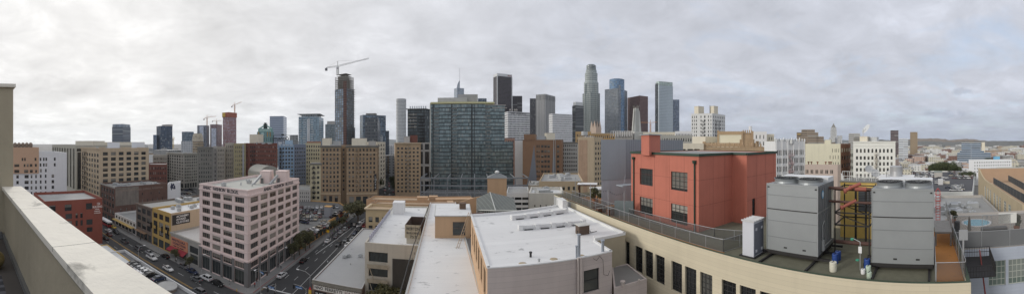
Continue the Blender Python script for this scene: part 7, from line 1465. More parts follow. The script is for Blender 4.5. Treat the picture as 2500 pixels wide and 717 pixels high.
fence('tall wire fence standing above the grey fabric screen',[(XB + .35,-2.9),(XB + .35,-42)],33.0,3.0,3.6)
fence('chain link fence between the orange walkway and the pool terrace',[(XB + .3,-2.75),(53,-2.75)],33.0,2.4,2.4)
p = PD(2384,46.9);r = thing('hot_tub','small round blue pool with a pale rim on the terrace','pool',(*p,33));mb = MB();mb.lathe(p.x,p.y,[(2.25,33.003),(2.25,33.09),(1.95,33.09),(1.95,33.03)],36);part('rim',mb,WPL,r);mb = MB();mb.cyl(p.x,p.y,33.004,33.05,1.95,n=36);part('water',mb,mat('pool_water',(.16,.42,.50),.08,.12,2),r)
mb = MB()
for s in (0,.6): q = p + Vector((-.6,-1.6 - s));mb.path([(q.x,q.y,33.0),(q.x,q.y,34.1),(q.x + .9,q.y + .5,34.1),(q.x + 1.3,q.y + .7,33.05)],.035)
part('handrail',mb,FP,r)
p = PD(2427,42.3);r = thing('sofa','long dark wicker lounge seat with grey cushions by the pool','sofa',(*p,33));mb = MB();mb.box(p.x - .5,p.y - 1.75,33.003,p.x + .5,p.y + 1.75,33.45);part('base',mb,mat('dark_wicker',(.045,.04,.035),.9,.3,20),r);mb = MB();mb.box(p.x - .48,p.y - 1.72,33.453,p.x + .45,p.y - .02,33.65);mb.box(p.x - .48,p.y + .02,33.453,p.x + .45,p.y + 1.72,33.65);part('cushion',mb,mat('grey_cushion',(.17,.165,.16),.9),r)
p = PD(2366.5,41.8);r = thing('umbrella','closed grey brown parasol in front of the round pool','umbrella',(*p,33));mb = MB();mb.lathe(p.x,p.y,[(.28,33.35),(.2,34.2),(.12,35.0),(.01,35.3)],8);part('canopy',mb,mat('taupe_canvas',(.19,.17,.14),.9),r);mb = MB();mb.cyl(p.x,p.y,33.0,33.35,.04,n=8);mb.cyl(p.x,p.y,33.003,33.1,.3,n=12);part('pole',mb,DG,r)
p = PD(2336.5,41.5);mb = MB();mb.cyl(p.x,p.y,33.003,34.6,.38,n=18);tag(part('heater',mb,linemat('black_ribbed',(.02,.02,.022),.12,.4,2.2,0)),'black ribbed cylinder at the left of the pool terrace','heater')
mb = MB();p = PD(2438,39.4);q = PD(2482,39.8);mb.face([(*p,34.85),(*q,34.85),(*q,36.15),(*p,36.15)]);v = Vector((.06,0));mb.face([(*(q + v),34.85),(*(p + v),34.85),(*(p + v),36.15),(*(q + v),36.15)]);mb.face([(*p,36.15),(*q,36.15),(*(q + v),36.15),(*(p + v),36.15)]);tag(part('notice_board',mb,mat('board_white',(.55,.55,.52),.7)),'blank off white board hung on the tall wire fence','board')
# platform, stair and posts at the corner of the cream building
PLT = thing('fire_stair','black steel landing with railings and a dark red stair beside the pale blue wall','stair',(30,-4.2,30));zp_ = 31.6
PL = [W(2333,636,zp_),W(2362,690,zp_),W(2412,690,zp_),W(2384,636,zp_)]
PL = [Vector((31.0,-3.5)),Vector((31.0,-6.6)),Vector((36.6,-7.0)),Vector((36.6,-3.5))]
mb = MB();mb.prism([tuple(x) for x in PL],zp_ - .1,zp_);part('landing',mb,SKD,PLT)
mb = MB()
for a,b in zip(PL + PL[:1],(PL + PL[:1])[1:]):
    for h in (.55,1.1): mb.bar((*a,zp_ + h),(*b,zp_ + h),.03)
    n = int((b - a).length / .28)
    for k in range(n + 1): q = a.lerp(b,k / n);mb.bar((*q,zp_),(*q,zp_ + 1.1),.018)
part('railing',mb,SKD,PLT)
mb = MB();RS = mat('dark_red_steel',(.20,.035,.03),.6)
for s in (0,.75): mb.bar((31.2 + s,-6.0,zp_ - 5),(34.8 + s * .4,-5.6,zp_ + 1.3),.05)
for k in range(14): t = k / 14;mb.bar((31.2 + 3.6 * t,-6.0 + .4 * t,zp_ - 5 + 6.3 * t),(31.95 + 3.35 * t,-6.0 + .4 * t,zp_ - 5 + 6.3 * t),.04)
part('stair',mb,RS,PLT);mb = MB();mb.bar((36.5,-3.6,zp_ - .1),(38.0,-3.6,zp_ - 2.5),.05);mb.bar((31.2,-6.5,zp_ - .1),(37.9,-6.9,zp_ - 2.2),.06);part('brace',mb,SKD,PLT)
mb = MB();mb.bar((28.0,-3.0,ZD),(28.0,-3.0,36.8),.09);mb.box(27.85,-3.4,36.3,27.95,-2.6,37.2);tag(part('sign_post',mb,FP),'grey perforated post with a pale plate at the end of the orange walkway','post')
fence('short wire gate across the orange walkway',[(26.2,-.55),(26.2,-3.0)],ZD,1.7,2.4)
fence('grey mesh barrier along the right of the orange walkway',[(26.2,-3.0),(38,-2.7)],ZD,1.9,2.6)
fence('short mesh barrier beside the right cooling tower skid',[(26.2,-.5),(33.5,-.5)],ZD,1.7,2.4)
mb = MB();mb.box(35.5,-2.55,34.7,40.8,-.6,34.9);mb.box(35.5,-2.5,ZD,35.7,-2.3,34.7);mb.box(35.5,-.8,ZD,35.7,-.6,34.7);tag(part('step_platform',mb,mat('grey_timber',(.20,.19,.175),.8,.2,2)),'grey boarded platform crossing the orange walkway','platform')
r = thing('hooped_ladder','bright red hooped ladder behind the right cooling tower','ladder',(*PD(2291,44),34));p = PD(2290,44);mb = MB()
for s in (-.28,.28): mb.bar((p.x,p.y + s,34),(p.x,p.y + s,38.2),.05)
for k in range(10): mb.bar((p.x,p.y - .28,34.2 + k * .38),(p.x,p.y + .28,34.2 + k * .38),.035)
for z in (36.0,36.9,37.8):
    for t in range(8): a0,a1 = -pi / 2 + t * pi / 8,-pi / 2 + (t + 1) * pi / 8;mb.bar((p.x - .7 * cos(a0),p.y + .4 * sin(a0),z),(p.x - .7 * cos(a1),p.y + .4 * sin(a1),z),.035)
mb.path([(p.x,p.y - .28,38.2),(p.x - .1,p.y,38.6),(p.x,p.y + .28,38.2)],.05);part('rungs',mb,mat('bright_red_steel',(.50,.06,.05),.5),r)
# mechanical roof behind, silver tank, ramp-roofed tan building
mr = building('warehouse','grey roof crowded with plant between the walkway and the car park building',[Vector((62,16)),Vector((62,-17.5)),Vector((104,-17.5)),Vector((104,16))],27.4,{},wall=LG,roof=ROOF,par=.8);scatter_units(mr,'the plant crowded grey roof',22,55,rng=(.5,.97,.35,.97))
r = thing('round_cooler','silver drum shaped cooler behind the right cooling tower','tank',(*PD(2188,62),36));p = PD(2188,62);mb = MB();z1_ = ZT(405,62);mb.lathe(p.x,p.y,[(1.25,36),(1.25,z1_ - 1.9),(1.2,z1_ - 1.0),(1.25,z1_ - .1),(1.1,z1_),(.01,z1_)],28);part('body',mb,linemat('silver_slats',(.50,.51,.52),.2,.3,.7,0,.4,.4),r);mb = MB();mb.box(p.x - 3,p.y - 3.5,27,p.x + 3,p.y + 3.5,z1_ - 2.0);part('base',mb,WPL,r)
TB = mat('warm_tan_stucco',(.47,.385,.25),.88,.08,.3,streak=.2)
x0_,x1_ = 62.5,122.0;yb_ = -19.0
def fx(px): return (x1_ - (yb_ / tan(azi(px)) * 1)) 
xs = lambda px: yb_ * tan(azi(px))
def tc(pl,pr): return ((x1_ - xs(pl)) / (x1_ - x0_),(x1_ - xs(pr)) / (x1_ - x0_))
tb_ = building('warehouse','warm tan building with tall windows and a curved brown ramp roof at its far end',[Vector((x1_,yb_)),Vector((x0_,yb_)),Vector((x0_,-60)),Vector((x1_,-60))],32.0,{0: [dict(z0=25.2,z1=30.0,cols=[tc(a,b) for a,b in ((2403,2407),(2409,2413),(2415,2419),(2424,2429),(2431,2436),(2438,2443),(2449,2456),(2460,2468))],sty='grid6')]},wall=TB,roof=mat('tan_roof',(.44,.31,.20),.9,.12),par=.5,fm=FRAME_WH,gm=MC['pale_glass'])
mb = MB();K = 10
prf = [(x1_ + .2 - 0,34.6)] + [(x1_ - 1.5 - 17 * (i / K),31.6 + 2.9 * (1 - i / K) ** 2) for i in range(K + 1)]
for (xa,za),(xb,zb2) in zip(prf,prf[1:]): mb.face([(xa,yb_ - .4,za),(xb,yb_ - .4,zb2),(xb,-44,zb2),(xa,-44,za)])
part('ramp_roof',mb,mat('brown_ramp',(.34,.215,.125),.85,.12),tb_)
mb = MB();pts_ = [(x1_ + .2,yb_ + .01,31.9),(x1_ + .2,yb_ + .01,34.9)] + [(x,yb_ + .01,z + .3) for x,z in prf[1:]] + [(prf[-1][0],yb_ + .01,31.9)]
mb.face(pts_[::-1]);mb.face([(x,y - .4,z) for x,y,z in pts_])
for a,b in zip(pts_[1:],pts_[2:]): mb.face([a,b,(b[0],b[1] - .4,b[2]),(a[0],a[1] - .4,a[2])])
part('gable_wall',mb,TB,tb_)
fence('dark mesh fence along the tan building roof, outer run',[(100,-20.5),(63,-20.5)],31.6,2.0,3,posts=DG,screen=mat('dark_screen',(.06,.065,.07),.9));fence('dark mesh fence along the tan building roof, inner run',[(106,-27),(63,-25)],31.6,2.0,3,posts=DG,screen=MC['dark_screen'])
# ================================================================== plants
LEAF = {}
def leafmat(name,c0,c1):
    m,p_ = newmat(name);f = noise(pos(),.9,3,.6);oi = N('ShaderNodeNewGeometry');L(mixc(ramp(mth('ADD',mth('MULTIPLY',f,.6),mth('MULTIPLY',oi.outputs['Random Per Island'],.4)),[(.3,0),(.7,1)]),c0,c1),p_.inputs['Base Color']);p_.inputs['Roughness'].default_value = .7;LEAF[name] = m;return m
LG1 = leafmat('street_leaf',(.035,.048,.02),(.11,.13,.045));LG2 = leafmat('olive_leaf',(.055,.06,.025),(.16,.15,.065));BARK = mat('bark',(.10,.075,.055),.95,.25,3)
TM = {}
def treemesh(key,R,H,th,n,clumps,flat,seed):
    rs = random.Random(seed);mb = MB();cr = []
    for k in range(clumps):
        a_ = rs.random() * 2 * pi;rr = R * (.25 + .62 * rs.random());cr.append((Vector((rr * cos(a_),rr * sin(a_),th + (H - th) * rs.uniform(.28,.8))),R * rs.uniform(.26,.42)))
    cr.append((Vector((0,0,th + (H - th) * .7)),R * .45))
    for i in range(n):
        c,r_ = rs.choice(cr);d = Vector((rs.gauss(0,1),rs.gauss(0,1),rs.gauss(0,1) * flat)).normalized() * r_ * rs.uniform(.55,1.05);p = c + d
        if p.z > H: continue
        s = rs.uniform(.10,.24) * (R / 3) ** .5;a = Vector((rs.gauss(0,1),rs.gauss(0,1),rs.gauss(0,1))).normalized() * s;b = a.cross(Vector((rs.gauss(0,1),rs.gauss(0,1),rs.gauss(0,1)))).normalized() * s * .8
        mb.face([p - a,p + b,p + a,p - b],0)
    crown = mb.mesh('crown',[None]);mb = MB();segs = [(0,R * .06 + .06),(th * .5,R * .05 + .05),(th,R * .045 + .04)]
    mb.lathe(0,0,[(r_,z) for z,r_ in segs],8)
    for c,r_ in cr: mid = Vector((c.x * .35,c.y * .35,th + (c.z - th) * .45));mb.bar((0,0,th * .9),mid,R * .022 + .03,n=5);mb.bar(mid,c,R * .012 + .02,n=5)
    return crown,mb.mesh('trunk',[BARK])
def tree(label,p,z,key,args,leaf,group=None,rot=0,sc=1,name='tree'):
    if key not in TM: TM[key] = treemesh(key,*args);TM[key][0].materials[0] = leaf
    r = thing(name,label,'tree',(p.x,p.y,z),group);r.rotation_euler.z = rot;r.scale = (sc,sc,sc)
    for me,nm in zip(TM[key],('crown','trunk')): o = D_.objects.new(nm,me);C.objects.link(o);o.parent = r
    return r
fic = (6.2,10.5,3.6,9000,20,.55,3);st1 = (2.6,7.2,2.4,3000,10,1.0,5);bush = (1.6,2.4,.3,1800,8,.8,8);big = (6.5,13,3,6000,16,.9,11)
tree('big umbrella shaped ficus at the street corner in front of the golden brown lofts',Vector((PD(874,176))),0,'ficus',fic,LG2,None,0,1.15)
for k,(px_,y_,sc) in enumerate(((718,633,.95),(731,622,1.15),(746,612,1.2),(756,605,1.0))): tree(('small street tree nearest the pink corner block entrance','second street tree beside the pink block, clump edge','full street tree at the far end of the pink block','street tree just past the pink block by the car park')[k],W(px_,y_,.14),.14,'street',st1,LG2,'street trees beside the pink block',k * 1.3,sc)
for k,(px_,y_,sc) in enumerate(((462,656,.62),(428,636,.62),(816,566,.85),(838,555,.8),(383,672,.3))): tree(('thin street tree in front of the low grey shop','street tree hiding the foot of the ochre building','tree growing behind the shop strip of the car park','tree at the far end of the shop strip','low shrub beside the parking deck wall')[k],W(px_,y_,.14),.14,'street',st1,LG2,None,k * 2.1,sc)
for k,(d_,s) in enumerate(((285,1),(310,-1),(330,1),(355,-1))): tree('dark street tree lining the long far street',fu * d_ + fv * (7.6 * s),0,'big',big,LG1,'trees lining the far street',d_,.75)
for k,(px_,d_,sc) in enumerate(((2276,395,.9),(2288,392,1.0),(2302,390,1.1),(2314,388,1.15),(2326,390,1.0),(2336,395,.8),(2352,330,.7),(2362,328,.8),(2430,262,.7),(2408,520,.9),(2416,522,1),(2424,520,.9),(2492,380,.9))): tree('dark green tree near the big roof car park',PD(px_,d_),0,'big',big,LG1,'trees near the big roof car park',k * .7,sc * 1.45)
for k in range(2): tree('street tree rising in front of the cream balconied building at the bottom edge',Vector((-12.8 + k * 3.4,74.2)),.14,'street',st1,LG2,'trees in front of the cream balconied building',k * 2,1.5)
def potted(label,px_,d_,z,sc,leaf=LG2,pm=None):
    p = PD(px_,d_);r = thing('potted_plant',label,'plant',(*p,z));mb = MB();mb.lathe(p.x,p.y,[(.2 * sc,z + .003),(.32 * sc,z + .5 * sc),(.28 * sc,z + .5 * sc),(.01,z + .45 * sc)],12);part('pot',mb,pm or mat('terracotta_pot',(.30,.12,.06),.9),r)
    if 'pot' not in TM: TM['pot'] = treemesh('pot',.8,1.3,.1,700,6,.9,21);TM['pot'][0].materials[0] = leaf
    o = D_.objects.new('leaves',TM['pot'][0]);C.objects.link(o);o.parent = r;o.location = (0,0,.4 * sc);o.scale = (sc,) * 3
potted('bushy plant in a terracotta pot at the left of the pool terrace',2329,47,33,1.1);potted('dark leaved plant in a tan pot at the right edge of the pool terrace',2482,42.5,33,1.4);potted('yellow green palm in a pot on the roof terrace',1453,60,ZD,1.8)
# ================================================================== vehicles
TYRE = mat('tyre_rubber',(.012,.012,.012),.9,0);CGL = mat('car_glass',(.010,.012,.014),.08,0);HL = mat('head_lamp',(.6,.6,.58),.2,0);TL = mat('tail_lamp',(.35,.01,.01),.3,0)
CM = {}
def carparts(kind):
    if kind in CM: return CM[kind]
    Ln,Wd,H = dict(sedan=(4.6,1.78,1.42),suv=(4.7,1.9,1.75),pickup=(5.5,1.95,1.8),van=(5.4,2.0,2.3))[kind];h2 = Wd / 2
    if kind == 'sedan': low = [(-2.3,.35),(-2.3,.82),(-2.05,.95),(-1.5,1.0),(1.05,.95),(1.9,.82),(2.25,.62),(2.3,.35)];cab = [(-1.75,.97),(-1.05,1.40),(.25,1.42),(1.15,.95)]
    elif kind == 'suv': low = [(-2.35,.4),(-2.35,1.0),(-2.2,1.12),(1.1,1.08),(2.0,.98),(2.32,.75),(2.35,.4)];cab = [(-2.2,1.1),(-1.95,1.72),(.3,1.75),(1.15,1.07)]
    elif kind == 'pickup': low = [(-2.75,.45),(-2.75,1.1),(-.75,1.1),(-.7,1.12),(1.3,1.12),(2.55,1.0),(2.75,.8),(2.75,.45)];cab = [(-.75,1.1),(-.55,1.75),(.7,1.78),(1.4,1.11)]
    else: low = [(-2.7,.4),(-2.7,1.3),(1.5,1.25),(2.5,1.0),(2.7,.8),(2.7,.4)];cab = [(-2.68,1.28),(-2.6,2.28),(1.2,2.3),(2.0,1.2)]
    bd = MB();n = len(low);ins = .10
    for s in (-1,1):
        P_ = [(x,s * (h2 - (ins if z > .8 else 0)),z) for x,z in low];bd.face(P_ if s < 0 else P_[::-1])
    for (xa,za),(xb,zb_) in zip(low,low[1:]):
        ya,yb2 = h2 - (ins if za > .8 else 0),h2 - (ins if zb_ > .8 else 0);bd.face([(xa,ya,za),(xa,-ya,za),(xb,-yb2,zb_),(xb,yb2,zb_)][::-1])
    bd.face([(low[0][0],-h2,low[0][1]),(low[-1][0],-h2,low[-1][1]),(low[-1][0],h2,low[-1][1]),(low[0][0],h2,low[0][1])][::-1])
    (x0,z0),(x1,z1),(x2,z2_),(x3,z3_) = cab;yb2,yt = h2 - .12,h2 - .30
    bd.face([(x1,-yt,z1),(x2,-yt,z2_),(x2,yt,z2_),(x1,yt,z1)])            # roof skin
    xm = (x1 + x2) / 2
    for s in (-1,1):
        for (bx,bz),(tx,tz) in (((x0,z0),(x1,z1)),((x3,z3_),(x2,z2_)),(((x0 + x3) / 2,(z0 + z3_) / 2),(xm,(z1 + z2_) / 2))): bd.bar((bx,s * yb2,bz),(tx,s * yt,tz),.045)
    if kind == 'pickup': bd.face([(-2.65,-.75,1.104),(-.85,-.75,1.104),(-.85,.75,1.104),(-2.65,.75,1.104)],1)
    if kind == 'van':
        for s in (-1,1): bd.face([(x0 + .1,s * (yb2 + .0),z0),(xm - .2,s * yb2,z0),(xm - .2,s * (yt + .02),z1),(x1 + .1,s * (yt + .02),z1)][::s or 1])
    gl = MB();e = .004
    gl.face([(x0,-yb2,z0),(x0,yb2,z0),(x1,yt,z1 - e),(x1,-yt,z1 - e)][::-1]);gl.face([(x3,-yb2,z3_),(x3,yb2,z3_),(x2,yt,z2_ - e),(x2,-yt,z2_ - e)])
    for s in (-1,1): q = [(x0,s * (yb2 - .01),z0),(x3,s * (yb2 - .01),z3_),(x2,s * (yt - .01),z2_ - e),(x1,s * (yt - .01),z1 - e)];gl.face(q if s < 0 else q[::-1])
    wh = MB()
    for t in range(12): 
        a0,a1 = t * pi / 6,(t + 1) * pi / 6;r_ = .34;wh.face([(r_ * cos(a0),-.11,r_ * sin(a0)),(r_ * cos(a1),-.11,r_ * sin(a1)),(r_ * cos(a1),.11,r_ * sin(a1)),(r_ * cos(a0),.11,r_ * sin(a0))]);
    for s in (-.11,.11): wh.face([(.34 * cos(t * pi / 6),s,.34 * sin(t * pi / 6)) for t in range(12)]);wh.face([(.2 * cos(t * pi / 6),s * 1.05,.2 * sin(t * pi / 6)) for t in range(12)],1)
    hl = MB();hl.box(Ln / 2 - .06,-.25,-.07,Ln / 2 + .01,.25,.08)
    xs_ = Ln / 2
    full = MB()
    def app(src,mm,off=(0,0,0)):
        for f_,m_ in zip(src.f,src.m): full.face([(src.v[i][0] + off[0],src.v[i][1] + off[1],src.v[i][2] + off[2]) for i in f_],mm if m_ == 0 else 2)
    app(bd,0);app(gl,1)
    wps = [(xw * Ln * .31,s * (h2 - .1),.34) for xw in (-1,1) for s in (-1,1)]
    for w_ in wps: app(wh,2,w_)
    CM[kind] = (bd.mesh('body',[PAINT,TYRE]),gl.mesh('windows',[CGL]),wh.mesh('wheel',[TYRE,UNIT]),wps,full.mesh('car',[PAINT,CGL,TYRE]),xs_,h2);return CM[kind]
def lamp_mesh(m):
    k = 'lamp' + m.name
    if k not in CM: b = MB();b.box(-.03,-.2,-.07,.03,.2,.07);CM[k] = b.mesh('lamp',[m])
    return CM[k]
COL = dict(white=(.70,.70,.69),black=(.012,.012,.013),silver=(.36,.37,.38),grey=(.12,.125,.13),navy=(.018,.03,.07),red=(.28,.02,.02),beige=(.34,.29,.21),blue=(.05,.16,.36),green=(.03,.07,.05),yellow=(.55,.36,.03),maroon=(.10,.02,.02))
def car(p,z,az,kind,col,label,group=None,near=True,sc=1):
    bdm,glm,whm,wps,full,xs_,h2 = carparts(kind);nm = dict(sedan='car',suv='suv',pickup='pickup_truck',van='van')[kind];cl = (*COL[col],1);rz = pi / 2 - az
    if not near:
        o = place(full,nm,Matrix.Translation((p.x,p.y,z)) @ Matrix.Rotation(rz,4,'Z'),color=cl);return tag(o,label,nm.replace('_',' '),group)
    r = thing(nm,label,nm.replace('_',' '),(p.x,p.y,z),group);r.rotation_euler.z = rz
    def ch(me,n_,loc=(0,0,0)): o = D_.objects.new(n_,me);C.objects.link(o);o.parent = r;o.location = loc;o.color = cl;return o
    ch(bdm,'body');ch(glm,'windows')
    for w_ in wps: ch(whm,'wheel',w_)
    for s in (-1,1): ch(lamp_mesh(HL),'headlight',(xs_ - (.03 if kind != 'sedan' else .05),s * (h2 - .35),.66));ch(lamp_mesh(TL),'taillight',(-xs_ - .0,s * (h2 - .32),.78))
    return r
AV_L,AV_R = AA,AA + pi
for px_,y_,kd,cl,az,lb in (
    (370,632,'pickup','white',AV_R,'white pickup truck driving on the avenue beside the ochre building'),(365,620,'sedan','silver',AV_R,'silver sedan just beyond the white pickup'),(336,609,'suv','grey',AV_L,'dark grey suv ahead of the white pickup near the soot brown building'),
    (403,628,'sedan','black',AV_L,'black sedan parked at the kerb below the ochre building'),(410.5,659,'sedan','white',AV_R,'white sedan driving in the middle of the avenue'),(448,653,'sedan','grey',AV_R,'grey sedan parked in front of the red awning'),
    (470,666,'sedan','navy',AV_R,'navy blue sedan parked beside the thin street tree'),(479,685,'sedan','grey',AV_L,'dark grey sedan driving beside the parked white suv'),(503,682,'suv','white',AV_L,'white suv parked below the pink block corner'),(531,695,'sedan','black',AV_R,'black sedan parked last before the junction'),(486,716,'suv','grey',AV_L,'dark suv at the bottom edge of the picture on the avenue'),
    (277,556,'sedan','yellow',AV_R,'yellow taxi far along the avenue'),(265,565,'sedan','white',AV_L,'white car beside the red building on the avenue'),(266,575,'sedan','maroon',AV_L,'dark red car beside the red building on the avenue'),(284,569,'suv','black',AV_R,'black suv behind the yellow taxi'),(303,591,'pickup','grey',AV_L,'grey pickup near the start of the painted turn lane'),(258,584,'sedan','black',AV_L,'black car at the foot of the red building corner'),
    (688,675,'sedan','white',0.05,'white sedan at the kerb of the cross street beside the pink block'),(741,639,'sedan','black',0.0,'black sedan parked by the street trees of the pink block'),(800,591,'sedan','white',0.0,'white car parked below the yellow sign at the shop strip'),(821,580,'sedan','grey',0.0,'grey car parked second after the white one at the shop strip'),(832,569,'sedan','silver',0.0,'silver car parked third at the shop strip'),
    (843,562,'suv','silver',0.0,'silver suv parked near the head of the shop strip'),(852,555,'suv','black',0.0,'black suv parked at the head of the shop strip'),(826,599,'suv','black',pi,'black suv driving towards us on the cross street'),(844,588,'sedan','grey',pi,'dark grey sedan behind the black suv driving towards us'),(866,571,'sedan','navy',pi,'dark blue sedan in the middle lane of the cross street'),
    (848,600,'sedan','white',pi,'white car half hidden by the corner shop roof'),(860,586,'sedan','silver',pi,'silver car along the edge of the corner shop roof'),(877,553,'van','white',pi,'white van waiting near the big ficus'),(876,562,'suv','black',pi,'black suv just in front of the white van'),(889,553,'sedan','red',pi,'red car beside the white van'),(890,564,'sedan','black',pi,'black car by the corner of the apricot building'),(884,544,'sedan','white',pi,'white car behind the white van')):
    car(W(px_,y_,.02),.022,az,kd,cl,lb)
for k,(px_,y_,cl) in enumerate(((327,647,'black'),(334,653,'grey'),(342,659,'silver'),(350,664,'white'),(358,669,'white'),(366,675,'black'),(388,684,'navy'))):
    car(W(px_,y_,DZ),DZ + .02,AV_R - pi / 2,'sedan',cl,cl + ' car parked on the deck beside the avenue, ' + ('first','second','third','fourth','fifth','sixth','seventh')[k] + ' from the yellow walled shed','cars on the parking deck beside the avenue',True)
# bus
p = W(258,549,0);r = thing('bus','white and red city bus far along the avenue behind the red building','bus',(p.x,p.y,0));rz = pi / 2 - AA;T4 = Matrix.Translation((p.x,p.y,0)) @ Matrix.Rotation(rz,4,'Z')
def tm(mb): mb.v = [tuple(T4 @ Vector(v)) for v in mb.v];return mb
mb = MB();mb.box(-6,-1.25,.4,6,1.25,1.5);part('lower_body',tm(mb),mat('bus_red',(.28,.03,.03),.5),r);mb = MB();mb.box(-6,-1.25,2.4,6,1.25,3.1);part('roof',tm(mb),WPL,r);mb = MB();mb.box(-5.98,-1.22,1.503,5.98,1.22,2.397);part('windows',tm(mb),CGL,r)
for x in (-3.8,3.8):
    for s in (-1.1,1.1): mb = MB();mb.bar((x,s - .15,.5),(x,s + .15,.5),.48,n=12);part('wheel',tm(mb),TYRE,r)
# car park beside the pink block: shop strip with a deck on top
LZ = 4.6;f = [Vector((-53.6,121)),Vector((-51.0,176)),Vector((-57,203)),Vector((-118,203)),Vector((-118,150)),Vector((-84,121))]
f = [Vector((-84,121)),Vector((-54.0,121)),Vector((-50.8,183)),Vector((-62,200)),Vector((-118,200)),Vector((-118,150))]
OW = mat('orange_ochre_wall',(.46,.27,.10),.85,.15,.5,streak=.15)
lt = building('parking_building','car park deck above an orange walled strip of small shops, beyond the pink block',f,LZ + .6,{1: [dict(z0=.3,z1=3.0,nc=14,wf=.84,um=.5,sty='shop',g=GLASS_SHOP)]},wall=OW,roof=mat('lot_asphalt',(.115,.115,.112),.9,.2,.15,dirt=(.2,.6)),par=.6,th=.3,cat='car park')
a,b,u,q,Ln = edge(lt,1);mb = MB();mb.obox(a + q * .02,u,q,Ln,1.6,3.1,3.3);part('awning',mb,mat('dark_green_canvas',(.03,.045,.035),.8),lt)
for k in range(9): c_ = a + u * (3 + k * 6.2);mb = MB();mb.obox(c_ + q * .03,u,q,4.0,.1,3.35,4.4);part('shop_sign',mb,[mat('sign_c%d' % (k % 4),((.55,.5,.42),(.50,.27,.06),(.10,.12,.2),(.30,.06,.05))[k % 4],.7)][0],lt)
box_on('ticket_hut','orange topped grey block standing in the car park by the shop strip','hut',799,170,LZ,3.6,3.6,5.5,mat('grey_hut',(.24,.25,.27),.8),top=OW)
rs = random.Random(5);lotcars = []
def lot(rows_,z,az,where,grp,near=False,kinds=('sedan','sedan','suv','sedan','pickup')):
    for pts_ in rows_:
        for px_,y_ in pts_:
            cl = rs.choice(('white','white','silver','silver','grey','black','black','navy','beige','maroon'));kd = rs.choice(kinds)
            car(W(px_ + rs.uniform(-.6,.6),y_,z),z + .012,az + rs.choice((0,pi)) + rs.uniform(-.05,.05),kd,cl,f'{cl} {dict(sedan="car", suv="suv", pickup="pickup", van="van")[kd]} parked {where}',f'{cl} {kd}s {grp}',near)
r1 = [(736 + i * 9.5,508.5 - i * .1) for i in range(5)] + [(786 + i * 9.5,507.5) for i in range(5)]
r2 = [(733 + i * 9.3,521) for i in range(7)];r3 = [(732 + i * 9.8,530.5) for i in range(6)];r4 = [(735,543),(743,545)];r5 = [(760 + i * 7.6,566 - i * 3.1) for i in range(5)] + [(788,548),(794,544)];r6 = [(757,574),(764,569)];r7 = [(820,525),(827,520),(836,516),(842,512),(815,531),(831,523)]
r8 = [(734 + i * 9.4,514.5) for i in range(5)] + [(787 + i * 9,514) for i in range(3)];r9 = [(733 + i * 9.5,537) for i in range(5)]
lot([r1,r2,r3,r8,r9],LZ - .0,AA + 1.2,'in the car park beside the pink block','in the car park beside the pink block',True);lot([r4,r5,r6],LZ,AA + .1,'near the shop strip edge of the car park','near the shop strip of the car park',True);lot([r7],LZ,.35,'at the far corner of the car park near the ficus','at the far corner of the car park',True)
sheet('car_park_ground',[PD(400,215),PD(505,205),PD(505,292),PD(400,295)],.010,mat('old_asphalt',(.10,.10,.098),.9,.2,.2))
lot([[(413 + i * 6.5,482 - (i % 2) * 2) for i in range(7)],[(441 + i * 7,474) for i in range(4)],[(441,465),(455,466),(465,464),(474,470),(486,478)]],.01,1.2,'in the lot behind the mural building','in the lot behind the mural building')
fars = random.Random(9)
for k in range(14):
    d_ = 245 + k * 9.5;s = -1 if k % 2 else 1;cl = fars.choice(('white','silver','black','grey','white','red'));car(fu * (d_ + fars.uniform(-2,2)) + fv * (s * fars.choice((2,5.4))),.02,fs + (0 if s > 0 else pi),'sedan',cl,f'{cl} car on the long far street',f'{cl} cars on the far street',False)
zl = 10.0;DK = []
for j in range(5): DK.append([(2229 + i * 4.6 + j * .8,421.5 + j * 2.9) for i in range(10)])
DK.append([(2268 + i * 3.3,419.5 + i * 2.2) for i in range(9)]);DK.append([(2318 + i * 4.8,419.5 + i * .15) for i in range(9)]);DK.append([(2320 + i * 4.8,424.5) for i in range(8)]);DK.append([(2345 + i * 5,431) for i in range(5)])
DK.append([(2330 + i * 5,436) for i in range(9)]);DK.append([(2322 + i * 4.9,429.5) for i in range(11)]);DK.append([(2286,443),(2290,448),(2296,436),(2304,434),(2310,435),(2299,441)]);DK.append([(2313 + i * 6.5,459 - (i % 2) * 4) for i in range(6)]);DK.append([(2327 + i * 5.2,466 - (i % 3) * 2.5) for i in range(5)])
lot(DK,zl + .02,.35,'on the big white walled roof car park','on the white walled roof car park')
lot([[(2222 + i * 4.5,411) for i in range(9)]],.01,.1,'in the low lot beyond the roof car park','in the low lot beyond the roof car park')
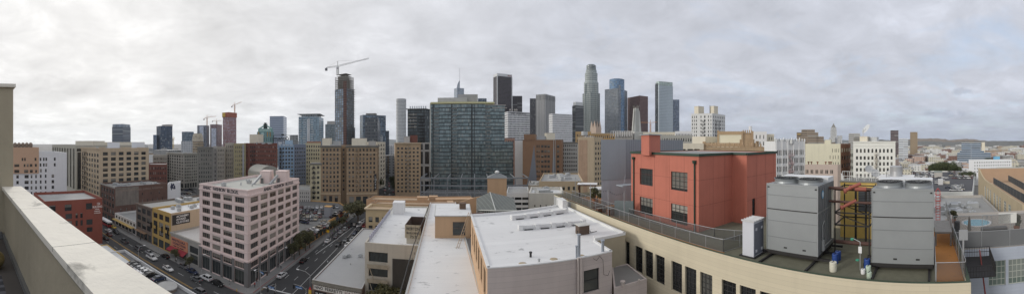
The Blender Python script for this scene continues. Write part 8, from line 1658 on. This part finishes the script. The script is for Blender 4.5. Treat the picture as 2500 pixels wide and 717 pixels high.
# ================================================================== people
def personmesh(pose):
    me = D_.meshes.new('person');J = [(0,0,.92),(0,0,1.15),(0,0,1.38),(0,0,1.50),(0,.01,1.62),(0,.01,1.72)];E_ = [(0,1),(1,2),(2,3),(3,4),(4,5)];R_ = [(.16,.11),(.15,.10),(.17,.10),(.055,.055),(.085,.10),(.07,.08)]
    for s in (-1,1):
        st = .18 * s * pose;b = len(J);J += [(s * .10,0,.86),(s * .11,st * .6,.47),(s * .11,st,.08),(s * .11,st + .12,.04)];E_ += [(0,b),(b,b + 1),(b + 1,b + 2),(b + 2,b + 3)];R_ += [(.10,.10),(.065,.07),(.045,.045),(.04,.035)]
        b = len(J);J += [(s * .20,0,1.36),(s * .24,-st * .5,1.10),(s * .25,-st * .6 + .06,.86),(s * .25,-st * .6 + .08,.78)];E_ += [(2,b),(b,b + 1),(b + 1,b + 2),(b + 2,b + 3)];R_ += [(.06,.06),(.045,.045),(.035,.03),(.035,.02)]
    me.from_pydata(J,E_,[]);o = D_.objects.new('t',me);C.objects.link(o);o.modifiers.new('s','SKIN')
    for v,r_ in zip(me.skin_vertices[0].data,R_): v.radius = r_
    me.skin_vertices[0].data[0].use_root = True;ss = o.modifiers.new('d','SUBSURF');ss.levels = 1;ss.render_levels = 1
    bpy.context.view_layer.update();dg = bpy.context.evaluated_depsgraph_get();nm = D_.meshes.new_from_object(o.evaluated_get(dg));D_.objects.remove(o)
    nm.materials.clear()
    for m_ in (CLOTH,mat('trousers',(.03,.035,.05),.9,.2),mat('skin',(.36,.21,.15),.6,.05),mat('hair',(.02,.015,.012),.8,0)): nm.materials.append(m_)
    for f_ in nm.polygons:
        z = f_.center.z;y = f_.center.y;f_.material_index = 1 if z < .92 and abs(f_.center.x) < .2 else (3 if z > 1.66 or (z > 1.55 and y < -.01) else (2 if z > 1.47 or (z < .86 and abs(f_.center.x) > .2) else 0))
    return nm
PM = [personmesh(1),personmesh(.3)]
SH = dict(white=(.6,.6,.58),black=(.02,.02,.02),red=(.35,.03,.03),blue=(.05,.12,.3),grey=(.2,.2,.2),purple=(.18,.10,.25),green=(.08,.2,.08))
for k,(px_,y_,c_) in enumerate(((806,577,'grey'),(811,574,'purple'),(815,570,'green'),(819,566,'white'),(823,563,'black'),(828,560,'blue'),(833,555,'white'),(812,580,'black'),(801,585,'blue'),(846,545,'red'),(838,549,'grey'),(824,567,'purple'),(622,701,'red'),(625,698,'blue'),(686,655,'white'),(680,652,'black'),(560,695,'grey'),(430,640,'white'),(343,588,'black'))):
    o = place(PM[k % 2],'person',Matrix.Translation((*W(px_,y_,.14),.14)) @ Matrix.Rotation(k * 1.1,4,'Z') @ Matrix.Scale(1.0 + .03 * (k % 3),4),color=(*SH[c_],1))
    where = 'walking past the shop strip of the car park' if k < 12 else ('on the pavement below the pink block' if k < 17 else 'on the pavement by the ochre and brown fronts');tag(o,f'person in a {c_} top {where}, ' + ('striding' if k % 2 == 0 else 'standing'),'person','people ' + where)
# ================================================================== street furniture
GS = mat('grey_pole',(.28,.28,.27),.6,.1,1);BSG = mat('street_sign_blue',(.03,.13,.33),.5,0)
def lamp(label,p,z,arm,h=8.5,group=None):
    r = thing('street_lamp',label,'street lamp',(p.x,p.y,z),group);a = Vector(arm);mb = MB();mb.cyl(p.x,p.y,z,z + h,.11,.07,n=8);part('pole',mb,GS,r)
    mb = MB();mb.path([(p.x,p.y,z + h),(p.x + a.x * .4,p.y + a.y * .4,z + h + .7),(p.x + a.x,p.y + a.y,z + h + .8)],.06);part('arm',mb,GS,r);mb = MB();e_ = p + a;d_ = a.normalized();s_ = Vector((-d_.y,d_.x));mb.obox(e_ - s_ * .16,d_,s_,.75,.32,z + h + .68,z + h + .84);part('lamp_head',mb,WPL,r)
lamp('street lamp arching over the cross street beside the corner shop',Vector((-33.0,79.5)),.14,(-3.6,.5),8.6);lamp('street lamp on the pavement at the pink block corner',AV(56,71.2),.14,tuple(nA * -2.2),8.2);lamp('street lamp by the red awning',AV(77,70.8),.14,tuple(nA * -2.0),7.5)
lamp('street lamp beside the yellow walled shed',AV(95,54.0),.14,tuple(nA * 2.0),8);lamp('street lamp near the shop strip of the car park',Vector((-51.8,121)),.14,(2.4,0),7.8);lamp('street lamp along the front of the pink block',Vector((-51.8,97)),.14,(2.2,0),7.8)
def signal(label,p,z,arm,h=5.6,sign=None):
    r = thing('traffic_signal',label,'traffic light',(p.x,p.y,z));a = Vector(arm);d_ = a.normalized();s_ = Vector((-d_.y,d_.x));mb = MB();mb.cyl(p.x,p.y,z,z + h,.12,.09,n=8);part('pole',mb,GS,r)
    mb = MB();mb.path([(p.x,p.y,z + h - .4),(p.x + a.x * .3,p.y + a.y * .3,z + h + .2),(p.x + a.x,p.y + a.y,z + h + .3)],.06);part('arm',mb,GS,r)
    for q,zz_ in ((p + a,z + h - .4),(p + d_ * .3,z + 2.9)):
        mb = MB();mb.obox(q - s_ * .18 - d_ * .18,d_,s_,.36,.36,zz_ - .5,zz_ + .6);hd = part('signal_head',mb,BLK,r)
        mb = MB()
        for i,c_ in enumerate((0,1,2)): mb.obox(q - s_ * .18 - d_ * .10 - s_ * .03,d_,s_,.2,.025,zz_ - .42 + i * .35,zz_ - .2 + i * .35)
        part('lens',mb,mat('signal_lens',(.12,.05,.03),.4),hd)
    if sign:
        q = p + a * .55;pan = MB();t_,o_ = sign;to = Vector(o_);n_ = Vector((to.y,-to.x));st = q - to * 1.0 + n_ * .1;pan.obox(st,to,n_,2.0,.05,z + h - .55,z + h + .0);part('street_sign',pan,BSG,r);text(t_,r,(*(st + to * .15 + n_ * .06),z + h - .42),to,.26,WHL,width=1.7)
signal('traffic light with a blue street sign hanging over the cross street by the corner shop',Vector((-33.2,77.2)),.14,(-3.8,.3),6.0,('Los Angeles',(1,-.05)))
signal('traffic light at the pink block corner with an arm over the avenue',AV(50.6,71.0),.14,tuple(nA * -3.6),5.8,('8th St',tuple(-uA)));signal('traffic light at the pink block corner with an arm over the cross street',Vector((-51.7,81.5)),.14,(3.6,.6),5.6,('Los Angeles',(.9,-.43)))
r = thing('warning_sign','yellow diamond shaped sign on a post by the shop strip','sign',(*W(801,588,.14),.14));p = W(801,588,.14);mb = MB();mb.bar((*p,.14),(*p,4.6),.06);part('post',mb,GS,r);mb = MB();mb.face([(p.x - .85,p.y - .1,4.6),(p.x,p.y - .1,3.75),(p.x + .85,p.y - .1,4.6),(p.x,p.y - .1,5.45)]);mb.face([(p.x - .85,p.y - .07,4.6),(p.x,p.y - .07,5.45),(p.x + .85,p.y - .07,4.6),(p.x,p.y - .07,3.75)]);part('panel',mb,mat('sign_amber',(.60,.36,.02),.6),r)
r = thing('bus_shelter','dark bus shelter with a lit white poster near the ficus','bus shelter',(*PD(865,168),.14));p = PD(865,168);mb = MB();mb.box(p.x - 2,p.y,.14,p.x + 2,p.y + .15,2.5);mb.box(p.x - 2.2,p.y - 1.4,2.503,p.x + 2.2,p.y + .3,2.65);part('frame',mb,DKM,r);mb = MB();mb.box(p.x - .8,p.y - .08,.6,p.x + .6,p.y - .004,2.2);part('poster',mb,WPL,r)
for k,px_ in enumerate((516,560,603)): 
    pass
for k in range(9):
    p = AV(55 + k * 6.5,70.7);mb = MB();mb.cyl(p.x,p.y,.14,1.15,.045,n=8);mb.cyl(p.x,p.y,1.15,1.5,.12,n=8);tag(part('parking_meter',mb,UNIT),'grey parking meter at the far kerb of the avenue','parking meter','parking meters along the avenue')
p = W(578,711,.14);mb = MB();mb.cyl(p.x,p.y,.14,.75,.14,n=10);mb.cyl(p.x,p.y,.75,.95,.17,.05,n=10);tag(part('fire_hydrant',mb,mat('hydrant_yellow',(.5,.33,.05),.6)),'small yellow fire hydrant at the pink block corner','hydrant')
# ---- painted theatre tower and reversed roof sign on the skyline, left of centre
TQ = gridmat('g_tq',(.16,.28,.27),(.10,.15,.16),fl=5,bay=2.0,wu=.45,wv=.7,blind=0);TQP = mat('turquoise_terracotta',(.17,.31,.29),.7,.12,.3)
p = PD(648,300);k = 300 / F;r = thing('clock_tower','turquoise clock tower with a pyramid frame top','clock tower',(*p,0));a_ = azi(648);U_ = Vector((cos(a_),-sin(a_)));V_ = Vector((sin(a_),cos(a_)))
def sqr(s): return [tuple(p - U_ * s),tuple(p - V_ * s),tuple(p + U_ * s),tuple(p + V_ * s)]
def sqf(s): return [tuple(p - U_ * s - V_ * s),tuple(p + U_ * s - V_ * s),tuple(p + U_ * s + V_ * s),tuple(p - U_ * s + V_ * s)]
mb = MB();mb.prism(sqf(20 * k),0,ZT(322,300));part('lower_shaft',mb,TQ,r);mb = MB();mb.prism(sqf(17.5 * k),ZT(322,300) - .01,ZT(314.5,300));part('sign_storey',mb,TQP,r);mb = MB();mb.prism(sqf(5 * k),ZT(315,300),ZT(303,300));mb.prism(sqf(3 * k),ZT(303,300),ZT(299.5,300));part('top_shaft',mb,mat('dark_green_copper',(.035,.05,.045),.7),r)
mb = MB()
for q in sqf(15 * k): mb.bar((*q,ZT(314.5,300)),(p.x,p.y,ZT(304,300)),.55)
part('buttress',mb,mat('pale_turquoise',(.30,.42,.39),.7),r);fc = p - V_ * (17.5 * k + .05);text('EASTERN',r,(*(fc - U_ * 14 * k),ZT(321,300)),U_,1.7,mat('pale_sign_letter',(.45,.55,.5),.7),width=26 * k,bold=.05)
fc = p - V_ * (20 * k + .06);mb = MB();c3 = fc - U_ * 7 * k
mb.face([(*(c3 + U_ * 4.5 * k * cos(t * pi / 10)),ZT(328,300) + 4.5 * k * sin(t * pi / 10)) for t in range(20)]);part('clock_face',mb,mat('clock_pale',(.30,.45,.44),.5),r)
mb = MB();mb.bar((*(c3 - V_ * .05),ZT(328,300)),(*(c3 + U_ * 2.2 * k - V_ * .05),ZT(326.5,300)),.12);mb.bar((*(c3 - V_ * .05),ZT(328,300)),(*(c3 - V_ * .05),ZT(324.6,300)),.10);part('clock_hands',mb,WHL,r)
for s in (-17,4,10): mb = MB();mb.obox(fc + U_ * s * k,U_,-V_,2 * k,.15,ZT(334,300),ZT(322.5,300));part('gold_panel',mb,mat('gold_panel',(.35,.21,.04),.5),r)
pl_,pr_ = PD(668,290),PD(708,290);u = (pr_ - pl_).normalized();r = thing('roof_sign','black framed script sign seen from behind on the skyline, left of the sky blue building','sign',(*pl_,44));mb = MB();z0,z1 = ZT(352,290),ZT(330,290);Ls = (pr_ - pl_).length
for x in (0,Ls): q = pl_ + u * x;mb.bar((*q,z0 - 4),(*q,z1),.25)
mb.bar((*pl_,z1),(*pr_,z1),.22);mb.bar((*pl_,ZT(343.5,290)),(*pr_,ZT(343.5,290)),.18)
for k in range(10): q = pl_ + u * (Ls * k / 9);mb.bar((*q,z0),(*q,ZT(343.5,290)),.10)
c3 = pl_ + u * Ls * .55;mb.prism([tuple(c3 - u * 1.2),tuple(c3 + u * 1.2),tuple(c3 + u * 1.2 + Vector((0,.3))),tuple(c3 - u * 1.2 + Vector((0,.3)))],z1,z1 + 1);part('frame',mb,BLK,r)
o = text('Orpheum',r,(*(pr_ - u * .6),ZT(341.5,290)),u,3.2,BLK,width=Ls * .9,bold=.12,shear=.4,mirror=True)
# ================================================================== air
m = D_.materials.new('haze');m.use_nodes = True;nt = m.node_tree;nt.nodes.clear();v_ = N('ShaderNodeVolumePrincipled');o_ = N('ShaderNodeOutputMaterial');L(v_.outputs[0],o_.inputs['Volume'])
v_.inputs['Color'].default_value = (.86,.90,.97,1);v_.inputs['Density'].default_value = .00005;v_.inputs['Anisotropy'].default_value = .3
mb = MB();mb.box(-7500,-7500,-6,7500,7500,345);tag(part('haze',mb,m),kind='stuff')
bpy.context.view_layer.update()
for o in D_.objects:
    for k in ('_o','_fp','_z'):
        if k in o: del o[k]
